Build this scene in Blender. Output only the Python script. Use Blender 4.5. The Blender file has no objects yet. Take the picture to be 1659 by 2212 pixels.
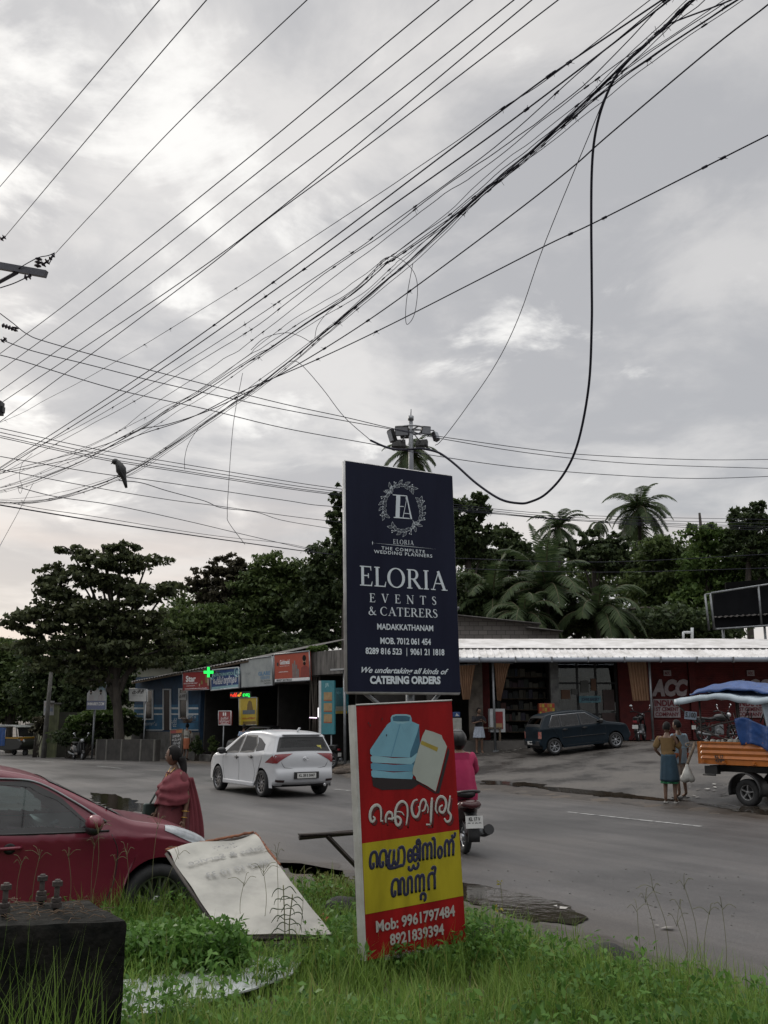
import bpy, bmesh, math, random
import numpy as np
from mathutils import Vector as V, Matrix, noise

sc = bpy.context.scene
col = sc.collection
R = math.radians
rnd = random.Random(7)

# ------------------------------------------------------------------ camera
# "p" pixels below are measured on a 1659 x 2212 view of the photograph
FP, CX, CY, HZ = 2033.0, 829.5, 1106.0, 1548.0
PITCH = math.atan((HZ - CY) / FP)
EYE = 1.85
cd = bpy.data.cameras.new('camera')
cd.sensor_fit = 'VERTICAL'; cd.sensor_height = 36.0; cd.lens = 36.0 * FP / 2212.0
cd.clip_start = 0.1; cd.clip_end = 5000
camera = bpy.data.objects.new('camera', cd); col.objects.link(camera)
camera.location = (0, 0, EYE); camera.rotation_euler = (math.pi / 2 + PITCH, 0, 0)
sc.camera = camera

# ------------------------------------------------------------------ view, world, sun
sc.view_settings.view_transform = 'Standard'; sc.view_settings.look = 'None'
sc.view_settings.exposure = 0.42; sc.view_settings.gamma = 1.0
SUN_AZ, SUN_EL = R(-38), R(24)          # azimuth from +Y towards +X; the sun sits behind cloud, ahead and left
world = bpy.data.worlds.new("World"); sc.world = world; world.use_nodes = True

def make_sky():
	nt = world.node_tree; N = nt.nodes; L = nt.links
	bg = N['Background']; bg.inputs['Strength'].default_value = 0.1
	def nd(t, **kw):
		n = N.new(t)
		for k, v in kw.items(): setattr(n, k, v)
		return n
	def math_(op, a, b=None, c=None, clamp=False):
		n = nd('ShaderNodeMath', operation=op, use_clamp=clamp)
		for i, x in enumerate((a, b, c)):
			if x is None: continue
			if isinstance(x, (int, float)): n.inputs[i].default_value = x
			else: L.new(x, n.inputs[i])
		return n.outputs[0]
	def mix(f, a, b):
		n = nd('ShaderNodeMix', data_type='RGBA')
		for i, x in ((0, f), (6, a), (7, b)):
			if isinstance(x, (int, float)): n.inputs[i].default_value = x
			elif isinstance(x, tuple): n.inputs[i].default_value = (*x, 1)
			else: L.new(x, n.inputs[i])
		return n.outputs[2]
	def ramp(x, a, b):
		n = nd('ShaderNodeMapRange', interpolation_type='SMOOTHSTEP')
		L.new(x, n.inputs[0]); n.inputs[1].default_value = a; n.inputs[2].default_value = b
		return n.outputs[0]
	sky = nd('ShaderNodeTexSky', sky_type='NISHITA', sun_disc=False)
	sky.sun_elevation = SUN_EL; sky.sun_rotation = SUN_AZ
	tc = nd('ShaderNodeTexCoord'); d = tc.outputs['Generated']
	sp = nd('ShaderNodeSeparateXYZ'); L.new(d, sp.inputs[0]); x, y, z = sp.outputs
	zz = math_('ADD', math_('MAXIMUM', z, 0.0), 0.17)
	cb = nd('ShaderNodeCombineXYZ')
	L.new(math_('DIVIDE', x, zz), cb.inputs[0]); L.new(math_('DIVIDE', y, zz), cb.inputs[1])
	def fbm(scale, detail, rough, off, dist=0.0):
		mp = nd('ShaderNodeMapping'); L.new(cb.outputs[0], mp.inputs[0])
		mp.inputs['Location'].default_value = off
		n = nd('ShaderNodeTexNoise'); n.inputs['Scale'].default_value = scale
		n.inputs['Detail'].default_value = detail; n.inputs['Roughness'].default_value = rough
		n.inputs['Distortion'].default_value = dist
		L.new(mp.outputs[0], n.inputs['Vector'])
		return n.outputs[0]
	big = fbm(1.5, 6, 0.55, (SKYOFF[0], SKYOFF[1], 0), 0.25)
	fine = fbm(3.6, 8, 0.6, (5.2, 1.3, 0), 0.5)
	puff = fbm(2.3, 7, 0.55, (SKYOFF[2], SKYOFF[3], 0.0), 0.35)
	left = ramp(math_('MULTIPLY', x, -1.0), -0.2, 0.40)      # 1 on the left
	up = ramp(z, 0.12, 0.62)
	n1 = math_('ADD', math_('MULTIPLY', big, 0.65), math_('MULTIPLY', fine, 0.35))
	base = mix(ramp(n1, 0.41, 0.59), (3.7, 3.67, 3.74), (5.9, 5.72, 5.55))
	# bright holes in the deck, mostly towards the upper left
	p1 = math_('ADD', math_('MULTIPLY', puff, 0.62), math_('MULTIPLY', fine, 0.38))
	where = math_('MULTIPLY', math_('ADD', math_('MULTIPLY', left, 0.85), 0.08), up)
	hole = math_('ADD', p1, math_('MULTIPLY', where, 0.15))
	cl = mix(ramp(hole, 0.572, 0.668), base, (7.9, 7.75, 7.45))
	# overall brightening to the upper left, cooler and darker to the right
	glow = math_('MULTIPLY', math_('MULTIPLY', left, up), 0.25)
	cl = mix(glow, cl, (7.2, 7.1, 6.95))
	cl = mix(math_('MULTIPLY', ramp(x, 0.02, 0.36), 0.34), cl, (3.5, 3.56, 3.7))
	# warm bands towards the horizon
	low = math_('SUBTRACT', 1.0, ramp(z, 0.06, 0.30))
	str_ = nd('ShaderNodeTexNoise'); str_.inputs['Scale'].default_value = 3.0; str_.inputs['Detail'].default_value = 4
	ms = nd('ShaderNodeMapping'); L.new(d, ms.inputs[0]); ms.inputs['Scale'].default_value = (1.3, 1.3, 9)
	L.new(ms.outputs[0], str_.inputs['Vector'])
	warmf = math_('MULTIPLY', low, math_('ADD', math_('MULTIPLY', ramp(str_.outputs[0], 0.42, 0.68), 0.8), math_('MULTIPLY', left, 0.45)), None, True)
	cl = mix(warmf, cl, (6.2, 5.4, 4.9))
	# the deck overhead and behind is thinner and brighter
	back = ramp(math_('MULTIPLY', y, -1.0), -0.55, 0.35)
	cl = mix(math_('MULTIPLY', back, 0.85), cl, BACKSKY)
	cl = mix(ramp(z, 0.66, 0.93), cl, (17, 16.9, 16.7))
	hor = math_('SUBTRACT', 1.0, ramp(z, 0.18, 0.62))
	cl = mix(math_('MULTIPLY', math_('MULTIPLY', back, hor), 0.92), cl, (1.5, 1.52, 1.55))
	fin = mix(0.93, sky.outputs[0], cl)
	L.new(fin, bg.inputs['Color'])

SKYOFF = (3.3, 0.7, 0.2, 3.4)
BACKSKY = (7.4, 7.45, 7.6)
make_sky()
sd = bpy.data.lights.new('sun', 'SUN'); sd.energy = 0.6; sd.angle = R(14); sd.color = (1.0, 0.93, 0.84)
sun = bpy.data.objects.new('sun', sd); col.objects.link(sun)
sdir = V((math.sin(SUN_AZ) * math.cos(SUN_EL), math.cos(SUN_AZ) * math.cos(SUN_EL), math.sin(SUN_EL)))
sun.rotation_euler = sdir.to_track_quat('Z', 'Y').to_euler(); sun.location = sdir * 60

# ------------------------------------------------------------------ geometry of the view
cp, sp_ = math.cos(PITCH), math.sin(PITCH)
def ray(px, py):
	a, b = (px - CX) / FP, (CY - py) / FP
	d = V((a, cp - b * sp_, sp_ + b * cp))
	return d / d.y
CAMP = V((0, 0, EYE))
def P(px, py, Y): return CAMP + ray(px, py) * Y
ND = V((0.83, 0.558, 0)).normalized(); UD = V((-ND.y, ND.x, 0))   # across and along the road
def sm(a, b, x):
	t = min(1, max(0, (x - a) / (b - a))); return t * t * (3 - 2 * t)
def g(x, y):
	n = ND.x * x + ND.y * y; u = UD.x * x + UD.y * y
	h = 0.0
	if n > 16.3: h += min(0.107 * (n - 16.3), 1.0) * (1 - sm(25.5, 32, u))
	h -= 0.012 * min(max(u - 33, 0), 60)
	if n < 5.5: h += 0.17 * (1 - sm(4.6, 5.5, n))
	if n > 24 and u > 26: h += 0.03 * min(n - 24, 60) * sm(26, 34, u)
	return h
def G(px, py):
	r = ray(px, py); Y = 2.0
	while Y < 200:
		p = CAMP + r * Y
		if p.z <= g(p.x, p.y): break
		Y += 0.04 + Y * 0.002
	return V((p.x, p.y, g(p.x, p.y)))
def at(px, Y):
	"""ground point in column px at distance Y"""
	x = (px - CX) / (FP / cp) * Y; return V((x, Y, g(x, Y)))

class Plane:
	def __init__(s, o, n): s.o, s.n = V(o), V(n).normalized()
	def hit(s, px, py, off=0.0):
		d = ray(px, py); o = s.o + s.n * off
		return CAMP + d * ((o - CAMP).dot(s.n) / d.dot(s.n))

# ------------------------------------------------------------------ materials
def principled(name):
	m = bpy.data.materials.new(name); m.use_nodes = True
	return m, m.node_tree, m.node_tree.nodes['Principled BSDF']
def mat(name, c, rough=0.6, metal=0.0, var=0.25, scale=8.0, bump=0.0, c2=None, coat=0.0, spec=0.5, island=False, bscale=None, thr=None, emit=0.0, stretch=None):
	m, nt, b = principled(name); N, L = nt.nodes, nt.links
	b.inputs['Roughness'].default_value = rough; b.inputs['Metallic'].default_value = metal
	b.inputs['Coat Weight'].default_value = coat; b.inputs['Coat Roughness'].default_value = 0.06
	b.inputs['Specular IOR Level'].default_value = spec
	if c2 is None: c2 = tuple(max(0, x * (1 - var)) for x in c); c = tuple(x * (1 + var * 0.5) for x in c)
	mx = N.new('ShaderNodeMix'); mx.data_type = 'RGBA'
	mx.inputs[6].default_value = (*c2, 1); mx.inputs[7].default_value = (*c, 1)
	if island:
		ge = N.new('ShaderNodeNewGeometry'); L.new(ge.outputs['Random Per Island'], mx.inputs[0])
	else:
		tc = N.new('ShaderNodeTexCoord'); no = N.new('ShaderNodeTexNoise')
		no.inputs['Scale'].default_value = scale; no.inputs['Detail'].default_value = 6; no.inputs['Roughness'].default_value = 0.6
		v = tc.outputs['Object']
		if stretch:
			mp = N.new('ShaderNodeMapping'); mp.inputs['Scale'].default_value = stretch; L.new(v, mp.inputs[0]); v = mp.outputs[0]
		L.new(v, no.inputs['Vector'])
		mr = N.new('ShaderNodeMapRange'); a, z = thr or (0.3, 0.7)
		mr.inputs[1].default_value = a; mr.inputs[2].default_value = z
		L.new(no.outputs[0], mr.inputs[0]); L.new(mr.outputs[0], mx.inputs[0])
		if bump:
			nb = N.new('ShaderNodeTexNoise'); nb.inputs['Scale'].default_value = bscale or scale * 6; nb.inputs['Detail'].default_value = 5
			L.new(v, nb.inputs['Vector'])
			bu = N.new('ShaderNodeBump'); bu.inputs['Strength'].default_value = bump; bu.inputs['Distance'].default_value = 0.02
			L.new(nb.outputs[0], bu.inputs['Height']); L.new(bu.outputs[0], b.inputs['Normal'])
	L.new(mx.outputs[2], b.inputs['Base Color'])
	if emit:
		b.inputs['Emission Color'].default_value = (*c, 1); b.inputs['Emission Strength'].default_value = emit
	return m
def leafmat(name, c, c2, trans=0.35, rough=0.5):
	m = mat(name, c, rough, island=True, c2=c2, spec=0.2)
	nt = m.node_tree; b = nt.nodes['Principled BSDF']; out = nt.nodes['Material Output']
	t = nt.nodes.new('ShaderNodeBsdfTranslucent'); mx = nt.nodes.new('ShaderNodeMixShader'); mx.inputs[0].default_value = trans
	nt.links.new(b.inputs['Base Color'].links[0].from_socket, t.inputs[0])
	nt.links.new(b.outputs[0], mx.inputs[1]); nt.links.new(t.outputs[0], mx.inputs[2]); nt.links.new(mx.outputs[0], out.inputs[0])
	return m
def glassmat(name, tint, mixf=0.75, rough=0.03, refl=1.0):
	"""thin car glass: tinted see-through with a glossy reflection"""
	m, nt, b = principled(name); N, L = nt.nodes, nt.links
	N.remove(b); out = N['Material Output']
	t = N.new('ShaderNodeBsdfTransparent'); t.inputs[0].default_value = (*tint, 1)
	gl = N.new('ShaderNodeBsdfGlossy'); gl.inputs[1].default_value = rough; gl.inputs[0].default_value = (refl, refl, refl, 1)
	f = N.new('ShaderNodeFresnel'); f.inputs[0].default_value = 1.55
	no = N.new('ShaderNodeTexNoise'); no.inputs['Scale'].default_value = 5
	ma = N.new('ShaderNodeMath'); ma.operation = 'MULTIPLY_ADD'; ma.inputs[1].default_value = 0.04; ma.inputs[2].default_value = mixf
	L.new(no.outputs[0], ma.inputs[0])
	ad = N.new('ShaderNodeMath'); ad.operation = 'ADD'; ad.use_clamp = True
	L.new(f.outputs[0], ad.inputs[0]); L.new(ma.outputs[0], ad.inputs[1])
	mx = N.new('ShaderNodeMixShader'); L.new(ad.outputs[0], mx.inputs[0])
	L.new(t.outputs[0], mx.inputs[1]); L.new(gl.outputs[0], mx.inputs[2]); L.new(mx.outputs[0], out.inputs[0])
	return m

# ------------------------------------------------------------------ objects
def tag(o, label, cat, group=None):
	o['label'] = label; o['category'] = cat
	if group: o['group'] = group
	return o
def thing(name, label, cat, loc=(0, 0, 0), rz=0.0, group=None):
	o = bpy.data.objects.new(name, None); col.objects.link(o)
	o.location = loc; o.rotation_euler = (0, 0, rz); o.empty_display_size = 0.1
	return tag(o, label, cat, group)
def copy_tree(o, parent=None):
	c = o.copy(); col.objects.link(c)
	if parent is not None: c.parent = parent
	for ch in list(o.children): copy_tree(ch, c)
	return c
def frame_from(d, up=V((0, 0, 1))):
	d = V(d).normalized(); s = d.cross(up)
	if s.length < 1e-5: s = d.cross(V((0, 1, 0)))
	s.normalize(); return s, s.cross(d).normalized()

class MB:
	"""collects shapes, then links them as ONE mesh object"""
	def __init__(s): s.v, s.f, s.m, s.s = [], [], [], []
	def add(s, vs, fs, mi=0, smooth=False):
		b = len(s.v); s.v.extend(tuple(x) for x in vs)
		for f in fs: s.f.append([b + i for i in f]); s.m.append(mi); s.s.append(smooth)
		return s
	def box(s, c, size, rot=None, mi=0, taper=1.0):
		hx, hy, hz = (x / 2 for x in size); c = V(c); vs = []
		for z in (-hz, hz):
			k = taper if z > 0 else 1
			for x, y in ((-hx, -hy), (hx, -hy), (hx, hy), (-hx, hy)):
				p = V((x * k, y * k, z)); vs.append(c + (rot @ p if rot is not None else p))
		return s.add(vs, [(3, 2, 1, 0), (4, 5, 6, 7), (0, 1, 5, 4), (1, 2, 6, 5), (2, 3, 7, 6), (3, 0, 4, 7)], mi)
	def tube(s, pts, r, n=8, mi=0, cap=True, smooth=True, flat=None, closed=False):
		"""r: number or list; flat=(normal, k): squash the section along normal by k"""
		pts = [V(p) for p in pts]; m = len(pts); vs = []
		rr = r if isinstance(r, (list, tuple)) else [r] * m
		up = None
		for i, p in enumerate(pts):
			if closed: d = pts[(i + 1) % m] - pts[i - 1]
			else: d = pts[min(i + 1, m - 1)] - pts[max(i - 1, 0)]
			if d.length < 1e-9: d = V((0, 0, 1))
			d.normalize()
			if flat:
				nn = flat[0]; sd = d.cross(nn); sd.normalize(); uu = nn * flat[1]
			else:
				if up is None: sd, up = frame_from(d)
				else:
					sd = d.cross(up)
					if sd.length < 1e-6: sd, _ = frame_from(d)
					sd.normalize(); up = sd.cross(d).normalized()
				uu = up
			for k in range(n):
				a = 2 * math.pi * k / n
				vs.append(p + sd * (rr[i] * math.cos(a)) + uu * (rr[i] * math.sin(a)))
		fs = []
		for i in range(m if closed else m - 1):
			j = (i + 1) % m
			for k in range(n):
				k2 = (k + 1) % n; fs.append((i * n + k, i * n + k2, j * n + k2, j * n + k))
		s.add(vs, fs, mi, smooth)
		if cap and not closed:
			b = len(s.v) - len(vs)
			s.f.append([b + k for k in range(n)][::-1]); s.m.append(mi); s.s.append(False)
			s.f.append([b + (m - 1) * n + k for k in range(n)]); s.m.append(mi); s.s.append(False)
		return s
	def lathe(s, prof, n=20, c=(0, 0, 0), axis=(0, 0, 1), mi=0, smooth=True, cap=True):
		c = V(c); ax = V(axis).normalized(); a1, a2 = frame_from(ax, V((0, 0, 1)) if abs(ax.z) < 0.9 else V((0, 1, 0)))
		vs = [c + ax * h + a1 * (r * math.cos(2 * math.pi * k / n)) + a2 * (r * math.sin(2 * math.pi * k / n)) for r, h in prof for k in range(n)]
		fs = [(i * n + k, i * n + (k + 1) % n, (i + 1) * n + (k + 1) % n, (i + 1) * n + k) for i in range(len(prof) - 1) for k in range(n)]
		s.add(vs, fs, mi, smooth)
		if cap:
			b = len(s.v) - len(vs)
			for i in (0, len(prof) - 1):
				if prof[i][0] > 1e-4: s.f.append([b + i * n + k for k in range(n)]); s.m.append(mi); s.s.append(False)
		return s
	def grid(s, rows, mi=0, smooth=True, closed=False):
		n = len(rows[0]); vs = [p for r in rows for p in r]
		kk = n if closed else n - 1
		return s.add(vs, [(i * n + k, i * n + (k + 1) % n, (i + 1) * n + (k + 1) % n, (i + 1) * n + k) for i in range(len(rows) - 1) for k in range(kk)], mi, smooth)
	def loft(s, rings, mi=0, cap=True, smooth=True):
		s.grid(rings, mi, smooth, True); n = len(rings[0])
		if cap:
			b = len(s.v) - n * len(rings)
			s.f.append([b + k for k in range(n)][::-1]); s.m.append(mi); s.s.append(smooth)
			s.f.append([b + n * (len(rings) - 1) + k for k in range(n)]); s.m.append(mi); s.s.append(smooth)
		return s
	def ball(s, c, r, n=12, m=8, mi=0, rot=None):
		if not isinstance(r, (tuple, list)): r = (r, r, r)
		rows = []
		for i in range(m + 1):
			t = math.pi * i / m; row = []
			for k in range(n):
				a = 2 * math.pi * k / n
				p = V((r[0] * math.sin(t) * math.cos(a), r[1] * math.sin(t) * math.sin(a), -r[2] * math.cos(t)))
				row.append(V(c) + (rot @ p if rot is not None else p))
			rows.append(row)
		return s.grid(rows, mi, True, True)
	def prism(s, poly, t, fn, mi=0):
		"""poly: list of 2D; fn(a, b, depth) -> point; extruded from depth 0 to t"""
		n = len(poly); vs = [fn(a, b, 0) for a, b in poly] + [fn(a, b, t) for a, b in poly]
		return s.add(vs, [list(range(n))[::-1], list(range(n, 2 * n))] + [(i, (i + 1) % n, n + (i + 1) % n, n + i) for i in range(n)], mi)
	def panel(s, tl, tr, br, bl, t, mi=0):
		"""slab with the given front face, t thick behind it"""
		tl, tr, br, bl = map(V, (tl, tr, br, bl)); nn = (tr - tl).cross(tl - bl).normalized() * -t
		fr = [tl, tr, br, bl]; bk = [p - nn * -1 for p in fr]
		return s.add(fr + bk, [(3, 2, 1, 0), (4, 5, 6, 7), (0, 1, 5, 4), (1, 2, 6, 5), (2, 3, 7, 6), (3, 0, 4, 7)], mi)
	def build(s, name, mats, parent=None, bevel=0.0, seg=2, subsurf=0, recalc=True):
		me = bpy.data.meshes.new(name); me.from_pydata([tuple(p) for p in s.v], [], s.f)
		for m in (mats if isinstance(mats, (list, tuple)) else [mats]): me.materials.append(m)
		me.polygons.foreach_set('material_index', s.m); me.polygons.foreach_set('use_smooth', s.s)
		if recalc:
			bm = bmesh.new(); bm.from_mesh(me); bmesh.ops.recalc_face_normals(bm, faces=bm.faces); bm.to_mesh(me); bm.free()
		me.update()
		o = bpy.data.objects.new(name, me); col.objects.link(o)
		if parent is not None: o.parent = parent
		if bevel:
			b = o.modifiers.new('bevel', 'BEVEL'); b.width = bevel; b.segments = seg; b.limit_method = 'ANGLE'; b.angle_limit = R(40)
		if subsurf:
			b = o.modifiers.new('sub', 'SUBSURF'); b.levels = b.render_levels = subsurf
		return o
def struct(o): o['kind'] = 'structure'; return o
def stuff(o): o['kind'] = 'stuff'; return o
def fast_mesh(name, verts, faces, mats, mi=None, parent=None, smooth=False):
	"""verts (n,3) array, faces (m,k) array"""
	me = bpy.data.meshes.new(name); nv, (nf, k) = len(verts), faces.shape
	me.vertices.add(nv); me.vertices.foreach_set('co', np.asarray(verts, np.float32).ravel())
	me.loops.add(nf * k); me.loops.foreach_set('vertex_index', faces.astype(np.int32).ravel())
	me.polygons.add(nf); me.polygons.foreach_set('loop_start', np.arange(0, nf * k, k, dtype=np.int32))
	for m in (mats if isinstance(mats, (list, tuple)) else [mats]): me.materials.append(m)
	if mi is not None: me.polygons.foreach_set('material_index', mi.astype(np.int32))
	if smooth: me.polygons.foreach_set('use_smooth', np.ones(nf, bool))
	me.update(calc_edges=True); me.validate()
	o = bpy.data.objects.new(name, me); col.objects.link(o)
	if parent is not None: o.parent = parent
	return o
def catmull(pts, n=6):
	pts = [V(p) for p in pts]
	if len(pts) < 3: return [pts[0].lerp(pts[-1], i / n) for i in range(n + 1)]
	out = []
	q = [pts[0] * 2 - pts[1]] + pts + [pts[-1] * 2 - pts[-2]]
	for i in range(1, len(q) - 2):
		a, b, c, d = q[i - 1:i + 3]
		for k in range(n):
			t = k / n
			out.append(0.5 * ((2 * b) + (c - a) * t + (2 * a - 5 * b + 4 * c - d) * t * t + (3 * b - a - 3 * c + d) * t ** 3))
	out.append(pts[-1]); return out

# ------------------------------------------------------------------ lettering
_H = {}
def text_mesh(body, bold=0.0, shear=0.0, spacing=1.0):
	c = bpy.data.curves.new('lettering', 'FONT'); c.body = body; c.offset = bold; c.shear = shear; c.space_character = spacing
	c.resolution_u = 3
	o = bpy.data.objects.new('lettering', c); col.objects.link(o)
	me = bpy.data.meshes.new_from_object(o.evaluated_get(bpy.context.evaluated_depsgraph_get()))
	bpy.data.objects.remove(o); bpy.data.curves.remove(c)
	vs = [(v.co.x, v.co.y) for v in me.vertices]; fs = [list(p.vertices) for p in me.polygons]
	bpy.data.meshes.remove(me); return vs, fs
CAPH = 0.70
def put_text(mb, body, L, Rr, h, n, mi=0, bold=0.0, shear=0.0, spacing=1.0, off=0.003, up=None):
	"""lettering whose baseline runs from world point L to Rr, capitals h metres tall along up, standing off along n"""
	vs, fs = text_mesh(body, bold, shear, spacing)
	if not vs: return
	x0 = min(v[0] for v in vs); x1 = max(v[0] for v in vs)
	L, Rr = V(L), V(Rr); ax = (Rr - L) / (x1 - x0)
	if up is None: up = V(n).cross(Rr - L).normalized()
	k = h / CAPH
	mb.add([L + ax * (x - x0) + up * (y * k) + V(n) * off for x, y in vs], fs, mi)

class Face:
	"""a flat face seen from the front: (a, b) run 0..1 across and down from the top left corner"""
	def __init__(s, tl, tr, br, bl):
		s.tl, s.tr, s.br, s.bl = map(V, (tl, tr, br, bl))
		s.n = (s.tr - s.tl).cross(s.tl - s.bl).normalized()
		if s.n.dot(CAMP - s.tl) < 0: s.n = -s.n
		s.W = (s.tr - s.tl).length; s.H = (s.bl - s.tl).length
		s.up = (s.tl - s.bl).normalized(); s.right = (s.tr - s.tl).normalized()
	def __call__(s, a, b, off=0.0):
		return s.tl.lerp(s.tr, a).lerp(s.bl.lerp(s.br, a), b) + s.n * off
	def text(s, mb, body, a0, a1, b, h, mi=0, **k):
		off = k.pop('off', 0.004)
		put_text(mb, body, s(a0, b), s(a1, b), h * s.H, s.n, mi, off=off, up=s.up, **k)
	def rect(s, mb, a0, b0, a1, b1, off=0.003, mi=0):
		mb.add([s(a0, b0, off), s(a1, b0, off), s(a1, b1, off), s(a0, b1, off)], [(0, 3, 2, 1)], mi)
	def poly(s, mb, pts, off=0.003, mi=0):
		mb.add([s(a, b, off) for a, b in pts], [list(range(len(pts)))], mi)
	def slab(s, mb, t, mi=0):
		f = [s.tl, s.tr, s.br, s.bl]; b = [p - s.n * t for p in f]
		mb.add(f + b, [(3, 2, 1, 0), (4, 5, 6, 7), (0, 1, 5, 4), (1, 2, 6, 5), (2, 3, 7, 6), (3, 0, 4, 7)], mi)

# ------------------------------------------------------------------ shared materials
K = {}
K['black'] = mat('black_plastic', (0.018, 0.018, 0.019), 0.5, var=0.3)
K['rubber'] = mat('tyre_rubber', (0.022, 0.022, 0.023), 0.8, var=0.35, scale=14, bump=0.2)
K['chrome'] = mat('chrome', (0.75, 0.76, 0.78), 0.15, 1.0, var=0.1)
K['alloy'] = mat('alloy', (0.42, 0.43, 0.45), 0.3, 0.9, var=0.2)
K['steel'] = mat('grey_steel', (0.22, 0.23, 0.24), 0.45, 0.6, var=0.3, scale=5)
K['rust'] = mat('rusty_steel', (0.055, 0.042, 0.036), 0.75, 0.2, c2=(0.03, 0.027, 0.026), scale=14, bump=0.3)
K['white'] = mat('white_print', (0.72, 0.73, 0.73), 0.55, var=0.08)
K['wood'] = mat('weathered_wood', (0.16, 0.12, 0.085), 0.85, var=0.4, scale=6, bump=0.3)
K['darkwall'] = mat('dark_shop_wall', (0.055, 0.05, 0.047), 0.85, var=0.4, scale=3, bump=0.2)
K['concrete'] = mat('old_concrete', (0.16, 0.155, 0.145), 0.9, c2=(0.075, 0.073, 0.068), scale=3.5, bump=0.4)
K['plaster'] = mat('stained_plaster', (0.2, 0.185, 0.17), 0.9, c2=(0.04, 0.037, 0.035), scale=2.2, bump=0.3, stretch=(2.5, 2.5, 0.5))
K['skin'] = mat('brown_skin', (0.15, 0.085, 0.055), 0.5, var=0.15, scale=12)
K['hair'] = mat('black_hair', (0.009, 0.008, 0.008), 0.6, var=0.3, scale=40, spec=.15)
K['wire'] = mat('cable_sheath', (0.02, 0.02, 0.034), 0.6, var=0.3, scale=3, spec=.2)
# ================================================================== ground and road
def roadmat():
	m, nt, b = principled('wet_asphalt'); N, L = nt.nodes, nt.links
	tc = N.new('ShaderNodeTexCoord')
	def noise_(scale, detail, st=(1, 1, 1), rough=0.6):
		mp = N.new('ShaderNodeMapping'); mp.inputs['Scale'].default_value = st; L.new(tc.outputs['Object'], mp.inputs[0])
		n = N.new('ShaderNodeTexNoise'); n.inputs['Scale'].default_value = scale; n.inputs['Detail'].default_value = detail; n.inputs['Roughness'].default_value = rough
		L.new(mp.outputs[0], n.inputs['Vector']); return n.outputs[0]
	def mr(x, a, z, c, d):
		n = N.new('ShaderNodeMapRange'); L.new(x, n.inputs[0])
		for i, v in enumerate((a, z, c, d)): n.inputs[i + 1].default_value = v
		return n.outputs[0]
	tracks = noise_(0.55, 4, (0.05, 1, 1)); patch = noise_(0.35, 5); grit = noise_(60, 3, rough=0.8)
	r1 = N.new('ShaderNodeMix'); r1.data_type = 'RGBA'; L.new(mr(patch, 0.35, 0.65, 0, 1), r1.inputs[0])
	r1.inputs[6].default_value = (0.050, 0.047, 0.046, 1); r1.inputs[7].default_value = (0.092, 0.086, 0.084, 1)
	r2 = N.new('ShaderNodeMix'); r2.data_type = 'RGBA'; r2.blend_type = 'MULTIPLY'; r2.inputs[0].default_value = 1
	L.new(r1.outputs[2], r2.inputs[6]); L.new(mr(grit, 0.3, 0.7, 0.45, 1.5), r2.inputs[7])
	sx = N.new('ShaderNodeSeparateXYZ'); L.new(tc.outputs['Object'], sx.inputs[0])
	def edge(a, z):
		n = N.new('ShaderNodeMath'); n.operation = 'ADD'; L.new(mr(sx.outputs[1], a, z, 0, 1), n.inputs[0]); L.new(mr(patch, .3, .7, -.45, .35), n.inputs[1]); n.use_clamp = True; return n.outputs[0]
	mxx = N.new('ShaderNodeMath'); mxx.operation = 'MAXIMUM'; L.new(edge(-7.4, -6.1), mxx.inputs[0]); L.new(edge(-15.0, -16.2), mxx.inputs[1])
	wv = N.new('ShaderNodeMath'); wv.operation = 'MULTIPLY'; wv.inputs[1].default_value = .75; L.new(mxx.outputs[0], wv.inputs[0])
	r3 = N.new('ShaderNodeMix'); r3.data_type = 'RGBA'; L.new(wv.outputs[0], r3.inputs[0]); L.new(r2.outputs[2], r3.inputs[6]); r3.inputs[7].default_value = (.062, .05, .04, 1)
	r4 = N.new('ShaderNodeMix'); r4.data_type = 'RGBA'; r4.blend_type = 'MULTIPLY'; r4.inputs[0].default_value = 1; L.new(r3.outputs[2], r4.inputs[6])
	fine_ = noise_(1.6, 7, (.12, 1, 1), .7); L.new(mr(fine_, .35, .65, .72, 1.2), r4.inputs[7])
	L.new(r4.outputs[2], b.inputs['Base Color'])
	ad = N.new('ShaderNodeMath'); ad.operation = 'ADD'; L.new(mr(tracks, 0.35, 0.65, 0.0, 0.16), ad.inputs[0]); L.new(mr(patch, 0.35, 0.7, 0.34, 0.5), ad.inputs[1])
	L.new(ad.outputs[0], b.inputs['Roughness'])
	bu = N.new('ShaderNodeBump'); bu.inputs['Strength'].default_value = 0.55; bu.inputs['Distance'].default_value = 0.01
	L.new(grit, bu.inputs['Height']); L.new(bu.outputs[0], b.inputs['Normal'])
	return m
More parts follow.
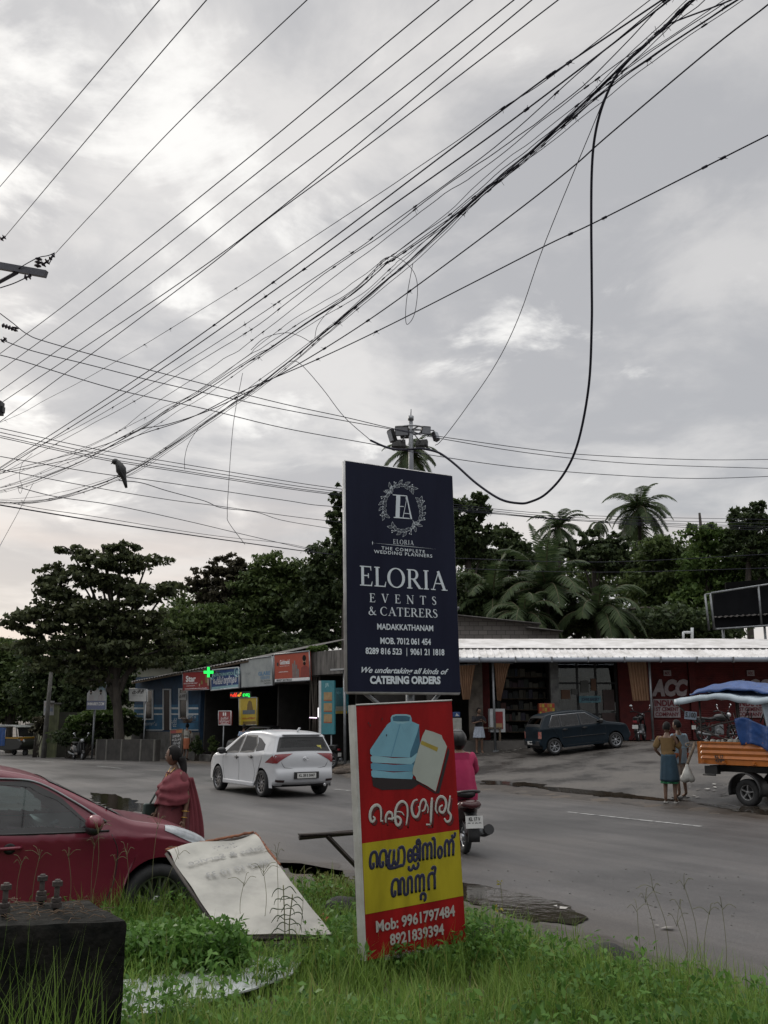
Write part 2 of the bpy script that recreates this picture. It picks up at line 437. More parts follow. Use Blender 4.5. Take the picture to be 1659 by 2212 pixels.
def groundmat(name, dry, wet, rw=(0.25, 0.9), sc=0.9):
	m, nt, b = principled(name); N, L = nt.nodes, nt.links
	tc = N.new('ShaderNodeTexCoord'); n = N.new('ShaderNodeTexNoise'); n.inputs['Scale'].default_value = sc; n.inputs['Detail'].default_value = 9; n.inputs['Roughness'].default_value = 0.68
	L.new(tc.outputs['Object'], n.inputs['Vector'])
	f = N.new('ShaderNodeMapRange'); f.inputs[1].default_value = 0.4; f.inputs[2].default_value = 0.6; L.new(n.outputs[0], f.inputs[0])
	mx = N.new('ShaderNodeMix'); mx.data_type = 'RGBA'; L.new(f.outputs[0], mx.inputs[0]); mx.inputs[6].default_value = (*wet, 1); mx.inputs[7].default_value = (*dry, 1)
	L.new(mx.outputs[2], b.inputs['Base Color'])
	rr = N.new('ShaderNodeMapRange'); rr.inputs[3].default_value, rr.inputs[4].default_value = rw; L.new(f.outputs[0], rr.inputs[0]); L.new(rr.outputs[0], b.inputs['Roughness'])
	n2 = N.new('ShaderNodeTexNoise'); n2.inputs['Scale'].default_value = 22; n2.inputs['Detail'].default_value = 6; L.new(tc.outputs['Object'], n2.inputs['Vector'])
	bu = N.new('ShaderNodeBump'); bu.inputs['Strength'].default_value = 0.6; bu.inputs['Distance'].default_value = 0.03
	L.new(n2.outputs[0], bu.inputs['Height']); L.new(bu.outputs[0], b.inputs['Normal'])
	return m
far = [100, 160, 300, 700, 2500]
xs = [-x for x in far[::-1]] + list(np.arange(-60, 60.1, 0.75)) + far
ys = [-2500, -700, -200, -60] + list(np.arange(-12, 100.1, 0.75)) + far[1:]
mb = MB(); mb.grid([[(x, y, g(x, y)) for x in xs] for y in ys])
struct(mb.build('ground', groundmat('muddy_earth', (0.085, 0.066, 0.05), (0.045, 0.037, 0.03), (0.4, 0.95)), recalc=False))
RANG = math.atan2(UD.y, UD.x)
def strip(name, u0, u1, du, n0, n1, dn, lift, m, jit=0.0, seed=0):
	"""a sheet in road coordinates: n across, u along; jit roughens its edges"""
	us = np.arange(u0, u1 + 0.01, du); k = max(2, int(round((n1 - n0) / dn)) + 1); rows = []
	for u in us:
		a = n0 + jit * 2 * noise.noise(V((u * 0.9, seed, 0))) + jit * noise.noise(V((u * 3.1, seed + 5, 0)))
		b = n1 + jit * 2 * noise.noise(V((u * 0.7, seed + 9, 0))) + jit * noise.noise(V((u * 2.7, seed + 3, 0)))
		row = []
		for i in range(k):
			n = a + (b - a) * i / (k - 1); w = UD * u + ND * n
			row.append((u, -n, g(w.x, w.y) + lift))
		rows.append(row)
	mb = MB(); mb.grid(rows); o = mb.build(name, m, recalc=False); o.rotation_euler = (0, 0, RANG); return struct(o)
strip('road', -60, 150, 0.3, 5.95, 16.35, 0.8, 0.006, roadmat(), 0.12, 1)
strip('forecourt', -30, 31, 0.3, 16.6, 25.6, 0.5, 0.004, groundmat('worn_wet_tarmac', (0.085, 0.076, 0.068), (0.035, 0.031, 0.028), (0.3, 0.7), 0.55), 0.2, 4)
linem = mat('worn_road_paint', (0.36, 0.36, 0.35), 0.6, c2=(0.08, 0.08, 0.08), scale=9, thr=(0.38, 0.58))
def dash(p0, p1, w):
	a, b = G(*p0), G(*p1); d = (b - a).normalized(); s = V((-d.y, d.x, 0)) * w / 2; mb = MB(); rows = []
	for i in range(9):
		p = a.lerp(b, i / 8); rows.append([(q.x, q.y, g(q.x, q.y) + 0.012) for q in (p - s, p + s)])
	mb.grid(rows); struct(mb.build('lane_marking', linem, recalc=False))
dash((1225, 1755.5), (1515, 1787.5), 0.11)
dash((722, 1706), (768, 1710.5), 0.11)
dash((208, 1655.5), (264, 1661), 0.12); dash((76, 1643.5), (114, 1647), 0.12)
watm = mat('puddle_water', (0.03, 0.024, 0.018), 0.06, var=0.4, spec=0.4, scale=3, bump=.08, bscale=7)
def puddle(pts, lift=0.014, seed=0, inten=0.10):
	q = [G(*p) for p in pts]; c = sum(q, V()) / len(q); ring = []
	for i in range(len(q)):
		a, b = q[i], q[(i + 1) % len(q)]
		for t in np.linspace(0, 1, 18, endpoint=False):
			p = a.lerp(b, t); ring.append(p + (p - c).normalized() * (inten * noise.noise(V((p.x * 2.2, p.y * 2.2, seed))) + inten * .7 * noise.noise(V((p.x * 7, p.y * 7, seed)))))
	vs = [(c.x, c.y, g(c.x, c.y) + lift)] + [(p.x, p.y, g(p.x, p.y) + lift) for p in ring]; n = len(ring)
	mb = MB(); mb.add(vs, [(0, 1 + i, 1 + (i + 1) % n) for i in range(n)]); struct(mb.build('puddle', watm, recalc=False))
puddle([(196, 1714), (250, 1718), (318, 1740), (345, 1752), (300, 1756), (235, 1748), (200, 1730)], .014, 8, .35)
puddle([(600, 1866), (650, 1868), (745, 1884), (742, 1916), (690, 1912), (630, 1896)], 0.012, 2, 0.06)
puddle([(990, 1910), (1060, 1920), (1140, 1934), (1215, 1955), (1268, 1984), (1250, 2004), (1150, 1992), (1060, 1970), (990, 1945)], 0.016, 3, 0.12)
puddle([(1040, 1688), (1110, 1690), (1180, 1696), (1170, 1702), (1080, 1697), (1040, 1696)], 0.02, 4, 0.25)
puddle([(1150, 1700), (1230, 1704), (1330, 1714), (1440, 1728), (1500, 1734), (1430, 1733), (1300, 1722), (1190, 1711)], 0.02, 5, 0.2)
puddle([(1500, 1738), (1580, 1740), (1659, 1752), (1720, 1768), (1650, 1762), (1560, 1748)], 0.02, 6, 0.2)
mudm = mat('wet_mud', (0.055, 0.042, 0.032), 0.5, c2=(0.022, 0.017, 0.013), scale=2.5, bump=0.6)
strip('muddy_verge', -30, 40, 0.12, 5.2, 6.3, 0.25, 0.012, mudm, 0.28, 20)
strip('wet_gutter', 4, 24, 0.25, 16.1, 16.95, 0.3, 0.012, mudm, 0.2, 30)
# litter: paper scraps and rubble along the far verge
litm = mat('pale_litter', (0.5, 0.49, 0.46), 0.8, island=True, c2=(0.12, 0.10, 0.08))
mb = MB()
def scrap(px, py, r):
	p = G(px, py); a = rnd.random() * 6; k = [(math.cos(a + i * 1.57) * r * rnd.uniform(.5, 1.2), math.sin(a + i * 1.57) * r * rnd.uniform(.5, 1.2)) for i in range(4)]
	mb.add([(p.x + x, p.y + y, p.z + 0.02 + rnd.random() * r * 0.3) for x, y in k], [(0, 1, 2, 3)])
for px, py, r in [(1216, 1968, .07), (1445, 2013, .07), (1420, 2006, .03), (1200, 1964, .03)]: scrap(px, py, r)
for _ in range(46): scrap(rnd.uniform(1020, 1180), rnd.uniform(1612, 1632), rnd.uniform(.03, .09))
for _ in range(26): scrap(rnd.uniform(1490, 1659), rnd.uniform(1690, 1726), rnd.uniform(.03, .08))
for _ in range(30): scrap(rnd.uniform(725, 765), rnd.uniform(1625, 1668), rnd.uniform(.03, .12))
for _ in range(40): scrap(rnd.uniform(150, 400), rnd.uniform(1628, 1640), rnd.uniform(.03, .13))
stuff(mb.build('litter', litm))
mb = MB()
for _ in range(60):
	p = G(rnd.uniform(1010, 1640), rnd.uniform(1880, 2010)); r = rnd.uniform(.006, .016); mb.ball((p.x, p.y, p.z + .008), (r, r, r * .7), 6, 4)
stuff(mb.build('gravel', K['concrete']))

# ================================================================== buildings on the left
O_ = V((-2.9, 38, 0)); E_ = V((-0.645, 0.764, 0)).normalized(); NR = V((-E_.y, E_.x, 0))
if NR.dot(CAMP - O_) < 0: NR = -NR
LP = Plane(O_, NR)
def lp(px, py, off=0.0): return LP.hit(px, py, off)
def tat(px, off=0.0): return (lp(px, 1548, off) - O_).dot(E_)
def rowpt(t, d, z): p = O_ + E_ * t - NR * d; return V((p.x, p.y, z))      # d metres behind the facade
def rowbox(mb, t0, t1, d0, d1, z0, z1, mi=0):
	b = [rowpt(t0, d0, z0), rowpt(t1, d0, z0), rowpt(t1, d1, z0), rowpt(t0, d1, z0)]
	mb.add(b + [p + V((0, 0, z1 - z0)) for p in b], [(3, 2, 1, 0), (4, 5, 6, 7), (0, 1, 5, 4), (1, 2, 6, 5), (2, 3, 7, 6), (3, 0, 4, 7)], mi)
def onface(mb, px0, py0, px1, py1, off, t, mi=0):
	"""slab on the facade plane from upper left to lower right pixel, standing off by off, t thick"""
	f = Face(lp(px0, py0, off), lp(px1, py0, off), lp(px1, py1, off), lp(px0, py1, off)); f.slab(mb, t, mi); return f

# --- the blue house
bluem = mat('blue_house_paint', (0.03, 0.115, 0.21), 0.75, var=0.35, scale=2.5)
blued = mat('dark_blue_paint', (0.018, 0.05, 0.10), 0.75, var=0.35, scale=2.5)
whitep = mat('white_paint', (0.5, 0.52, 0.53), 0.7, var=0.2, scale=5)
tinm = mat('old_tin_roof', (0.13, 0.125, 0.12), 0.6, 0.3, c2=(0.06, 0.05, 0.045), scale=3)
gz = lambda px: g(*at(px, lp(px, 1548).y)[:2])
house = thing('blue_house', 'low blue painted house with white banded walls and dark windows under a tin roof', 'house', tuple(lp(360, 1560)[:2]) + (-0.2,))
hl = house.location.copy()
def part(mb, name, m, par, **k):
	o = mb.build(name, m, par, **k); o.matrix_parent_inverse = Matrix.Translation(-par.location); return o
tH0, tH1 = tat(289), tat(432)
zw = lp(360, 1467).z; mb = MB()
rowbox(mb, tH1, tH0, 0, 5, -0.6, lp(289, 1468).z + .1); part(mb, 'wall', blued, house)
mb = MB(); rowbox(mb, tH1 - .05, tH0 + .05, -0.05, 0.0, -0.6, lp(300, 1579).z); part(mb, 'plinth', K['concrete'], house)
mb = MB()
onface(mb, 290, 1522, 352, 1578, 0.01, 0.01); onface(mb, 367, 1522, 428, 1578, 0.01, 0.01)
part(mb, 'lower_wall_panel', bluem, house)
mb = MB()
for py, h in ((1528, 4), (1541, 3.2)):
	for a, b in ((290, 310), (330, 351), (367, 385), (405, 428)): onface(mb, a, py, b, py + h, 0.025, 0.012)
for a, b in ((290, 351), (367, 428)): onface(mb, a, 1576, b, 1578, 0.03, 0.014)
part(mb, 'white_band', whitep, house)
darkglass = mat('dark_window', (0.012, 0.012, 0.014), 0.2, var=0.3)
for (a, b, c, d) in ((310, 1490, 330, 1555), (385, 1487, 405, 1553)):
	mb = MB(); onface(mb, a + 2, b + 2, b and c - 2, d - 2, 0.03, 0.02); w = part(mb, 'window', darkglass, house)
	mb = MB()
	for r in ((a, b, a + 2.4, d), (c - 2.4, b, c, d), (a + 2.4, b, c - 2.4, b + 2.4), (a + 2.4, d - 2.4, c - 2.4, d)): onface(mb, *r, 0.06, 0.05)
	mb.build('window_frame', whitep, w)
mb = MB(); onface(mb, 353, 1491, 366, 1577, 0.03, 0.02); dd = part(mb, 'door', mat('dark_door', (0.03, 0.018, 0.014), 0.6), house)
mb = MB(); onface(mb, 351, 1488, 353, 1577, 0.06, 0.05); onface(mb, 366, 1488, 368, 1577, 0.06, 0.05); onface(mb, 353, 1488, 366, 1490.5, 0.06, 0.05); mb.build('door_frame', whitep, dd)
mb = MB()
for s_, a, b, y, h in (('കള്ള്', 292, 310, 1566, 13), ('മെനഞ്ച', 315, 340, 1567, 7), ('കള്ള്', 369, 383, 1566, 13), ('നെഞ്ച്', 406, 425, 1551, 8)):
	put_text(mb, s_, lp(a, y), lp(b, y), abs(lp(a, y - h).z - lp(a, y).z), NR, off=0.03)
part(mb, 'painted_lettering', whitep, house)
# roof sheet over the house and the first shops, with its corrugations
mb = MB(); rows = []
pa, pb = lp(282, 1473, 0.5), lp(533, 1425, 0.5)
for i in range(161):
	t = i / 160; p = pa.lerp(pb, t); zz = 0.025 * math.sin(i * 1.6)
	rows.append([p + V((0, 0, zz)), p - NR * 2.6 + V((0, 0, .55 + zz)), p - NR * 6 + V((0, 0, 1.3 + zz))])
mb.grid(rows); part(mb, 'roof', tinm, house)
mb = MB(); mb.tube([pa + V((0, 0, -.06)) - NR * .1, pb + V((0, 0, -.06)) - NR * .1], 0.05, 6); part(mb, 'roof_batten', K['wood'], house)

# --- the shop row
tS0, tS1 = tat(434), tat(800)
shop = thing('shop_row', 'dark open fronted row of small shops with stained parapet beside the blue house', 'shops', tuple(lp(600, 1600)[:2]) + (0,))
mb = MB()
zt = lp(700, 1404).z
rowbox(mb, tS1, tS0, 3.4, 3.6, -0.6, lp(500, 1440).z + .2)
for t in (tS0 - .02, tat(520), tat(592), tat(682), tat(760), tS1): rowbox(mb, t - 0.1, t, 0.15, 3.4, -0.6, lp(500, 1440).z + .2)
part(mb, 'wall', mat('shade_dark_wall', (.03, .027, .025), .9, var=.4, scale=3), shop)  # wall colour darkened to stand in for the shade inside the shops
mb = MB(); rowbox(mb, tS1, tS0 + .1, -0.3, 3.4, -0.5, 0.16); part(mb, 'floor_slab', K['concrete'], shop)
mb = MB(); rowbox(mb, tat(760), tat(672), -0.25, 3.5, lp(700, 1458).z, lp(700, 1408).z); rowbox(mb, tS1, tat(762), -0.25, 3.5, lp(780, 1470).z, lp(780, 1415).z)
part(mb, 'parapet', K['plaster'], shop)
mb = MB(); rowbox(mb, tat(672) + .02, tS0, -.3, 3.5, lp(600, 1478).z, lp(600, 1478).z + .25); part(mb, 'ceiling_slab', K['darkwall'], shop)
mb = MB(); p0, p1 = lp(725, 1448, .7), lp(770, 1444, .7)
mb.box((p0 + p1) / 2, ((p1 - p0).length, .5, .06), Matrix.Rotation(math.atan2(E_.y, E_.x), 3, 'Z')); part(mb, 'canopy_slab', mat('pale_slab', (.4, .4, .4), .7), shop)
# goods on shelves inside
cols = [mat('stock_%s' % n, c, 0.5, island=True, c2=c2) for n, c, c2 in (('mixed', (.16, .06, .05), (.04, .06, .1)), ('pale', (.2, .19, .15), (.06, .05, .03)), ('dark', (.05, .06, .05), (.015, .02, .02)))]
for a, b in ((438, 515), (525, 588), (597, 676)):
	sh = MB(); st = [MB(), MB(), MB()]
	for k in range(6):
		z = 0.3 + k * 0.42; rowbox(sh, tat(b), tat(a), 3.0, 3.4, z, z + 0.03); t = tat(b)
		while t < tat(a) - 0.3:
			w = rnd.uniform(.08, .3); h = rnd.uniform(.12, .36); rowbox(st[rnd.randrange(3)], t, t + w * .9, 3.02, 3.3, z + .031, z + .03 + h); t += w
	s = thing('shop_shelf', {438: 'tall shelf of packets at the back of the medicine shop', 525: 'tall shelf of goods behind the white faded sign board', 597: 'tall shelf of goods below the orange sign board'}[a], 'shelf', rowpt(tat((a + b) / 2), 3.2, .16))
	part(sh, 'shelf_board', K['wood'], s)
	for m_, c_ in zip(st, cols): stuff(part(m_, 'stock', c_, s))

signmats = {}
def board(name, label, cat, corners, off, base, frame=None, t=0.06, plane=None, extra=None):
	"""sign board on a plane; corners tl, tr, br, bl in pixels; returns thing and its Face"""
	f = Face(*[(plane or LP).hit(*c, off) for c in corners])
	c0 = (f.bl + f.br) / 2
	o = thing(name, label, cat, c0)
	mb = MB(); f.slab(mb, t); part(mb, 'panel', base, o)
	if frame:
		mb = MB(); q = [f.tl, f.tr, f.br, f.bl]
		for i in range(4): mb.tube([q[i], q[(i + 1) % 4]], frame[0], 6)
		part(mb, 'frame', frame[1], o)
	return o, f
def letter(f, o, items, m, name='lettering'):
	mb = MB()
	for it in items:
		body, a0, a1, b, h = it[:5]; kw = it[5] if len(it) > 5 else {}
		f.text(mb, body, a0, a1, b, h, **kw)
	return part(mb, name, m, o)
def post(o, px, py0, py1, off, r=.03, m=None, plane=None):
	a = (plane or LP).hit(px, py0, off); mb = MB(); zg = g(a.x, a.y) - .1
	mb.tube([a, (a.x, a.y, zg)], r, 8); return part(mb, 'post', m or K['steel'], o)
redm = mat('red_sign_print', (0.22, 0.018, 0.02), 0.45, var=0.15); navym = mat('navy_sign_print', (0.02, 0.055, 0.17), 0.45, var=0.15)
def smallprint(f, o, rows, m):
	mb = MB()
	for a0, a1, b, h in rows:
		a = a0
		while a < a1:
			w = rnd.uniform(.25, .9) * h * f.H / f.W
			f.rect(mb, a, b - h * rnd.uniform(.5, 1), a + w, b, .004); a += w * 1.35
	return part(mb, 'small_print', m, o)
o, f = board('sign_board', 'maroon sign board with white lettering and bottles, left of the green cross', 'sign', [(395, 1452), (452, 1450), (452.5, 1489.5), (395, 1492)], .45, redm, (.02, K['steel']))
letter(f, o, [('Star', .12, .5, .52, .3, dict(bold=.03)), ('BAKES & EATING SHOP', .04, .56, .66, .08)], K['white'])
smallprint(f, o, [(.14, .46, .77, .035), (.08, .92, .93, .05)], K['white'])
mb = MB(); f.rect(mb, .86, .2, .93, .62, .005, 0); f.rect(mb, .93, .4, .985, .78, .006, 1); f.rect(mb, .62, .66, .66, .8, .007, 1); f.rect(mb, .7, .5, .76, .7, .008, 0); part(mb, 'bottle_print', [mat('olive_print', (.2, .17, .05), .5), mat('cream_print', (.4, .33, .25), .5)], o)
o, f = board('sign_board', 'dark blue medical shop board with white edge beside the green cross', 'sign', [(456, 1448), (516, 1441.5), (517, 1485), (456, 1491.5)], .45, navym, (.035, whitep))
letter(f, o, [('ഇംഗ്ലീഷ് മരുന്നുകൾ', .08, .93, .72, .3, dict(bold=.02))], K['white'])
letter(f, o, [('CHRISTHURAJ MEDICALS', .14, .86, .33, .14, dict(bold=.02))], mat('pale_green_print', (.3, .5, .45), .5), 'heading')
mb = MB()
for a in (.06, .94): mb.tube([f(a, .24, .006) + f.right * .2 * math.cos(t) + f.up * .2 * math.sin(t) for t in np.linspace(0, 6.283, 17)], .03, 5)
for a in (.06, .94): f.rect(mb, a - .02, .12, a + .02, .36, .008); f.rect(mb, a - .045, .2, a + .045, .28, .012)
f.rect(mb, .03, .84, .97, .97, .006)
part(mb, 'emblem', mat('pale_teal_print', (.25, .42, .45), .5), o)
o, f = board('sign_board', 'faded white board with blue lettering at its lower right, above the dark shop', 'sign', [(520, 1426), (587.5, 1417.5), (590, 1480), (521, 1485.5)], .4, mat('faded_white_flex', (.36, .38, .37), .6, c2=(.24, .26, .26), scale=2), (.03, K['steel']))
letter(f, o, [('GLARE', .56, .93, .63, .13, dict(bold=.04)), ('DESIGNS', .63, .91, .76, .09, dict(bold=.02))], mat('faded_blue_print', (.1, .22, .36), .5))
letter(f, o, [('INK', .17, .33, .56, .08)], mat('faded_grey_print', (.2, .22, .22), .5), 'faded_lettering')
letter(f, o, [('Mob: 9387 4248', .63, .92, .86, .06), ('740222', .72, .92, .95, .06)], K['black'], 'phone_lettering')
o, f = board('sign_board', 'orange sign board with a bearded man and white lettering, above the shops', 'sign', [(592, 1414), (668, 1406.5), (670.5, 1469.5), (593, 1474)], .45, mat('orange_sign_print', (.36, .055, .025), .45, var=.12), (.03, K['steel']))
letter(f, o, [('Goldmedal', .17, .45, .38, .16, dict(bold=.03))], K['white'])
smallprint(f, o, [(.16, .44, .45, .015), (.13, .4, .66, .03)], K['white'])
mb = MB(); f.rect(mb, .01, .89, .99, .985, .004); part(mb, 'white_strip', K['white'], o)
letter(f, o, [('NEWJOY ELECTRICALS', .06, .5, .965, .06, dict(bold=.05, off=.006))], K['black'], 'strip_lettering')
mb = MB(); f.rect(mb, .08, .3, .13, .42, .006); part(mb, 'small_mark', K['black'], o)
def bust(f, mb, a, b, w, h):   # printed head and shoulders: shirt, face, hair and beard
	f.poly(mb, [(a - w, b), (a - w * .8, b - h * .42), (a - w * .2, b - h * .52), (a + w * .3, b - h * .52), (a + w, b - h * .4), (a + w * 1.1, b)], .005, 0)
	el = lambda cx, cy, rx, ry, t0=0, t1=6.283: [(cx + rx * math.cos(t), cy + ry * math.sin(t)) for t in np.linspace(t0, t1, 15)[:-1]]
	f.poly(mb, el(a, b - h * .74, w * .36, h * .2), .0065, 1)
	f.poly(mb, el(a, b - h * .84, w * .42, h * .14), .008, 2)
	f.poly(mb, el(a, b - h * .6, w * .3, h * .08), .008, 2)
mb = MB(); bust(f, mb, .86, .88, .12, .78)
part(mb, 'printed_man', [mat('maroon_print', (.22, .03, .02), .5), mat('face_print', (.35, .19, .13), .5), K['hair']], o)
mb = MB()
for i, (a, h) in enumerate(((.52, .5), (.57, .6), (.62, .45), (.665, .3))): f.rect(mb, a, .88 - h, a + .04, .88, .005 + .001 * i)
part(mb, 'switch_print', mat('grey_print', (.2, .17, .16), .5), o)
o, f = board('sign_board', 'yellow upright advertising board hung in front of the dark shop', 'sign', [(516, 1508), (555, 1506.5), (555, 1566), (516, 1567)], .5, mat('yellow_sign_print', (.42, .3, .02), .45, var=.15), (.02, K['steel']))
mb = MB(); f.rect(mb, .02, .02, .13, .98, .004, 1)
f.poly(mb, [(.46, .45), (.48, .25), (.55, .12), (.64, .1), (.72, .16), (.76, .3), (.8, .45)], .005, 0); f.rect(mb, .22, .45, .9, .6, .006, 2)
f.rect(mb, .22, .86, .95, .97, .005, 0)
part(mb, 'printed_picture', [mat('ochre_print', (.14, .09, .02), .5), mat('pale_yellow_print', (.5, .4, .1), .5), mat('slate_print', (.09, .11, .12), .5)], o)
letter(f, o, [('രാമചന്ദ്രൻ', .2, .93, .78, .06, dict(bold=.03))], mat('red_print', (.3, .02, .01), .5))
o, f = board('sign_board', 'small red board with white Malayalam medicine lettering on a thin post', 'sign', [(472, 1536), (499, 1536), (499, 1566), (472, 1566)], .9, redm, (.02, whitep))
letter(f, o, [('ഇംഗ്ലീഷ്', .2, .8, .6, .17), ('മരുന്നുകൾ', .1, .9, .82, .17)], K['white'])
mb = MB(); f.rect(mb, .36, .1, .46, .34, .004); f.rect(mb, .52, .1, .62, .34, .004); f.rect(mb, .2, .9, .8, .93, .004); part(mb, 'printed_mark', K['white'], o)
post(o, 483.5, 1566, 1615, .88)
# lit signs
def emit(name, c, s):
	m, nt, b = principled(name); b.inputs['Base Color'].default_value = (*[x * .3 for x in c], 1); b.inputs['Emission Color'].default_value = (*c, 1); b.inputs['Emission Strength'].default_value = s
	n = nt.nodes.new('ShaderNodeTexNoise'); n.inputs['Scale'].default_value = 30; r_ = nt.nodes.new('ShaderNodeMapRange'); r_.inputs[3].default_value = s * .6; r_.inputs[4].default_value = s * 1.2
	nt.links.new(n.outputs[0], r_.inputs[0]); nt.links.new(r_.outputs[0], b.inputs['Emission Strength']); return m
ledg, ledr, ledo = emit('green_led', (.02, 1, .12), 1.1), emit('red_led', (1, .05, .02), 1.1), emit('orange_led', (1, .4, .03), 1.1)
f = Face(lp(440, 1441, 1.0), lp(461, 1441, 1.0), lp(461, 1463, 1.0), lp(440, 1463, 1.0))
o = thing('led_cross', 'lit green pharmacy cross between the red and the dark blue boards', 'pharmacy cross', f.bl)
mb = MB(); f.rect(mb, .36, .0, .62, 1, .0); f.rect(mb, .0, .36, .36, .64, .0); f.rect(mb, .62, .36, 1, .64, .0); part(mb, 'led_face', ledg, o)
mb = MB()
for r_ in ((.34, -.02, .64, 1.02), (-.02, .34, .34, .66), (.64, .34, 1.02, .66)):
	a0, b0, a1, b1 = r_; q = Face(f(a0, b0, -.01), f(a1, b0, -.01), f(a1, b1, -.01), f(a0, b1, -.01)); q.slab(mb, .1)
part(mb, 'casing', K['black'], o)
mb = MB(); mb.tube([f(.5, .5, -.1), f(.5, .5, -.1) - NR * .55], .03, 6); part(mb, 'bracket', K['steel'], o)
o, f = board('led_sign', 'lit scrolling LED strip in red and green over the shop door', 'LED sign', [(497, 1495), (541, 1493.5), (541, 1507), (497, 1508.5)], .5, K['black'])
for body, a0, a1, m_ in (('ഇംഗ്ലീ', .02, .36, ledr), ('ഷ്', .38, .58, ledo), ('മരു', .64, .98, ledg)):
	letter(f, o, [(body, a0, a1, .74, .5, dict(bold=.03, off=.01))], m_, 'led_lettering')
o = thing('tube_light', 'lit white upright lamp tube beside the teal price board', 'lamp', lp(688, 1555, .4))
mb = MB(); mb.tube([lp(688.3, 1529, .4), lp(688.3, 1549, .4)], .03, 6); part(mb, 'lens_star_tube', emit('lens_star_glow', (1, .95, .95), 2.2), o)  # upright glowing tube stands for the lamp's lens star
mb = MB(); mb.tube([lp(669, 1550, .3), lp(690, 1551, .3)], .02, 6); part(mb, 'neon_bar', emit('pinkish_lamp', (1, .8, 1), 1.6), o)
mb = MB(); mb.box(lp(688.3, 1552, .38), (.12, .1, .12)); mb.tube([lp(688.3, 1551, .38), lp(691, 1551, .3)], .03, 6); part(mb, 'lamp_holder', K['black'], o)
tealm = mat('teal_sign_print', (.03, .2, .24), .45, var=.15)
o, f = board('price_board', 'tall teal price board with three tan squares and a white side', 'sign', [(694, 1470), (722, 1470), (722, 1586), (694, 1586)], .9, tealm)
mb = MB(); q = Face(lp(688.5, 1470.5, .9), lp(693.8, 1470.5, .9), lp(693.8, 1586.5, .9), lp(688.5, 1586.5, .9)); q.slab(mb, .3); part(mb, 'white_side', whitep, o)
mb = MB()
for b in (.22, .425, .63): f.rect(mb, .2, b, .84, b + .14, .004, 0); f.rect(mb, .2, b + .141, .84, b + .165, .004, 1)
part(mb, 'price_square', [mat('tan_print', (.34, .23, .11), .5), mat('brick_print', (.3, .09, .04), .5)], o)
letter(f, o, [('JR', .3, .62, .11, .06, dict(bold=.03))], mat('pale_aqua_print', (.3, .5, .52), .5))
post(o, 700, 1586, 1640, .85); post(o, 716, 1586, 1640, .85)
o, f = board('poster', 'teal and yellow poster on the dark wall right of the price board', 'poster', [(724, 1486), (750, 1485), (750, 1541), (724, 1542)], .3, mat('teal_poster', (.02, .13, .16), .5))
mb = MB(); f.rect(mb, 0, .9, 1, 1, .004, 0); f.rect(mb, .05, .72, .95, .89, .004, 1); part(mb, 'printed_food', [mat('yellow_print', (.4, .28, .02), .5), mat('pale_food_print', (.3, .3, .24), .5)], o)
letter(f, o, [('90+', .1, .5, .25, .1)], mat('aqua_print', (.15, .4, .45), .5))
o = thing('awning_post', 'thin grey post holding the shop awning right of the teal board', 'post', at(746, 36))
mb = MB(); mb.tube([lp(744, 1448, .8), (lp(746, 1600, .8).x, lp(746, 1600, .8).y, -.1)], .05, 8); part(mb, 'shaft', K['steel'], o)
mb = MB(); mb.box((lp(746, 1600, .8).x, lp(746, 1600, .8).y, .03), (.2, .2, .06)); part(mb, 'foot_plate', K['concrete'], o)

# signs further left
MP = Plane(lp(300, 1548) + NR * 2.2, NR)
o, f = board('sign_board', 'white board with black Malayalam lettering in front of the blue house', 'sign', [(279, 1487), (317, 1489), (317, 1515.5), (279, 1514)], 2.0, mat('white_board', (.4, .41, .4), .5, var=.1), (.02, K['steel']))
letter(f, o, [('കള്ള്', .18, .86, .42, .3, dict(bold=.05))], K['black'])
letter(f, o, [('ഷാപ്പ്', .2, .8, .6, .1)], K['steel'], 'small_lettering'); post(o, 315, 1515, 1630, 1.95)
o, f = board('sign_board', 'small white paper sign with black lettering hung in the right house window', 'sign', [(386, 1497), (402, 1497), (402, 1512), (386, 1512)], .12, mat('paper_sign', (.3, .3, .29), .6), t=.02)
letter(f, o, [('കള്ള്', .08, .92, .7, .45, dict(bold=.05))], K['black'])
# cut-out poster board on a post
o = thing('poster_board', 'cut out poster board with two dark haired heads above a blue strip, on a post', 'sign', at(203, 47))
PB = Plane((0, 0, 0), NR); PB.o = at(208, 46.5)
f = Face(PB.hit(189, 1473), PB.hit(229, 1473), PB.hit(227, 1533), PB.hit(187, 1533))
fn = lambda a, b, d: f(a, b, -d)
mb = MB(); mb.prism([(.0, 1), (.0, .42), (.12, .3), (.34, .36), (.5, .3), (.6, .06), (.78, .02), (.98, .0), (1, .16), (.94, .3), (1, .45), (1, 1)], .06, fn); part(mb, 'panel', mat('pale_poster', (.33, .36, .38), .5, var=.1), o)
mb = MB(); f.rect(mb, .0, .68, 1, .99, .004, 0); f.rect(mb, .62, .06, .95, .3, .004, 1); part(mb, 'blue_strip', [navym, mat('sky_print', (.18, .33, .42), .5)], o)
mb = MB()
for a in (.22, .75): bust(f, mb, a, .68, .17, .42)
part(mb, 'printed_heads', [mat('pale_shirt_print', (.3, .3, .32), .5), mat('pale_face_print', (.4, .3, .25), .5), K['hair']], o)
letter(f, o, [('M4MARRY.COM', .05, .95, .84, .1, dict(bold=.04, off=.008))], K['white'])
mb = MB(); a = PB.hit(205, 1531, -.09); mb.tube([a, (a.x, a.y, g(a.x, a.y) - .1)], .05, 8); part(mb, 'post', K['steel'], o)
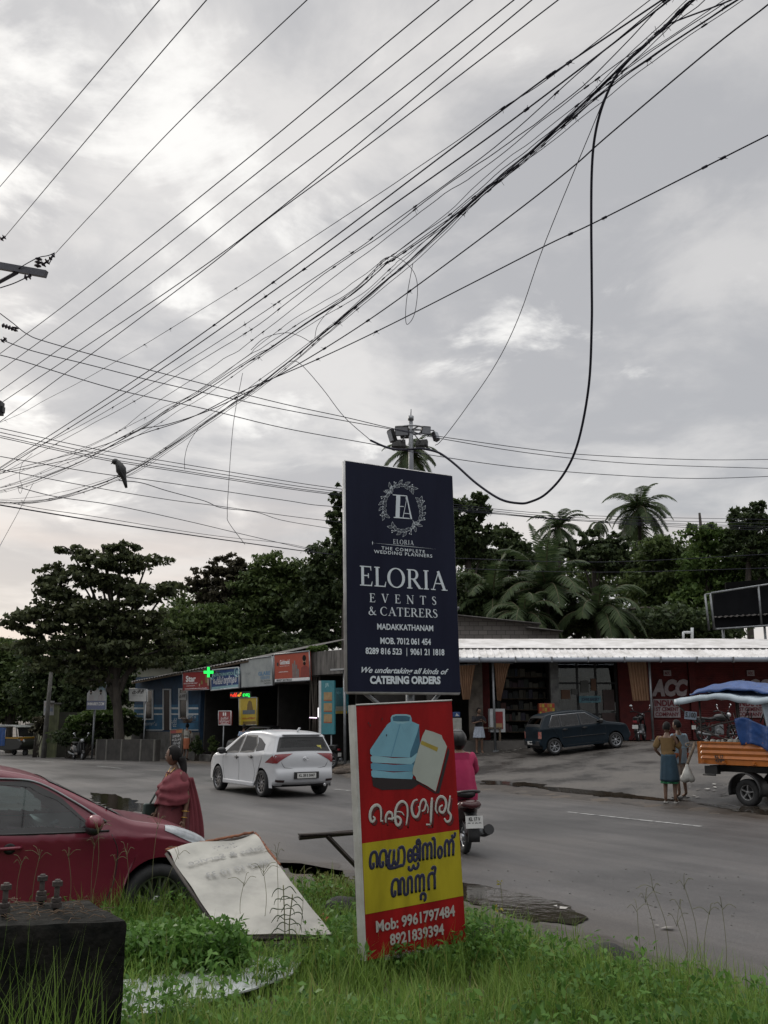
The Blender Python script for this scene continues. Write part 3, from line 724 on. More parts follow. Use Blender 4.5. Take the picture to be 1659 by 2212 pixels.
# utility pole with paper board, gate pillar, compound wall
p0 = at(100, 49.5); top = P(113, 1425, 49.5)
o = thing('utility_pole', 'grey concrete utility pole at the roadside in front of the dark trees', 'utility pole', p0)
mb = MB(); mb.tube([p0 - V((0, 0, .3)), p0.lerp(top, .5), top], [.13, .11, .08], 10); part(mb, 'shaft', K['concrete'], o)
mb = MB(); mb.box(top - V((0, 0, .5)), (1.2, .08, .1)); part(mb, 'crossarm', K['steel'], o)
o = thing('notice_board', 'pale paper notice board fixed behind the roadside utility pole', 'notice board', P(106, 1545, 49.8))
f = Face(P(95, 1514, 49.8), P(117, 1514, 49.8), P(116, 1545, 49.8), P(94, 1545, 49.8)); mb = MB(); f.slab(mb, .05); part(mb, 'panel', mat('faded_paper', (.42, .42, .42), .6, var=.15), o)
mb = MB(); f.rect(mb, .1, .5, .9, .75, .004, 0); f.rect(mb, .08, .1, .9, .35, .004, 1); part(mb, 'faded_print', [mat('faded_blue', (.25, .28, .36), .6), mat('faded_pink', (.42, .36, .34), .6)], o)
mb = MB(); mb.tube([P(104, 1546, 49.9), P(103, 1560, 49.9)], .04, 6); mb.tube([P(104, 1560, 49.9), tuple(P(104, 1560, 49.9)[:2]) + (-.3,)], .04, 6); part(mb, 'post', K['steel'], o)
p0 = at(117, 50); o = thing('gate_pillar', 'pale yellow green gate pillar right of the roadside utility pole', 'pillar', p0)
mb = MB(); mb.box(p0 + V((0, 0, 1.25)), (.38, .38, 2.9)); part(mb, 'shaft', mat('lime_wash', (.2, .22, .11), .8, c2=(.07, .075, .05), scale=2), o, bevel=.02)
mb = MB(); mb.box(p0 + V((0, 0, 2.74)), (.5, .5, .08)); part(mb, 'cap', K['concrete'], o)
def wall(name, label, a, b, h, t, m, coping=None, sink=.4):
	a, b = V(a), V(b); d = (b - a).normalized(); s = V((-d.y, d.x, 0)) * t / 2; o = thing(name, label, 'wall', (a + b) / 2); mb = MB(); rows = []
	for i in range(13):
		p = a.lerp(b, i / 12); z = g(p.x, p.y); rows.append([(q.x, q.y, zz) for q, zz in ((p - s, z - sink), (p + s, z - sink), (p + s, z + h), (p - s, z + h))])
	mb.loft(rows, 0, True, False); part(mb, 'masonry', m, o)
	if coping:
		mb = MB(); rows = []
		for i in range(13):
			p = a.lerp(b, i / 12); z = g(p.x, p.y) + h; rows.append([(q.x, q.y, zz) for q, zz in ((p - s * 1.3, z), (p + s * 1.3, z), (p + s * 1.3, z + .08), (p - s * 1.3, z + .08))])
		mb.loft(rows, 0, True, False); part(mb, 'coping', coping, o)
	return o
wall('compound_wall', 'dark mossy compound wall behind the gate pillar', at(121, 50.2), at(195, 51.5), 2.3, .2, mat('mossy_wall', (.07, .07, .05), .9, c2=(.03, .03, .025), scale=2))
wall('compound_wall', 'pale lime washed wall behind the auto rickshaw', at(60, 62), at(98, 52), 1.7, .2, mat('pale_lime_wash', (.26, .27, .16), .85, c2=(.12, .12, .09), scale=1.5), K['concrete'])
o = wall('culvert_wall', 'low dark concrete culvert wall with pale strips beside the road', at(218, 46.2), at(345, 43.5), .95, .25, mat('dark_wet_plaster', (.06, .055, .05), .9, c2=(.025, .024, .022), scale=3))
mb = MB(); a, b = at(218, 46.2), at(345, 43.5)
for t in (.0, .18, .44, .76, .98):
	p = a.lerp(b, t) + NR * .13; mb.box((p.x, p.y, g(p.x, p.y) + .45), (.1, .04, 1.0), Matrix.Rotation(math.atan2(E_.y, E_.x), 3, 'Z'))
part(mb, 'pale_strip', mat('pale_strip', (.14, .135, .12), .8), o)
# black board leaning by the house
o, f = board('menu_board', 'black board with rows of white writing and a red top, standing by the house', 'sign', [(368, 1577), (394, 1575), (393, 1630), (369, 1631)], 1.6, mat('black_flex', (.02, .02, .022), .5), (.02, K['wood']))
mb = MB(); f.rect(mb, .02, .02, .5, .14, .004); f.rect(mb, .05, .84, .9, .97, .004); part(mb, 'red_strip', redm, o)
mb = MB(); f.rect(mb, .5, .02, .98, .14, .005); part(mb, 'orange_strip', mat('orange_print', (.35, .1, .03), .5), o)
letter(f, o, [('ഊണ് മീൻ', .2, .85, .3, .09), ('കപ്പ കറി', .15, .9, .44, .09), ('ബീഫ് പുട്ട്', .2, .85, .58, .09), ('ചായ കടി', .15, .8, .72, .09)], K['white'])
# pale far buildings seen through the big tree
o = thing('pale_house', 'pale two storey house half hidden behind the big spreading tree', 'house', at(270, 66))
mb = MB(); c = at(285, 66); mb.box(c + V((0, 0, 2.5)), (8, 5, 6.4)); part(mb, 'wall', mat('cream_wall', (.4, .4, .33), .8, var=.2, scale=1), o)
mb = MB(); mb.box(c + V((-.3, -.3, 5.9)), (9, 6, .25)); part(mb, 'roof_slab', K['concrete'], o)
for dx in (-2.2, .2, 2.4):
	mb = MB(); mb.box(c + V((dx, -2.52, 4.1)), (1.1, .08, 1.2)); part(mb, 'window', darkglass, o)

# ================================================================== building on the right
RY = 35.0
RP = Plane((0, RY, 0), (0, -1, 0))
def rp(px, py, off=0.0): return RP.hit(px, py, off)
def rx(px, Y=RY): return P(px, 1548, Y).x
def rz(py, Y=RY): return P(830, py, Y).z
def rpart(mb, name, m, par, **k): return part(mb, name, m, par, **k)
FZ = 1.0
rb = thing('bakery_building', 'single storey row of shops with white sheet metal roof, gutter and dark veranda', 'shops', (7, 36, FZ))
X0, X1 = rx(925), rx(1800)
def bx(mb, x0, x1, y0, y1, z0, z1, mi=0): mb.box(((x0 + x1) / 2, (y0 + y1) / 2, (z0 + z1) / 2), (x1 - x0, y1 - y0, z1 - z0), None, mi)
roofm = mat('white_roof_sheet', (.72, .70, .69), .5, scale=1.6, c2=(.42, .40, .38), thr=(.25, .6))
mb = MB(); zE, zM, zT = rz(1421, 34.2), rz(1403, 35.3), rz(1380, 37.6); rows = []
for x in np.arange(X0, X1, .0625):
	k = 0.045 if int(round(x / .0625)) % 4 == 0 else 0.0
	rows.append([(x, 34.2, zE + k), (x, 34.75, (zE + zM) / 2 + k), (x, 35.32, zM + k)])
mb.grid(rows, 0, False); rpart(mb, 'roof', roofm, rb)
mb = MB(); rows = [[(x, 35.3, zM + .055 + .012 * noise.noise(V((x * .7, 0, 0)))), (x, 36.5, (zM + zT) / 2 + .06 + .03 * noise.noise(V((x * .45, 3, 0)))), (x, 37.6, zT + .03 * noise.noise(V((x * .5, 7, 0)))), (x, 38.2, zT - .4)] for x in np.arange(X0, X1, .3)]
mb.grid(rows); rpart(mb, 'ridge_flashing', roofm, rb)
mb = MB(); mb.tube([(X0, 34.12, zE - .08), (X1, 34.12, zE - .06)], .09, 10); rpart(mb, 'gutter', mat('grey_gutter', (.3, .33, .38), .4, var=.1), rb)
mb = MB()
for x in np.arange(X0 + .5, X1, 1.3): mb.box((x, 34.1, zE - .07), (.04, .22, .2))
rpart(mb, 'gutter_bracket', K['steel'], rb)
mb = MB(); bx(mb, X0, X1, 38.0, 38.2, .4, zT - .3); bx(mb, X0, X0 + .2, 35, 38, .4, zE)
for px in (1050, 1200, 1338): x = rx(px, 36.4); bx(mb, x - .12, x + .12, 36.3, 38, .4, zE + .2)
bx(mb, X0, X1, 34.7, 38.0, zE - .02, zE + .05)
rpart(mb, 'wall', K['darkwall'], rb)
mb = MB(); bx(mb, X0, X1, 34.7, 38.0, .3, FZ); rpart(mb, 'veranda_floor', mat('dirty_cement', (.12, .11, .1), .8, c2=(.06, .055, .05), scale=2), rb)
mb = MB(); x = rx(1199, 35.2); bx(mb, x - .15, x + .15, 35.0, 35.3, FZ, zE); rpart(mb, 'pillar', mat('poster_worn_pillar', (.16, .16, .15), .8, c2=(.05, .05, .05), scale=4), rb)
brickred = mat('red_brick_paint', (.16, .02, .018), .75, c2=(.08, .012, .012), scale=3)
mb = MB(); bx(mb, rx(1338, 36.2), rx(1410, 36.2), 36.05, 36.2, FZ, zE); bx(mb, rx(1410, 36.2), rx(1800, 36.2), 36.15, 36.3, rz(1430, 36.2), zE); rpart(mb, 'red_wall', brickred, rb)
for a, b in ((1492, 1506), (1020, 1058)): mb = MB(); bx(mb, rx(a, 36.2), rx(b, 36.2), 36.05, 36.15, FZ, zE); rpart(mb, 'red_pier', brickred, rb)
mb = MB(); x = rx(1028, 35.6); bx(mb, x - .26, x + .26, 35.5, 35.75, FZ, zE); rpart(mb, 'poster_wall', mat('peeling_wall', (.2, .17, .14), .85, c2=(.07, .06, .05), scale=3), rb)
for px0, px1 in ((1410, 1491), (1507, 1591), (1592, 1760)):
	mb = MB(); x0, x1 = rx(px0, 36.2), rx(px1, 36.2); rows = []
	for i, z in enumerate(np.arange(FZ, rz(1430, 36.2), .035)): rows.append([(x0, 36.16 + .012 * (i % 2), z), (x1, 36.16 + .012 * (i % 2), z)])
	mb.grid(rows, 0, False); rpart(mb, 'rolling_shutter', brickred, rb)
adm = mat('faded_white_letters', (.46, .39, .40), .6, var=.3, scale=10); admd = mat('faded_red_letters', (.2, .03, .04), .6)
def ad(pxo, last):
	q = Plane((0, 36.1, 0), (0, -1, 0)); mb = MB()
	def T(b, a0, a1, y, h, **k): put_text(mb, b, q.hit(pxo + a0, y), q.hit(pxo + a1, y), h / 2080 * 36.1, (0, -1, 0), up=V((0, 0, 1)), **k)
	T('ACC', 0, 81, 1501, 31, bold=.07, shear=.25)
	rpart(mb, 'painted_letters', adm, rb); mb = MB()
	a, b = q.hit(pxo + 4, 1510), q.hit(pxo + 63, 1550); bx(mb, a.x, b.x, 36.09, 36.1, b.z, a.z)
	rpart(mb, 'painted_box', adm, rb); mb = MB()
	a, b = q.hit(pxo + 26, 1448), q.hit(pxo + 43, 1460); bx(mb, a.x, b.x, 36.09, 36.1, b.z, a.z)
	rpart(mb, 'painted_box', adm, rb); mb = MB(); q = Plane((0, 36.08, 0), (0, -1, 0))
	T("INDIA'S", 7, 60, 1525, 12, bold=.04); T('1ST CEMENT', 7, 60, 1536, 8, bold=.03); T('COMPANY', 9, 60, 1547, 8, bold=.03); T('ACC', 29, 40, 1457, 6, bold=.04)
	rpart(mb, 'painted_red_letters', admd, rb)
ad(1407, 0); ad(1587, 1)
# inside the bakery: shelves, glazed front, goods
for a, b, lab in ((1072, 1192, 'dim shelves of packets behind the gathered curtain'), (1206, 1334, 'dim shelves of jars and packets behind the bakery glass')):
	sh = MB(); st = [MB(), MB(), MB()]; x0, x1 = rx(a, 37.6), rx(b, 37.6)
	for k in range(6):
		z = FZ + .25 + k * .42; bx(sh, x0, x1, 37.4, 37.9, z, z + .03); t = x0
		while t < x1 - .25:
			w = rnd.uniform(.08, .26); h = rnd.uniform(.12, .34); bx(st[rnd.randrange(3)], t, t + w * .9, 37.42, 37.7, z + .031, z + .03 + h); t += w
	s = thing('shop_shelf', lab, 'shelf', ((x0 + x1) / 2, 37.6, FZ)); part(sh, 'shelf_board', K['wood'], s)
	for m_, c_ in zip(st, cols): stuff(part(m_, 'stock', c_, s))
o = thing('glass_shopfront', 'glazed bakery front with dark frames and posters between pillar and red wall', 'shop front', (rx(1270, 36.3), 36.3, FZ)); mb = MB()
xs_ = [rx(p, 36.3) for p in (1206, 1250, 1290, 1334)]
for x in xs_: bx(mb, x - .04, x + .04, 36.26, 36.34, FZ, zE - .05)
for z in (FZ + .02, FZ + .9, rz(1478, 36.3)):
	for a, b in zip(xs_, xs_[1:]): bx(mb, a + .04, b - .04, 36.27, 36.33, z, z + .07)
part(mb, 'frame', K['black'], o)
mb = MB(); bx(mb, xs_[0], xs_[-1], 36.295, 36.3, FZ + .1, zE - .1); part(mb, 'pane', glassmat('shop_glass', (.7, .72, .72), .0), o)
mb = MB()
for px0, py0, px1, py1, mi in ((1212, 1490, 1232, 1510, 0), (1234, 1488, 1248, 1500, 1), (1254, 1470, 1272, 1496, 1), (1276, 1466, 1288, 1492, 0), (1300, 1540, 1330, 1566, 2), (1302, 1490, 1328, 1534, 2)):
	a, b = P(px0, py0, 36.25), P(px1, py1, 36.25); bx(mb, a.x, b.x, 36.23, 36.25, b.z, a.z, mi)
part(mb, 'poster', [mat('dull_orange_poster', (.17, .08, .04), .5, scale=3), mat('grey_poster', (.13, .13, .12), .5, scale=3), mat('dull_maroon_poster', (.08, .05, .045), .5, scale=6)], o)
f = Face(P(1251, 1503.5, 36.1), P(1298, 1503, 36.1), P(1298, 1517.5, 36.1), P(1251, 1518, 36.1)); o = thing('name_board', 'small pale blue board with dark lettering on the glazed bakery front', 'sign', f.bl)
mb = MB(); f.slab(mb, .04); part(mb, 'panel', mat('pale_blue_board', (.12, .27, .32), .5), o); letter(f, o, [('JOHNS BAKERY', .1, .93, .74, .45, dict(bold=.05))], mat('ink_print', (.02, .04, .08), .5))
# veranda poles
for px0, px1, py0, py1, lab in ((1064, 1070, 1429, 1603, 'thin galvanised veranda pole beside the gathered curtain'), (1402, 1411, 1427, 1592, 'thin galvanised veranda pole beside the straight curtain')):
	a, b = P(px0, py0, 34.5), P(px1, py1, 34.5); o = thing('veranda_pole', lab, 'pole', (b.x, b.y, g(b.x, b.y))); mb = MB(); mb.tube([(a.x, a.y, zE - .05), (b.x, b.y, g(b.x, b.y) - .05)], .045, 8); part(mb, 'shaft', K['steel'], o)
	mb = MB(); mb.box((b.x, b.y, g(b.x, b.y) + .02), (.2, .2, .05)); part(mb, 'base_plate', K['steel'], o)
def curtain(label, tl, tr, bl, br, Y, m):
	o = thing('curtain', label, 'curtain', P((bl[0] + br[0]) / 2, bl[1], Y)); mb = MB(); rows = []
	for i in range(13):
		t = i / 12; e = t ** .8; row = []
		for k in range(49):
			s = k / 48; p = P(tl[0] + (tr[0] - tl[0]) * s, tl[1] + (tr[1] - tl[1]) * s, Y).lerp(P(bl[0] + (br[0] - bl[0]) * s, bl[1] + (br[1] - bl[1]) * s, Y), t)
			x0 = tl[0] + (tr[0] - tl[0]) * s; x1 = bl[0] + (br[0] - bl[0]) * s; p.x = P(x0 + (x1 - x0) * e, 1548, Y).x
			row.append(p + V((0, .06 * math.sin(s * 40 + .6 * math.sin(t * 3)) * (.5 + .5 * t), 0)))
		rows.append(row)
	mb.grid(rows); part(mb, 'cloth', m, o)
	mb = MB(); mb.tube([P(tl[0] - 3, tl[1], Y), P(tr[0] + 3, tr[1], Y)], .025, 6); part(mb, 'curtain_rail', K['steel'], o)
curm = mat('peach_curtain', (.34, .2, .12), .85, var=.2, scale=4)
curtain('peach curtain hanging and gathered, half hidden by the dark blue board', (990, 1437), (1030, 1435), (1000, 1511), (1016, 1511), 34.7, curm)
curtain('peach curtain gathered to a point beside the veranda pole', (1070, 1431), (1106, 1433), (1075, 1513), (1083, 1514), 34.7, curm)
curtain('peach curtain hanging straight and wide next to the red shutters', (1361, 1429), (1403, 1427), (1369, 1514), (1405, 1513), 34.8, curm)
def crate(name, label, cat, px0, py0, px1, py1, Y, d, m, pm=None, pic=None):
	a, b = P(px0, py0, Y), P(px1, py1, Y); z0 = FZ
	o = thing(name, label, cat, ((a.x + b.x) / 2, Y, b.z)); mb = MB(); bx(mb, a.x, b.x, Y, Y + d, b.z, a.z); part(mb, 'body', m, o, bevel=.015)
	if pm:
		f = Face((a.x, Y, a.z), (b.x, Y, a.z), (b.x, Y, b.z), (a.x, Y, b.z)); mb = MB(); pic(f, mb); part(mb, 'front_panel', pm, o)
	return o
crate('chest_freezer', 'white cabinet with a red front poster under the gathered curtain', 'cabinet', 1058, 1531, 1092, 1582, 34.9, .6, whitep, [redm, mat('ice_print', (.3, .2, .1), .5)], lambda f, mb: (f.rect(mb, .28, .12, .85, .86, .004, 0), f.rect(mb, .32, .62, .8, .8, .008, 1)))
crate('snack_rack', 'rack of orange and red snack packets by the pillar', 'snack rack', 1164, 1519, 1199, 1546, 34.8, .3, mat('rack_red', (.25, .06, .03), .5), [mat('orange_packet', (.4, .15, .03), .4), mat('yellow_packet', (.4, .3, .04), .4), mat('red_packet', (.35, .04, .02), .4)],
	  lambda f, mb: [f.rect(mb, .04 + .16 * i, .06 + .31 * j, .18 + .16 * i, .33 + .31 * j, .006, (i + 2 * j) % 3) for i in range(6) for j in range(3)])
o = thing('rack_stand', 'thin dark stand under the rack of snack packets', 'stand', P(1182, 1590, 34.95)); mb = MB()
for px in (1168, 1195): mb.tube([P(px, 1546, 34.95), (P(px, 1546, 34.95).x, 34.95, FZ)], .025, 6)
mb.tube([P(1168, 1566, 34.95), P(1195, 1566, 34.95)], .02, 6); part(mb, 'leg_frame', K['black'], o)
crate('drinks_cooler', 'white louvred cooler under a small blue sign, partly behind the signs', 'cooler', 976, 1551, 998, 1596, 34.6, .6, mat('yellowed_white', (.33, .33, .3), .6))
crate('blue_sign', 'small blue sign with a white peak above the white cooler', 'sign', 978, 1538, 994, 1549, 34.6, .05, navym, whitep, lambda f, mb: f.poly(mb, [(.35, .8), (.5, .2), (.7, .5), (.9, .8)], .005))
o = thing('veranda_bench', 'dim wooden bench on the veranda beside the standing man', 'bench', P(1062, 1597, 34.8)); mb = MB(); c = P(1057, 1585, 34.9)
mb.box((c.x, 35, FZ + .45), (.9, .35, .05)); part(mb, 'seat', K['wood'], o)
for s in (-.38, .38): mb = MB(); mb.box((c.x + s, 35, FZ + .21), (.06, .3, .42)); part(mb, 'leg', K['wood'], o)

# block wall building behind, roof pipe, billboard frame
blockm = None
def blockwall_mat():
	m, nt, b = principled('cement_blocks'); N, L = nt.nodes, nt.links; tc = N.new('ShaderNodeTexCoord'); mp = N.new('ShaderNodeMapping'); L.new(tc.outputs['Object'], mp.inputs[0]); mp.inputs['Rotation'].default_value = (R(90), 0, 0)
	br = N.new('ShaderNodeTexBrick'); L.new(mp.outputs[0], br.inputs['Vector']); br.inputs['Scale'].default_value = 1; br.inputs['Brick Width'].default_value = .4; br.inputs['Row Height'].default_value = .2; br.inputs['Mortar Size'].default_value = .012
	br.inputs['Color1'].default_value = (.2, .18, .165, 1); br.inputs['Color2'].default_value = (.15, .135, .125, 1); br.inputs['Mortar'].default_value = (.07, .065, .06, 1); L.new(br.outputs[0], b.inputs['Base Color']); b.inputs['Roughness'].default_value = .9
	return m
o = thing('block_building', 'unplastered cement block building with sloping sheet roof behind the white roof', 'building', (rx(1110, 42), 44, 1)); mb = MB()
bx(mb, rx(940, 42), rx(1172, 42), 42, 46, .5, rz(1352, 42)); bx(mb, rx(1172, 42), rx(1214, 42), 42, 46, .5, rz(1364, 42)); part(mb, 'wall', blockwall_mat(), o)
bz = rz(1352, 42); mb = MB(); mb.add([(rx(960, 42), 42, bz), (rx(1172, 42), 42, bz), (rx(1172, 42), 42, bz + .03), (rx(960, 42), 42, rz(1328, 42))] + [(rx(960, 42), 46, bz), (rx(1172, 42), 46, bz), (rx(1172, 42), 46, bz + .03), (rx(960, 42), 46, rz(1328, 42))], [(0, 1, 2, 3), (7, 6, 5, 4), (0, 4, 5, 1), (3, 2, 6, 7), (0, 3, 7, 4)]); part(mb, 'gable', blockwall_mat(), o)
mb = MB(); mb.grid([[(rx(955, 41.6), y, rz(1326, 41.6)) for y in (41.6, 46.4)], [(rx(1176, 41.6), y, rz(1348, 41.6)) for y in (41.6, 46.4)]]); mb.grid([[(rx(1145, 41.6), y, rz(1353.5, 41.6)) for y in (41.6, 46.4)], [(rx(1224, 41.6), y, rz(1362, 41.6)) for y in (41.6, 46.4)]])
q = part(mb, 'roof_sheet', tinm, o); sl = q.modifiers.new('thick', 'SOLIDIFY'); sl.thickness = .05
o = thing('roof_pipe', 'white plastic water pipe standing up behind the roof ridge', 'pipe', P(1494, 1376, 38)); mb = MB(); mb.tube([P(1476, 1380, 38), P(1476, 1365, 38)], .05, 8); mb.tube([P(1476, 1366, 38), P(1496, 1366, 38)], .05, 8); mb.tube([P(1495, 1380, 38), P(1495, 1356, 38)], .06, 8); part(mb, 'pipework', whitep, o)
BP = Plane(P(1600, 1300, 40), (.12, -1, 0))
o = thing('billboard_frame', 'dark unfinished billboard with galvanised frame on the roof at right', 'billboard', BP.hit(1620, 1375)); mb = MB()
q = [BP.hit(1541, 1283, -.2), BP.hit(1800, 1246, -.2), BP.hit(1800, 1345, -.2), BP.hit(1541, 1360, -.2)]; Face(*q).slab(mb, .1); part(mb, 'panel', mat('dark_sheet', (.006, .0065, .008), .7, var=.4, scale=2, spec=.1), o)
mb = MB(); q = Face(BP.hit(1568, 1258, -.6), BP.hit(1800, 1240, -.6), BP.hit(1800, 1330, -.6), BP.hit(1568, 1335, -.6)); q.slab(mb, .1); part(mb, 'back_panel', mat('black_sheet', (.004, .004, .004), .8, spec=.1), o)
mb = MB()
for a, b in (((1523, 1284), (1532, 1362)), ((1534, 1281), (1543, 1360)), ((1536, 1281), (1800, 1241)), ((1545, 1359), (1800, 1342)), ((1638, 1265), (1645, 1350))): mb.tube([BP.hit(*a), BP.hit(*b)], .045, 6)
mb.tube([BP.hit(1523, 1284, 0), BP.hit(1534, 1282, -.0)], .03, 6)
part(mb, 'frame', K['steel'], o)
mb = MB()
for px in (1560, 1650, 1740):
	a = BP.hit(px, 1340, -.35); mb.tube([a, (a.x, a.y, 1)], .06, 6)
part(mb, 'post', K['steel'], o)
mb = MB(); rows = []
for i in range(60):
	p = BP.hit(1545 + i * 4.3, 1334 - i * .25, .02); zz = .03 * math.sin(i * 2.2); rows.append([p + V((0, 0, zz)), p + V((0, .35, .1 + zz))])
mb.grid(rows); part(mb, 'sheet_edge', tinm, o)
# ================================================================== the two big signs
def z4(x, y): return 711.6 + .2512 * x, 962.3 + .2512 * y
def zr(x, y): return 731.9 + .2819 * x, 1490.9 + .2819 * y
def fit_plane(pts):
	n = (pts[1] - pts[0]).cross(pts[0] - pts[2]); return Plane(pts[0], n if n.dot(CAMP - pts[0]) > 0 else -n)
class Sign:
	"""a flat board whose print is measured in zoomed photo pixels (fn maps them to view pixels)"""
	def __init__(s, fn, corners, YL, YR):
		s.fn = fn; tl, tr, br, bl = [fn(*c) for c in corners]
		s.tl, s.bl = P(*tl, YL), P(*bl, YL); s.tr = P(*tr, YR)
		s.pl = fit_plane([s.tl, s.tr, s.bl]); s.br = s.pl.hit(*br); s.n = s.pl.n
		s.f = Face(s.tl, s.tr, s.br, s.bl); s.up = s.f.up
		s.px = (s.pl.hit(*fn(corners[3][0], corners[3][1])) - s.pl.hit(*fn(corners[3][0], corners[3][1] - 100))).length / 100   # metres per zoomed pixel at the left
	def at(s, x, y, off=.003): return s.pl.hit(*s.fn(x, y), off)
	def text(s, mb, body, L, Rr, h, mi=0, off=.003, **k):
		a, b = s.at(*L), s.at(*Rr); c = s.at(L[0], L[1] - h); put_text(mb, body, a, b, (c - a).length, s.n, mi, off=off, up=s.up, **k)
	def poly(s, mb, pts, off, mi=0): mb.add([s.at(x, y, off) for x, y in pts], [list(range(len(pts)))], mi)
	def stroke(s, mb, pts, r, off=.002, mi=0, n=5, k=.12, smooth=True):
		q = catmull([V((x, y, 0)) for x, y in pts], n) if smooth and len(pts) > 2 else [V((x, y, 0)) for x, y in pts]
		m = len(q)
		if isinstance(r, (list, tuple)):
			rr = [r[0] + (r[1] - r[0]) * (math.sin(math.pi * i / (m - 1))) for i in range(m)]
		else: rr = [r] * m
		mb.tube([s.at(p.x, p.y, off) for p in q], [x * s.px for x in rr], 8, mi, True, True, (s.n, k))

# ---- serif capitals as flat ribbons: each glyph = width, list of strokes [(x, y, w), ...]
T_, t_ = .15, .055
def bar(x0, y0, x1, y1, w0, w1=None): return [(x0, y0, w0), (x1, y1, w1 or w0)]
def arc(cx, cy, rx, ry, a0, a1, wmin, wmax, n=26):
	out = []
	for i in range(n + 1):
		a = R(a0 + (a1 - a0) * i / n); out.append((cx + rx * math.cos(a), cy + ry * math.sin(a), wmin + (wmax - wmin) * abs(math.cos(a)) ** 1.5))
	return out
def stem(x): return [bar(x, 0, x, 1, T_), bar(x - .15, .025, x + .15, .025, .05), bar(x - .15, .975, x + .15, .975, .05)]
SERIF = {
	'E': (.74, stem(.2) + [bar(.2, .972, .64, .972, t_), bar(.2, .028, .68, .028, t_), bar(.2, .52, .5, .52, t_), bar(.63, 1, .66, .78, .07, .03), bar(.66, 0, .72, .24, .08, .03), bar(.51, .64, .51, .4, .05)]),
	'L': (.70, stem(.2) + [bar(.2, .028, .62, .028, t_), bar(.62, 0, .68, .27, .08, .03)]),
	'O': (1.02, [arc(.51, .5, .42, .485, 0, 360, .05, .16, 48)]),
	'R': (.9, stem(.2) + [[(.2, .972, t_), (.42, .972, .06)] + arc(.42, .735, .21, .235, 80, -80, .06, .15, 14) + [(.42, .5, .05), (.2, .5, t_)], bar(.42, .5, .78, .04, .14), bar(.7, .025, .95, .025, .05)]),
	'I': (.42, stem(.2)),
	'A': (.96, [bar(.13, .03, .48, 1.0, .055), bar(.44, 1.0, .8, .03, T_), bar(.24, .35, .66, .35, t_), bar(0, .025, .27, .025, .05), bar(.63, .025, .98, .025, .05)]),
	'V': (.92, [bar(.16, .97, .5, .01, T_), bar(.48, .01, .8, .97, .055), bar(0, .975, .34, .975, .05), bar(.66, .975, .94, .975, .05)]),
	'N': (1.0, [bar(.17, .0, .17, .98, .06), bar(.14, .98, .82, .02, T_), bar(.82, .0, .82, 1, .06), bar(.03, .025, .31, .025, .05), bar(.02, .975, .2, .975, .05), bar(.69, .975, .96, .975, .05)]),
	'T': (.8, [bar(.4, 0, .4, .97, T_), bar(.25, .025, .55, .025, .05), bar(.06, .972, .74, .972, t_), bar(.05, 1, .03, .76, .07, .03), bar(.75, 1, .77, .76, .07, .03)]),
	'S': (.62, [[(.5, .78, .05), (.47, .92, .06), (.3, .97, .07), (.13, .9, .11), (.1, .74, .14), (.22, .6, .15), (.4, .48, .16), (.52, .33, .15), (.5, .14, .12), (.34, .03, .07), (.17, .05, .06), (.08, .22, .05)]]),
	'C': (.9, [[(.78, .78, .06), (.72, .9, .05)] + arc(.5, .5, .4, .475, 62, 298, .05, .16, 26) + [(.74, .1, .05), (.8, .22, .04)]]),
	'&': (.95, [[(.86, .5, .05), (.78, .48, .05), (.7, .28, .06), (.5, .06, .07), (.28, .02, .1), (.1, .14, .13), (.1, .32, .13), (.26, .5, .08), (.46, .66, .06), (.48, .86, .09), (.36, .97, .06), (.25, .86, .1), (.27, .7, .13), (.5, .36, .15), (.72, .1, .14), (.92, .03, .06)]]),
}
def serif(sg, mb, body, L, Rr, h, mi=0, gap=.08, off=.003):
	tot = sum((SERIF[c][0] if c in SERIF else .3) + gap for c in body) - gap
	a, b = sg.at(*L, off), sg.at(*Rr, off); ax = (b - a) / tot; c = sg.at(L[0], L[1] - h, off); up = sg.up * (c - a).length; x = 0; k = 0
	for ch in body:
		if ch not in SERIF: x += .3 + gap; continue
		w, st = SERIF[ch]
		for s in st:
			k += 1; vs = []
			for i, (px, py, ww) in enumerate(s):
				p0 = s[max(i - 1, 0)]; p1 = s[min(i + 1, len(s) - 1)]
				if len(s) > 8 and s[0][:2] == s[-1][:2] and i in (0, len(s) - 1): p0, p1 = s[-2], s[1]
				d = V((p1[0] - p0[0], p1[1] - p0[1])); d.normalize(); nx, ny = -d.y * ww / 2, d.x * ww / 2
				for sg_ in (1, -1): vs.append(a + ax * (x + px + nx * sg_) + up * (py + ny * sg_) + sg.n * (k * .00012))
			mb.add(vs, [(2 * i, 2 * i + 1, 2 * i + 3, 2 * i + 2) for i in range(len(s) - 1)], mi)
		x += w + gap

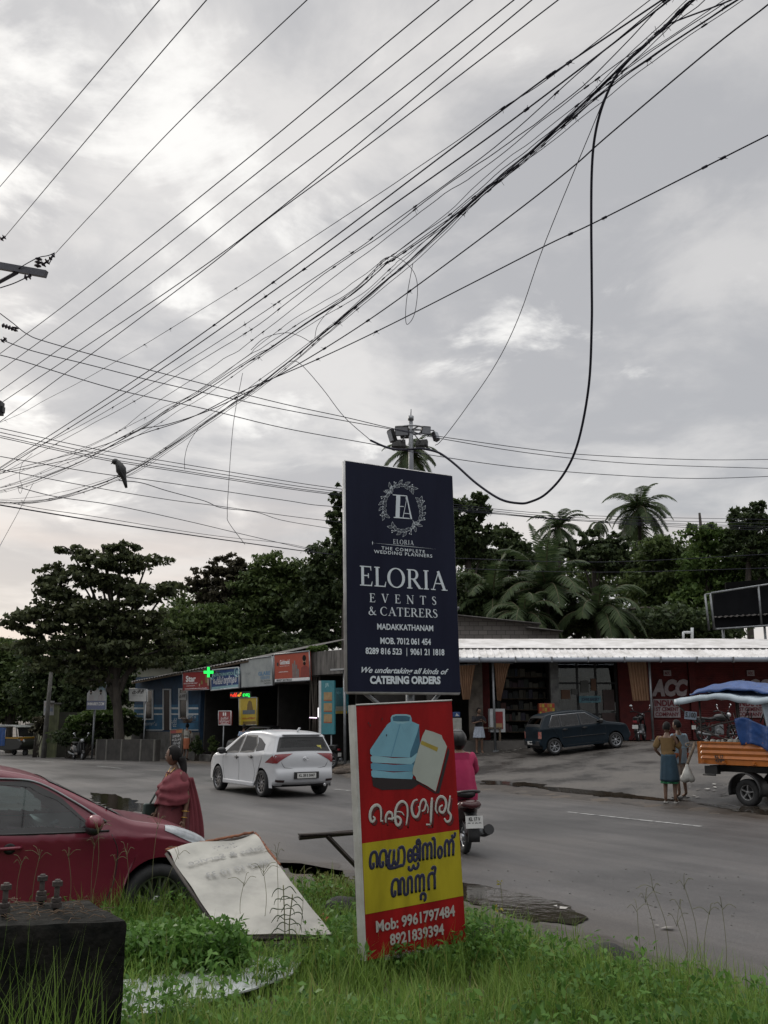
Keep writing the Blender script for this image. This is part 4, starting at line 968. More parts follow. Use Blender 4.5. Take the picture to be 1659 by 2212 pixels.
# ---- dark blue sign
BS = Sign(z4, [(140, 132), (1057, 263), (1128, 2125), (160, 2117)], 9.85, 10.5)
bs = thing('advertising_board', 'tall dark blue board with white lettering and a leafy wreath emblem, on a grey pole', 'sign', (BS.bl + BS.br) / 2)
mb = MB(); BS.f.slab(mb, .06); part(mb, 'panel', mat('midnight_blue_print', (.0095, .011, .026), .55, var=.25, scale=2, c2=(.014, .017, .036), spec=.12, stretch=(2, 2, .5), bump=.1, bscale=1.6), bs)
mb = MB(); q = [BS.tl, BS.tr, BS.br, BS.bl]
for i in range(4): mb.tube([q[i] - BS.n * .03, q[(i + 1) % 4] - BS.n * .03], .017 if i < 2 else .026, 4)
part(mb, 'frame', mat('white_frame', (.5, .5, .5), .5, var=.3, scale=6), bs)
pale = mat('pale_print', (.62, .68, .72), .55, var=.08)
mb = MB(); serif(BS, mb, 'ELORIA', (255, 1203), (1012, 1250), 171, gap=.05); serif(BS, mb, 'EVENTS', (343, 1346), (920, 1373), 76, gap=.75); serif(BS, mb, '& CATERERS', (335, 1457), (930, 1483), 76, gap=.06); serif(BS, mb, 'ELORIA', (548, 846), (724, 858), 40, gap=.2)
part(mb, 'serif_lettering', pale, bs)
mb = MB()
BS.text(mb, 'THE COMPLETE', (447, 893), (820, 927), 26, spacing=1.3, bold=.012); BS.text(mb, 'WEDDING PLANNERS', (382, 925), (883, 965), 28, spacing=1.2, bold=.012)
BS.text(mb, 'MADAKKATHANAM', (410, 1581), (892, 1596), 50, bold=.022); BS.text(mb, 'MOB. 7012 061 454', (437, 1704), (872, 1714), 52, bold=.03)
BS.text(mb, '8289 816 523', (310, 1790), (622, 1798), 52, bold=.03); BS.text(mb, '9061 21 1818', (695, 1799), (988, 1804), 52, bold=.03)
BS.text(mb, 'We undertaking all kinds of', (275, 1952), (1025, 1968), 48, bold=.02, shear=.45); BS.text(mb, 'CATERING ORDERS', (348, 2046), (955, 2048), 62, bold=.05)
BS.poly(mb, [(663, 1740), (668, 1740), (668, 1812), (663, 1812)], .003); BS.poly(mb, [(356, 836), (640, 862), (925, 892), (640, 866)], .003)
BS.poly(mb, [(371, 820), (375, 838), (371, 858), (367, 838)], .0035)
part(mb, 'lettering', pale, bs)
mb = MB()   # wreath and monogram
def sprig(pts, side):
	q = catmull([V((x, y, 0)) for x, y in pts], 8); BS.stroke(mb, [(p.x, p.y) for p in q], 1.3, smooth=False)
	for i in range(3, len(q) - 1, 6):
		p = q[i]; d = (q[i + 1] - q[i - 1]).normalized()
		for s in (1, -1):
			a = R(38) * s; dd = V((d.x * math.cos(a) - d.y * math.sin(a), d.x * math.sin(a) + d.y * math.cos(a), 0)); l = rnd.uniform(44, 58); nn = V((-dd.y, dd.x, 0))
			if (i // 6) % 3 == 2 and s == side:       # berries
				for kk in (-.5, .2):
					c = p + dd * l * .7 + nn * kk * 22; BS.stroke(mb, [(p.x, p.y), (c.x, c.y)], 1.3, smooth=False); BS.poly(mb, [(c.x + 5 * math.cos(t), c.y + 5 * math.sin(t)) for t in np.linspace(0, 6.283, 9)[:-1]], .0036)
				continue
			tip = p + dd * l; w = 11
			BS.stroke(mb, [(p.x, p.y)] + [((p + dd * l * t + nn * w * math.sin(math.pi * t ** .8)).x, (p + dd * l * t + nn * w * math.sin(math.pi * t ** .8)).y) for t in (.3, .6, .85)] + [(tip.x, tip.y)], 1.05)
			BS.stroke(mb, [(p.x, p.y)] + [((p + dd * l * t - nn * w * math.sin(math.pi * t ** .8)).x, (p + dd * l * t - nn * w * math.sin(math.pi * t ** .8)).y) for t in (.3, .6, .85)] + [(tip.x, tip.y)], 1.05)
			BS.stroke(mb, [(p.x, p.y), (tip.x, tip.y)], .6, smooth=False)
sprig([(545, 420), (520, 400), (480, 440), (462, 500), (460, 560), (474, 600)], 1)
sprig([(540, 415), (520, 375), (560, 345), (620, 330), (680, 350), (712, 373)], -1)
sprig([(715, 640), (745, 680), (785, 640), (800, 580), (795, 520), (780, 470)], 1)
sprig([(720, 650), (735, 690), (700, 725), (640, 745), (580, 735), (542, 700)], -1)
for pts in ([(575, 424), (610, 427), (603, 622), (568, 620)], [(545, 420), (662, 430), (664, 438), (545, 428)], [(553, 614), (690, 624), (690, 632), (553, 622)], [(600, 520), (640, 522), (640, 528), (600, 526)], [(660, 430), (668, 432), (712, 634), (698, 633)], [(660, 470), (664, 471), (636, 620), (630, 619)], [(642, 580), (690, 584), (690, 590), (641, 586)], [(655, 445), (664, 446), (664, 470), (659, 470)]):
	BS.poly(mb, pts, .003 + .0001 * rnd.random())
part(mb, 'emblem', pale, bs)
pole_top = BS.at(690, 2150, -.15); mb = MB(); mb.tube([(pole_top.x, pole_top.y, BS.bl.z + .9), (pole_top.x, pole_top.y, g(pole_top.x, pole_top.y) - .1)], .042, 12); part(mb, 'pole', K['steel'], bs)
mb = MB(); base = V((pole_top.x, pole_top.y, BS.bl.z - .38))
for x in (290, 960): mb.tube([base, BS.at(x, 2118, -.08)], .022, 6)
mb.tube([BS.at(160, 1400, -.09), BS.at(1110, 1400, -.09)], .02, 6); mb.tube([BS.at(160, 2050, -.09), BS.at(1120, 2050, -.09)], .02, 6)
part(mb, 'brace', K['steel'], bs)
mb = MB(); mb.box((pole_top.x, pole_top.y, g(pole_top.x, pole_top.y) + .03), (.3, .3, .06)); part(mb, 'base_plate', K['steel'], bs)

# ---- red and yellow dry cleaning sign
RS = Sign(zr, [(130, 113), (864, 77), (975, 1925), (213, 2072)], 6.55, 6.95)
rs = thing('advertising_board', 'leaning red and yellow board with folded shirts and Malayalam lettering, standing in the grass', 'sign', (RS.bl + RS.br) / 2)
RS.bl2 = RS.bl; mb = MB(); RS.f.slab(mb, .07)
redp = mat('red_flex_print', (.26, .008, .009), .5, var=.3, scale=3, spec=.15, stretch=(2.5, 2.5, .6), bump=.12, bscale=2.2)
part(mb, 'panel', redp, rs)
whf = mat('white_flex_edge', (.5, .5, .48), .55, c2=(.3, .29, .26), scale=5)
mb = MB(); o2 = RS.f.right * -.004; q = Face(RS.tl - RS.n * .075 + o2, RS.tl + RS.n * .001 + o2, RS.bl + RS.n * .001 + o2, RS.bl - RS.n * .075 + o2)
a_ = [RS.tl + RS.n * .002, RS.bl + RS.n * .002, RS.bl - RS.n * .075, RS.tl - RS.n * .075]; mb.add(a_ + [p + RS.f.right * -.02 for p in a_], [(0, 1, 2, 3), (7, 6, 5, 4), (0, 4, 5, 1), (1, 5, 6, 2), (2, 6, 7, 3), (3, 7, 4, 0)])
mb.tube([RS.tl + RS.n * .002, RS.tr + RS.n * .002], .006, 5)
part(mb, 'white_edge', whf, rs)
yel = mat('yellow_flex_print', (.36, .30, .018), .5, spec=.15, var=.25, scale=3, stretch=(2.5, 2.5, .6), bump=.12, bscale=2.2)
mb = MB(); RS.poly(mb, [(178, 1175), (921, 1070), (955, 1575), (203, 1719)], .002); part(mb, 'yellow_band', yel, rs)
# printed shirts
SH = [mat('shirt_blue_print', (.16, .35, .44), .5, var=.15, scale=5), mat('shirt_pale_print', (.22, .40, .46), .5, var=.12, scale=5), mat('shirt_mid_print', (.1, .26, .36), .5, var=.12, scale=5), mat('shirt_dark_print', (.035, .12, .18), .5), mat('white_shirt_print', (.34, .37, .33), .5, var=.1, scale=5), mat('tag_print', (.3, .23, .03), .5), mat('black_print', (.012, .006, .007), .5)]
mb = MB()
def sp(i, off, *pts): RS.poly(mb, pts, off, i)
sp(6, .0022, (252, 650), (560, 665), (600, 690), (612, 720), (560, 758), (330, 765), (262, 735))
sp(6, .0022, (590, 690), (745, 785), (760, 740), (838, 440), (850, 470), (770, 790), (740, 792), (600, 710))
sp(3, .0024, (545, 480), (615, 262), (622, 420), (570, 640), (560, 660))
sp(0, .0028, (248, 620), (262, 612), (420, 630), (566, 622), (575, 640), (560, 682), (400, 676), (262, 668), (250, 655))
sp(2, .0031, (245, 565), (262, 556), (420, 572), (566, 566), (580, 580), (565, 622), (415, 622), (260, 612), (246, 600))
sp(1, .0034, (245, 510), (262, 500), (420, 520), (556, 516), (600, 480), (606, 520), (556, 568), (420, 562), (260, 555), (246, 542))
sp(0, .0037, (240, 455), (300, 365), (372, 262), (400, 240), (560, 240), (616, 264), (600, 330), (548, 475), (545, 516), (420, 512), (255, 502), (240, 485))
sp(1, .004, (398, 212), (408, 192), (440, 184), (515, 184), (548, 192), (557, 215), (560, 245), (500, 270), (470, 250), (440, 275), (400, 246))
sp(3, .0043, (412, 205), (440, 196), (515, 196), (546, 206), (540, 238), (470, 240), (415, 236))
sp(0, .0046, (398, 214), (412, 210), (418, 240), (462, 262), (420, 312), (400, 250)); sp(0, .0046, (558, 214), (546, 210), (540, 242), (478, 262), (500, 318), (560, 255))
sp(2, .0049, (466, 262), (474, 262), (404, 508), (398, 508))
sp(4, .0052, (664, 303), (720, 318), (788, 345), (796, 372), (812, 396), (829, 432), (790, 590), (742, 776), (680, 735), (595, 690), (588, 664), (564, 640), (568, 600), (622, 412), (640, 350))
sp(5, .0055, (634, 386), (762, 440), (752, 471), (627, 414))
for x, y in ((228, 252), (332, 220), (366, 345), (240, 270)): RS.poly(mb, [(x + 4 * math.cos(t), y + 9 * math.sin(t)) for t in np.linspace(0, 6.283, 7)[:-1]], .0058, 6)
part(mb, 'printed_shirts', SH, rs)
NAME = [([(262, 968), (276, 985), (262, 1008), (243, 995), (240, 945), (258, 900), (290, 880), (318, 900), (324, 950), (322, 1004)], (7, 14)), ([(318, 1000), (340, 1004)], 8),
		([(360, 1018), (360, 970), (382, 936), (408, 950), (408, 1000)], (7, 12)), ([(375, 985), (410, 985), (446, 970), (472, 988), (472, 1018), (454, 1036), (436, 1012), (432, 940), (450, 880), (486, 853), (520, 880), (527, 950), (516, 1036)], (8, 13)), ([(440, 930), (480, 935), (500, 960)], 5),
		([(604, 838), (574, 852), (558, 905), (572, 962), (600, 970), (618, 925), (612, 890)], (7, 13)), ([(614, 950), (626, 868), (648, 838), (668, 862), (656, 915), (636, 928)], (7, 11)), ([(668, 862), (684, 900), (680, 945)], 6), ([(714, 824), (709, 900), (704, 1030)], (9, 14)), ([(704, 1030), (668, 1030)], 7),
		([(756, 946), (742, 910), (752, 845), (780, 815), (812, 832), (822, 882), (802, 936), (774, 928), (774, 896), (796, 882)], (7, 13)), ([(853, 808), (846, 870), (838, 925), (858, 960), (850, 1000), (826, 1008), (808, 982)], (8, 12))]
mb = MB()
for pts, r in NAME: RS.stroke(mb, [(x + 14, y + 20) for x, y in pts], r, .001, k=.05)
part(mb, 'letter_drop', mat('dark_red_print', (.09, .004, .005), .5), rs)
mb = MB()
for pts, r in NAME: RS.stroke(mb, pts, r, .003)
part(mb, 'white_lettering', mat('white_flex_print', (.42, .42, .39), .5, var=.08), rs)
def hook(a, w=1): return [(a + 26 * w, .36), (a + 26 * w, .08), (a + 8 * w, .06), (a, .42), (a + 8 * w, .86), (a + 29 * w, 1.0), (a + 50 * w, .84), (a + 54 * w, 0)]
def ring(x, y, rx, ry): return [(x + rx * math.cos(t), y + ry * math.sin(t)) for t in np.linspace(0, 6.283, 11)]
L1 = [hook(240), hook(312), [(398, 1.0), (384, .6), (388, .05), (408, .02), (420, .25), (424, .98)], [(424, .3), (440, .02), (456, .25), (458, .98)], [(458, .98), (490, 1.02), (504, .6), (498, -.02), (470, -.1), (400, -.16), (376, 0), (374, .5)],
	  ring(548, .42, 17, .36), ring(588, .5, 18, .44), [(526, .42), (570, .46), (616, .42)], [(538, -.2), (538, -.4), (555, -.46), (568, -.34), (572, -.2), (578, -.36), (596, -.42), (610, -.24), (606, -.05)],
	  [(620, .0), (622, .9), (616, 1.28), (600, 1.26), (602, 1.08), (632, 1.12)], [(648, 0), (646, .8), (662, 1.0), (678, .8), (678, .0)], [(678, .8), (696, 1.0), (710, .8), (710, 0)], [(736, 0), (736, .9), (730, 1.25), (712, 1.22)], ring(776, .34, 15, .32),
	  [(816, .0), (813, .7), (828, 1.0), (845, .7), (844, .0)], [(844, .7), (862, 1.0), (878, .75), (876, 0)], [(866, 1.3), (874, 1.14), (888, 1.2), (892, 1.42)]]
L2 = [hook(406), [(474, .0), (472, .8), (486, 1), (500, .8), (502, .12), (516, .0), (530, .12), (530, .8), (545, 1.0), (560, .8), (560, 0)], [(592, 0), (590, .8), (605, 1), (620, .8), (620, 0)], [(620, .8), (638, 1), (652, .8), (652, .0)],
	  [(630, -.5), (630, -.2), (648, -.12), (664, -.25), (662, -.5), (650, -.54)], [(690, 0), (688, .78), (708, 1.0), (732, .85), (736, 0)], [(734, .9), (740, 1.28), (722, 1.34), (712, 1.22)]]
nav, wh = MB(), MB()
for gl, base, sl, hh in ((L1, lambda x: 1408 - .16 * x, 0, 125), (L2, lambda x: 1654 - .174 * x, 0, 128)):
	for st in gl:
		pts = [(x, base(x) - y * hh) for x, y in st]
		RS.stroke(wh, pts, 19, .0015, k=.05); RS.stroke(nav, pts, 13, .004, k=.12)
part(wh, 'letter_outline', mat('pale_outline_print', (.42, .45, .45), .5), rs); part(nav, 'navy_lettering', mat('navy_print', (.012, .012, .045), .5), rs)
mb = MB(); RS.text(mb, 'Mob: 9961797484', (285, 1854), (890, 1726), 84, bold=.03, off=.003); RS.text(mb, '8921839394', (392, 1955), (806, 1868), 84, bold=.03, off=.003)
RS.text(mb, 'മടക്കത്താനം വാഴക്കുളം', (352, 2066), (850, 1975), 44, bold=.01); part(mb, 'phone_lettering', mat('pale_phone_print', (.36, .34, .32), .5, var=.1), rs)

# ---- rusty stand left of the red sign
o = thing('angle_iron_stand', 'rusty angle iron post with braced arm left of the red and yellow board', 'stand', at(772, 8.3))
a, b = P(772, 1795, 8.3), at(778, 8.25); mb = MB(); mb.tube([a, b - V((0, 0, .2))], .028, 4, smooth=False); part(mb, 'post', K['rust'], o)
mb = MB(); q0, q1 = P(776, 1797, 8.3), P(646, 1809, 8.1); mb.tube([q0, q1], .022, 4, smooth=False); mb.box((q0 + q1) / 2 + V((0, 0, .012)), ((q1 - q0).length, .07, .012), Matrix.Rotation(math.atan2(q1.y - q0.y, q1.x - q0.x) + math.pi, 3, 'Z')); part(mb, 'arm', K['rust'], o)
mb = MB(); mb.tube([P(707, 1806, 8.18), P(772, 1874, 8.3)], .02, 4, smooth=False); part(mb, 'brace', K['rust'], o)

# ---- fallen white flex board
def zb(x, y): return 352.4 + .2288 * x, 1734.9 + .2288 * y
FT = [P(*zb(35, 458), 8.05), P(*zb(858, 292), 8.45)]; FB = [P(*zb(1590, 1250), 7.15), P(*zb(560, 1250), 6.9)]
fb = thing('fallen_board', 'torn white flex board showing faint reversed lettering, fallen against the red car', 'sign', (FB[0] + FB[1]) / 2)
ff = Face(FT[0], FT[1], FB[0], FB[1]); rows = []
for j in range(41):
	row = []
	for i in range(31):
		a, b = i / 30, j / 40
		wv = .02 * math.sin((b * 9 + a * 3) * 2) * math.exp(-b * 5) + .012 * noise.noise(V((a * 3, b * 5, 1))) + .012 * math.sin(b * 26 + a * 6) * math.exp(-((b - .1) / .12) ** 2) * (1 - a * .6)
		row.append(ff(a, b, wv + .01))
	rows.append(row)
flexm = mat('dirty_white_flex', (.40, .39, .35), .6, c2=(.27, .265, .24), scale=2.5, thr=(.35, .6))
mb = MB(); mb.grid(rows); part(mb, 'flex_sheet', flexm, fb, recalc=False)
mb = MB(); q = [ff(.0, 0, -.02), ff(1, 0, -.02), ff(1, 1, -.02), ff(0, 1, -.02)]
for i in range(4): mb.tube([q[i], q[(i + 1) % 4]], .018, 4)
for b in (.33, .66): mb.tube([ff(0, b, -.02), ff(1, b, -.02)], .014, 4)
part(mb, 'frame', K['rust'], fb)
mb = MB()
for p, q in (((-.01, -.012), (1.0, -.012)), ((1.012, 0), (1.012, .36))):
	pts = [ff(p[0] + (q[0] - p[0]) * t, p[1] + (q[1] - p[1]) * t, .008 + .008 * noise.noise(V((t * 14, p[0], 3)))) for t in np.linspace(0, 1, 40)]
	mb.tube(pts, [.012 + .007 * noise.noise(V((t * 25, 2, 5))) for t in np.linspace(0, 1, 40)], 5)
part(mb, 'torn_red_edge', mat('torn_red_flex', (.09, .025, .018), .7, c2=(.3, .12, .05), scale=30), fb)
mb = MB()
def rev(body, p, q, h):
	off = .034; a, b = ff(*p, off), ff(*q, off); put_text(mb, body, a, b, h, ff.n, up=ff.up, off=0, bold=.01)
rev('Sales & Service', (.965, .21), (.10, .26), .075); rev('9847 10 10 33', (.92, .36), (.2, .43), .08);
part(mb, 'reversed_lettering', mat('faint_grey_print', (.25, .25, .24), .6), fb)
mb = MB()
for i in range(60): a, b = .42 + .26 * rnd.random(), .1 + .05 * rnd.random(); ff.rect(mb, a, b, a + .02 * rnd.random(), b + .012 * rnd.random(), .04 + .0001 * i)
part(mb, 'faint_mark', mat('faint_mark_print', (.2, .2, .2), .6), fb)
# scraps of printed flex and the second board lying in the grass
def slabpoly(name, label, cat, pts, z, t, m, tilt=0):
	def zp(px, py, z): d = ray(px, py); return CAMP + d * ((z - EYE) / d.z)
	q = [zp(px, py, z + tilt * i) for i, (px, py) in enumerate(pts)]; c = sum(q, V()) / len(q); o = thing(name, label, cat, c)
	mb = MB(); n = len(q); mb.add(q + [p - V((0, 0, t)) for p in q], [list(range(n)), list(range(n, 2 * n))[::-1]] + [(i, (i + 1) % n, n + (i + 1) % n, n + i) for i in range(n)]); part(mb, 'sheet', m, o); return o
slabpoly('fallen_board', 'pale flat board lying half buried in the green weeds beside the concrete block', 'sign', [(240, 2120), (400, 2098), (470, 2080), (560, 2064), (650, 2078), (630, 2104), (550, 2134), (420, 2170), (250, 2200)], .27, .01, mat('pale_grey_flex', (.40, .42, .42), .5, var=.1, scale=3))
slabpoly('flex_scrap', 'crumpled red and white printed flex scrap in the weeds below the fallen board', 'scrap', [(462, 1996), (500, 1984), (520, 1992), (514, 2018), (490, 2026), (470, 2018)], .38, .015, mat('red_flex_scrap', (.33, .07, .03), .5, c2=(.45, .4, .34), scale=9, thr=(.45, .55)))
slabpoly('flex_scrap', 'yellow printed flex scrap in the weeds right of the red one', 'scrap', [(516, 1990), (545, 1996), (566, 2006), (560, 2018), (530, 2016), (514, 2008)], .37, .015, mat('yellow_flex_scrap', (.4, .3, .04), .5, c2=(.42, .4, .3), scale=9))
slabpoly('flex_scrap', 'small bright red flex scrap at the right corner of the fallen board', 'scrap', [(690, 1974), (706, 1971), (712, 1982), (698, 1990)], .25, .015, mat('bright_red_scrap', (.4, .03, .02), .5))

# ---- concrete block with anchor bolts
def zp(px, py, z): d = ray(px, py); return CAMP + d * ((z - EYE) / d.z)
BZ = 1.0
blk = thing('concrete_block', 'dark mossy concrete foundation block with rusty anchor bolts at the near left corner', 'foundation block', (-1.4, 4.3, 0))
q = [zp(-150, 2003, BZ), zp(274, 1982, BZ), zp(193, 1937, BZ), zp(-190, 1950, BZ)]; mb = MB(); rows = []
N_ = 14
def edge(t):
	i = int(t) % 4; return q[i].lerp(q[(i + 1) % 4], t - int(t))
for z in (-.2, .2, .45, .7, .9, .965, .985):
	row = []
	for k in range(4 * N_):
		p = edge(k / N_); c = sum(q, V()) / 4; ins = .0 if z < .97 else .012
		row.append(p + (c - p).normalized() * (ins + .016 * noise.noise(V((p.x * 5, p.y * 5, z * 6)))) + V((0, 0, z - BZ + (.012 * noise.noise(V((p.x * 6, p.y * 6, 9))) if z > .95 else 0))))
	rows.append(row)
mb.loft(rows, 0, False)
n = 4 * N_; b = len(mb.v); c = sum(q, V()) / 4; tops = rows[-1]; mid = [p.lerp(c, .5) + V((0, 0, .004)) for p in tops]; mid = [V((p.x, p.y, BZ - .012 + .008 * noise.noise(V((p.x * 8, p.y * 8, 0))))) for p in mid]
mb.grid([tops, mid, [V((c.x, c.y, BZ - .01))] * n], 0, True, True)
part(mb, 'body', mat('black_mossy_concrete', (.02, .018, .015), .9, c2=(.0035, .004, .0035), scale=6, bump=1, bscale=22, thr=(.42, .72), spec=.15), blk)
def bolt(px, py, h):
	p = zp(px, py, BZ - .012); hexp = lambda r: [(r * math.cos(k * math.pi / 3), r * math.sin(k * math.pi / 3)) for k in range(6)]
	mb = MB(); mb.tube([p, p + V((0, 0, h))], .0125, 10); o = part(mb, 'anchor_bolt', K['rust'], blk)
	for z, r, hh in ((.018, .027, .022), (.042, .024, .018), (h - .03, .025, .022)):
		mb = MB(); mb.prism(hexp(r), hh, lambda a, b, d: p + V((a, b, z + d))); u = mb.build('nut', K['rust'], o, bevel=.002)
bolt(8, 1982, .145); bolt(88, 1954, .135); bolt(120, 1969, .138)
mb = MB()
for _ in range(70):
	a, b = rnd.random(), rnd.random(); p = q[0].lerp(q[1], .35 + .6 * a).lerp(q[3].lerp(q[2], .35 + .6 * a), b); an = rnd.random() * 6.3; l = rnd.uniform(.03, .12)
	mb.tube([V((p.x, p.y, BZ + .002)), V((p.x + l * math.cos(an) * .5, p.y + l * math.sin(an) * .5, BZ + .012)), V((p.x + l * math.cos(an + .4), p.y + l * math.sin(an + .4), BZ + .003))], .0016, 4)
o = stuff(mb.build('dry_straw', mat('dead_grass', (.09, .055, .03), .8)))
# dark stones in the grass
def rock(name, label, px, py, r, m):
	p = G(px, py); o = thing(name, label, 'stone', p); mb = MB(); mb.ball(p + V((0, 0, r * .35)), (r * 1.3, r, r * .75), 18, 12)
	mb.v = [tuple(V(v) + (V(v) - p).normalized() * r * .22 * noise.noise(V(v) * (2.2 / r) * .5)) for v in mb.v]; part(mb, 'boulder', m, o)
stm = mat('dark_stone', (.022, .021, .02), .8, var=.4, scale=12, bump=.6)
rock('stone', 'dark stone in the grass at the right foot of the red and yellow board', 1046, 2062, .20, stm); rock('stone', 'dark stone in the weeds to the right, near the muddy puddle', 1316, 2100, .17, stm); rock('stone', 'dark stone behind the rusty stand and the fallen board', 742, 1982, .16, stm)

# ================================================================== mast, crossarm, cables, crow
m0 = at(888, 31); MY = 31
def mp(px, py): return P(px, py, MY)
mast = thing('light_mast', 'tall grey floodlight mast with a ring of lamps behind the blue board', 'floodlight mast', m0)
mb = MB(); mb.tube([m0 - V((0, 0, .2)), mp(888, 1300), mp(888, 1018), mp(887.5, 908)], [.13, .1, .085, .07], 12); mb.lathe([(.16, 0), (.16, .05)], 12, m0); part(mb, 'shaft', mat('galvanised_mast', (.2, .21, .225), .4, .4, var=.1), mast)
mb = MB(); mb.tube([mp(887.5, 908), mp(887.5, 899)], .1, 8); mb.tube([mp(887.5, 899), mp(888, 884)], .018, 5); part(mb, 'lightning_rod', K['steel'], mast)
hub = mp(887.5, 929); mb = MB(); rr = .52
mb.tube([hub + V((rr * math.cos(t), rr * math.sin(t), 0)) for t in np.linspace(0, 6.283, 25)[:-1]], .03, 6, closed=True)
for t in np.linspace(0, 6.283, 7)[:-1]: mb.tube([hub, hub + V((rr * math.cos(t), rr * math.sin(t), 0))], .025, 6)
for a, b in ((905, 846), (932, 847)): mb.tube([mp(887, b and 932), mp(b, 938)], .02, 6)
mb.tube([mp(887, 926), mp(938, 930)], .022, 6)
part(mb, 'lamp_ring', K['steel'], mast)
lampm = mat('lamp_glass', (.35, .37, .4), .2, var=.1)
def flood(px, py, w, h, yaw, tilt, dy=0):
	p = mp(px, py) + V((0, dy, 0)); rot = Matrix.Rotation(yaw, 3, 'Z') @ Matrix.Rotation(tilt, 3, 'X'); mb = MB(); mb.box(p, (w, .16, h), rot, 0, .9); o = part(mb, 'floodlight', K['black'], mast, bevel=.015)
	mb = MB(); mb.box(p + rot @ V((0, -.085, 0)), (w * .85, .02, h * .8), rot); mb.build('lens', lampm, o).matrix_parent_inverse = Matrix.Identity(4)
	mb = MB(); mb.tube([p, hub.lerp(p, .35)], .02, 6); mb.build('bracket', K['steel'], o)
flood(847, 941, .28, .45, R(-60), R(20)); flood(868, 936, .5, .34, R(-10), R(28), -.3); flood(878, 930, .4, .3, R(170), R(20), .4); flood(919, 933, .34, .28, R(15), R(20), -.2); flood(940.5, 943, .2, .34, R(50), R(-20)); flood(912, 953, .44, .26, R(160), R(20), .3); flood(862, 953, .5, .3, R(175), R(20), .35)

def cable(name, label, pts, Y0, Y1, r, group=None, wob=0.0, m=None, cat='cable', n=6, clips=0, seed=0):
	"""a cable hung through view pixels pts, its distance running from Y0 to Y1"""
	q = [V((x, y, 0)) for x, y in pts]; L = [0]
	for a, b in zip(q, q[1:]): L.append(L[-1] + (b - a).length)
	c = catmull(q, n); tot = L[-1]; acc = 0; out = []
	for i, p in enumerate(c):
		if i: acc += (p - c[i - 1]).length
		t = min(1, acc / max(tot, 1)); Y = 1 / ((1 - t) / Y0 + t / Y1)
		out.append(P(p.x, p.y, Y))
	if wob: out = [p + V((noise.noise(V((i * .35, seed, 1))), 0, noise.noise(V((i * .35, seed, 5))))) * wob for i, p in enumerate(out)]
	for e, (px, py), q in ((0, pts[0], 4), (-1, pts[-1], -5)):      # carry on past the right or upper edge of the view
		if px > 1660 or py < 0:
			x = out[e] + (out[e] - out[q]).normalized() * 14; out = [x] + out if e == 0 else out + [x]
	mb = MB(); mb.tube(out, r, 5); mid = out[len(out) // 2]
	if not clips: o = tag(mb.build(name, m or K['wire'], None), label, cat, group); return o
	rr = random.Random(seed)
	for k in range(clips):
		i = rr.randrange(2, len(out) - 2); p = out[i]; d = (out[i + 1] - p).normalized(); mb.tube([p - d * .022, p + d * .022], r * 1.5 + .002, 6)
		for _ in range(2): mb.tube([p, p + V((rr.uniform(-.04, .04), rr.uniform(-.03, .03), rr.uniform(-.04, .03)))], .0018, 4)
	return tag(mb.build(name, m or K['wire'], None), label, cat, group)
PW = ('bare power lines running along the road',)
lines = [([(370, -30), (160, 217), (-30, 438)], 'leftmost of the parallel bare power lines across the upper left sky'), ([(472, -30), (255, 222), (12, 510)], 'second bare power line from the left, ending at an insulator by the frame edge'), ([(695, -30), (410, 240), (210, 450), (120, 547)], 'bare power line that ends at the tip of the insulated crossarm')]
for i, (p, l) in enumerate(lines): cable('power_line', l, p, 9, 17.5 if i else 18, .007, PW[0], n=8)
lines = [[(985, -30), (829, 98), (565, 318), (202, 610), (59, 720), (-30, 786)], [(1058, -30), (829, 156), (550, 378), (257, 610), (0, 801), (-30, 822)], [(1148, -30), (829, 223), (560, 427), (328, 610), (0, 845), (-30, 866)], [(1185, -30), (829, 266), (580, 470), (390, 610), (0, 872), (-30, 893)], [(1245, -30), (829, 288), (580, 472), (405, 610), (0, 911), (-30, 932)]]
for i, p in enumerate(lines): cable('power_line', 'one of five parallel dark power lines slanting across the middle of the sky', p, 8.6, 19, .0075, PW[0], n=8)
TG = 'tangled telecom cables strung beside the road'; ONE = 'one of the thin black cables of the tangled bundle slanting down across the sky'
def tc(pts, r, lab=None, Y0=5.4, Y1=17, wob=.0, clips=6, sd_=0): return cable('telecom_cable', lab or ONE, pts, Y0, Y1, r, TG, wob, clips=clips, seed=sd_)
tc([(1450, -30), (1404, 0), (1184, 170), (1086, 233), (992, 301), (892, 369), (829, 412), (605, 560), (530, 610), (386, 699), (296, 754), (180, 821), (96, 865), (48, 892), (-30, 925)], .0035, 'thin wavy cable lying highest of the telecom bundle, with small ties along it', clips=8, sd_=1)
tc([(1475, -30), (1430, 0), (1229, 135), (1129, 205), (829, 432), (590, 610), (324, 799), (0, 1010), (-30, 1030)], .0065, 'upper of the two straight thick cables of the telecom bundle', sd_=2)
tc([(1490, -30), (1447, 0), (1262, 142), (1069, 287), (829, 457), (617, 610), (327, 812), (0, 1017), (-30, 1036)], .0065, 'lower of the two straight thick cables of the telecom bundle', sd_=3)
tc([(1480, -30), (1437, 0), (1264, 145), (1069, 318), (829, 495), (781, 532), (630, 633), (561, 680), (447, 754), (265, 867), (165, 924), (48, 983), (-30, 1032)], .004, clips=9, sd_=4)
tc([(1500, -30), (1444, 0), (1279, 167), (1169, 257), (1069, 330), (962, 402), (829, 505), (700, 592), (559, 701), (474, 754), (290, 867), (191, 920), (85, 979), (-30, 1040)], .004, wob=.01, clips=10, sd_=5)
tc([(1560, -30), (1470, 40), (1290, 170), (1170, 262), (1060, 352), (960, 420), (860, 495), (720, 600), (545, 735), (470, 785), (340, 868), (240, 940), (120, 990), (-30, 1048)], .0035, wob=.012, clips=8, sd_=6)
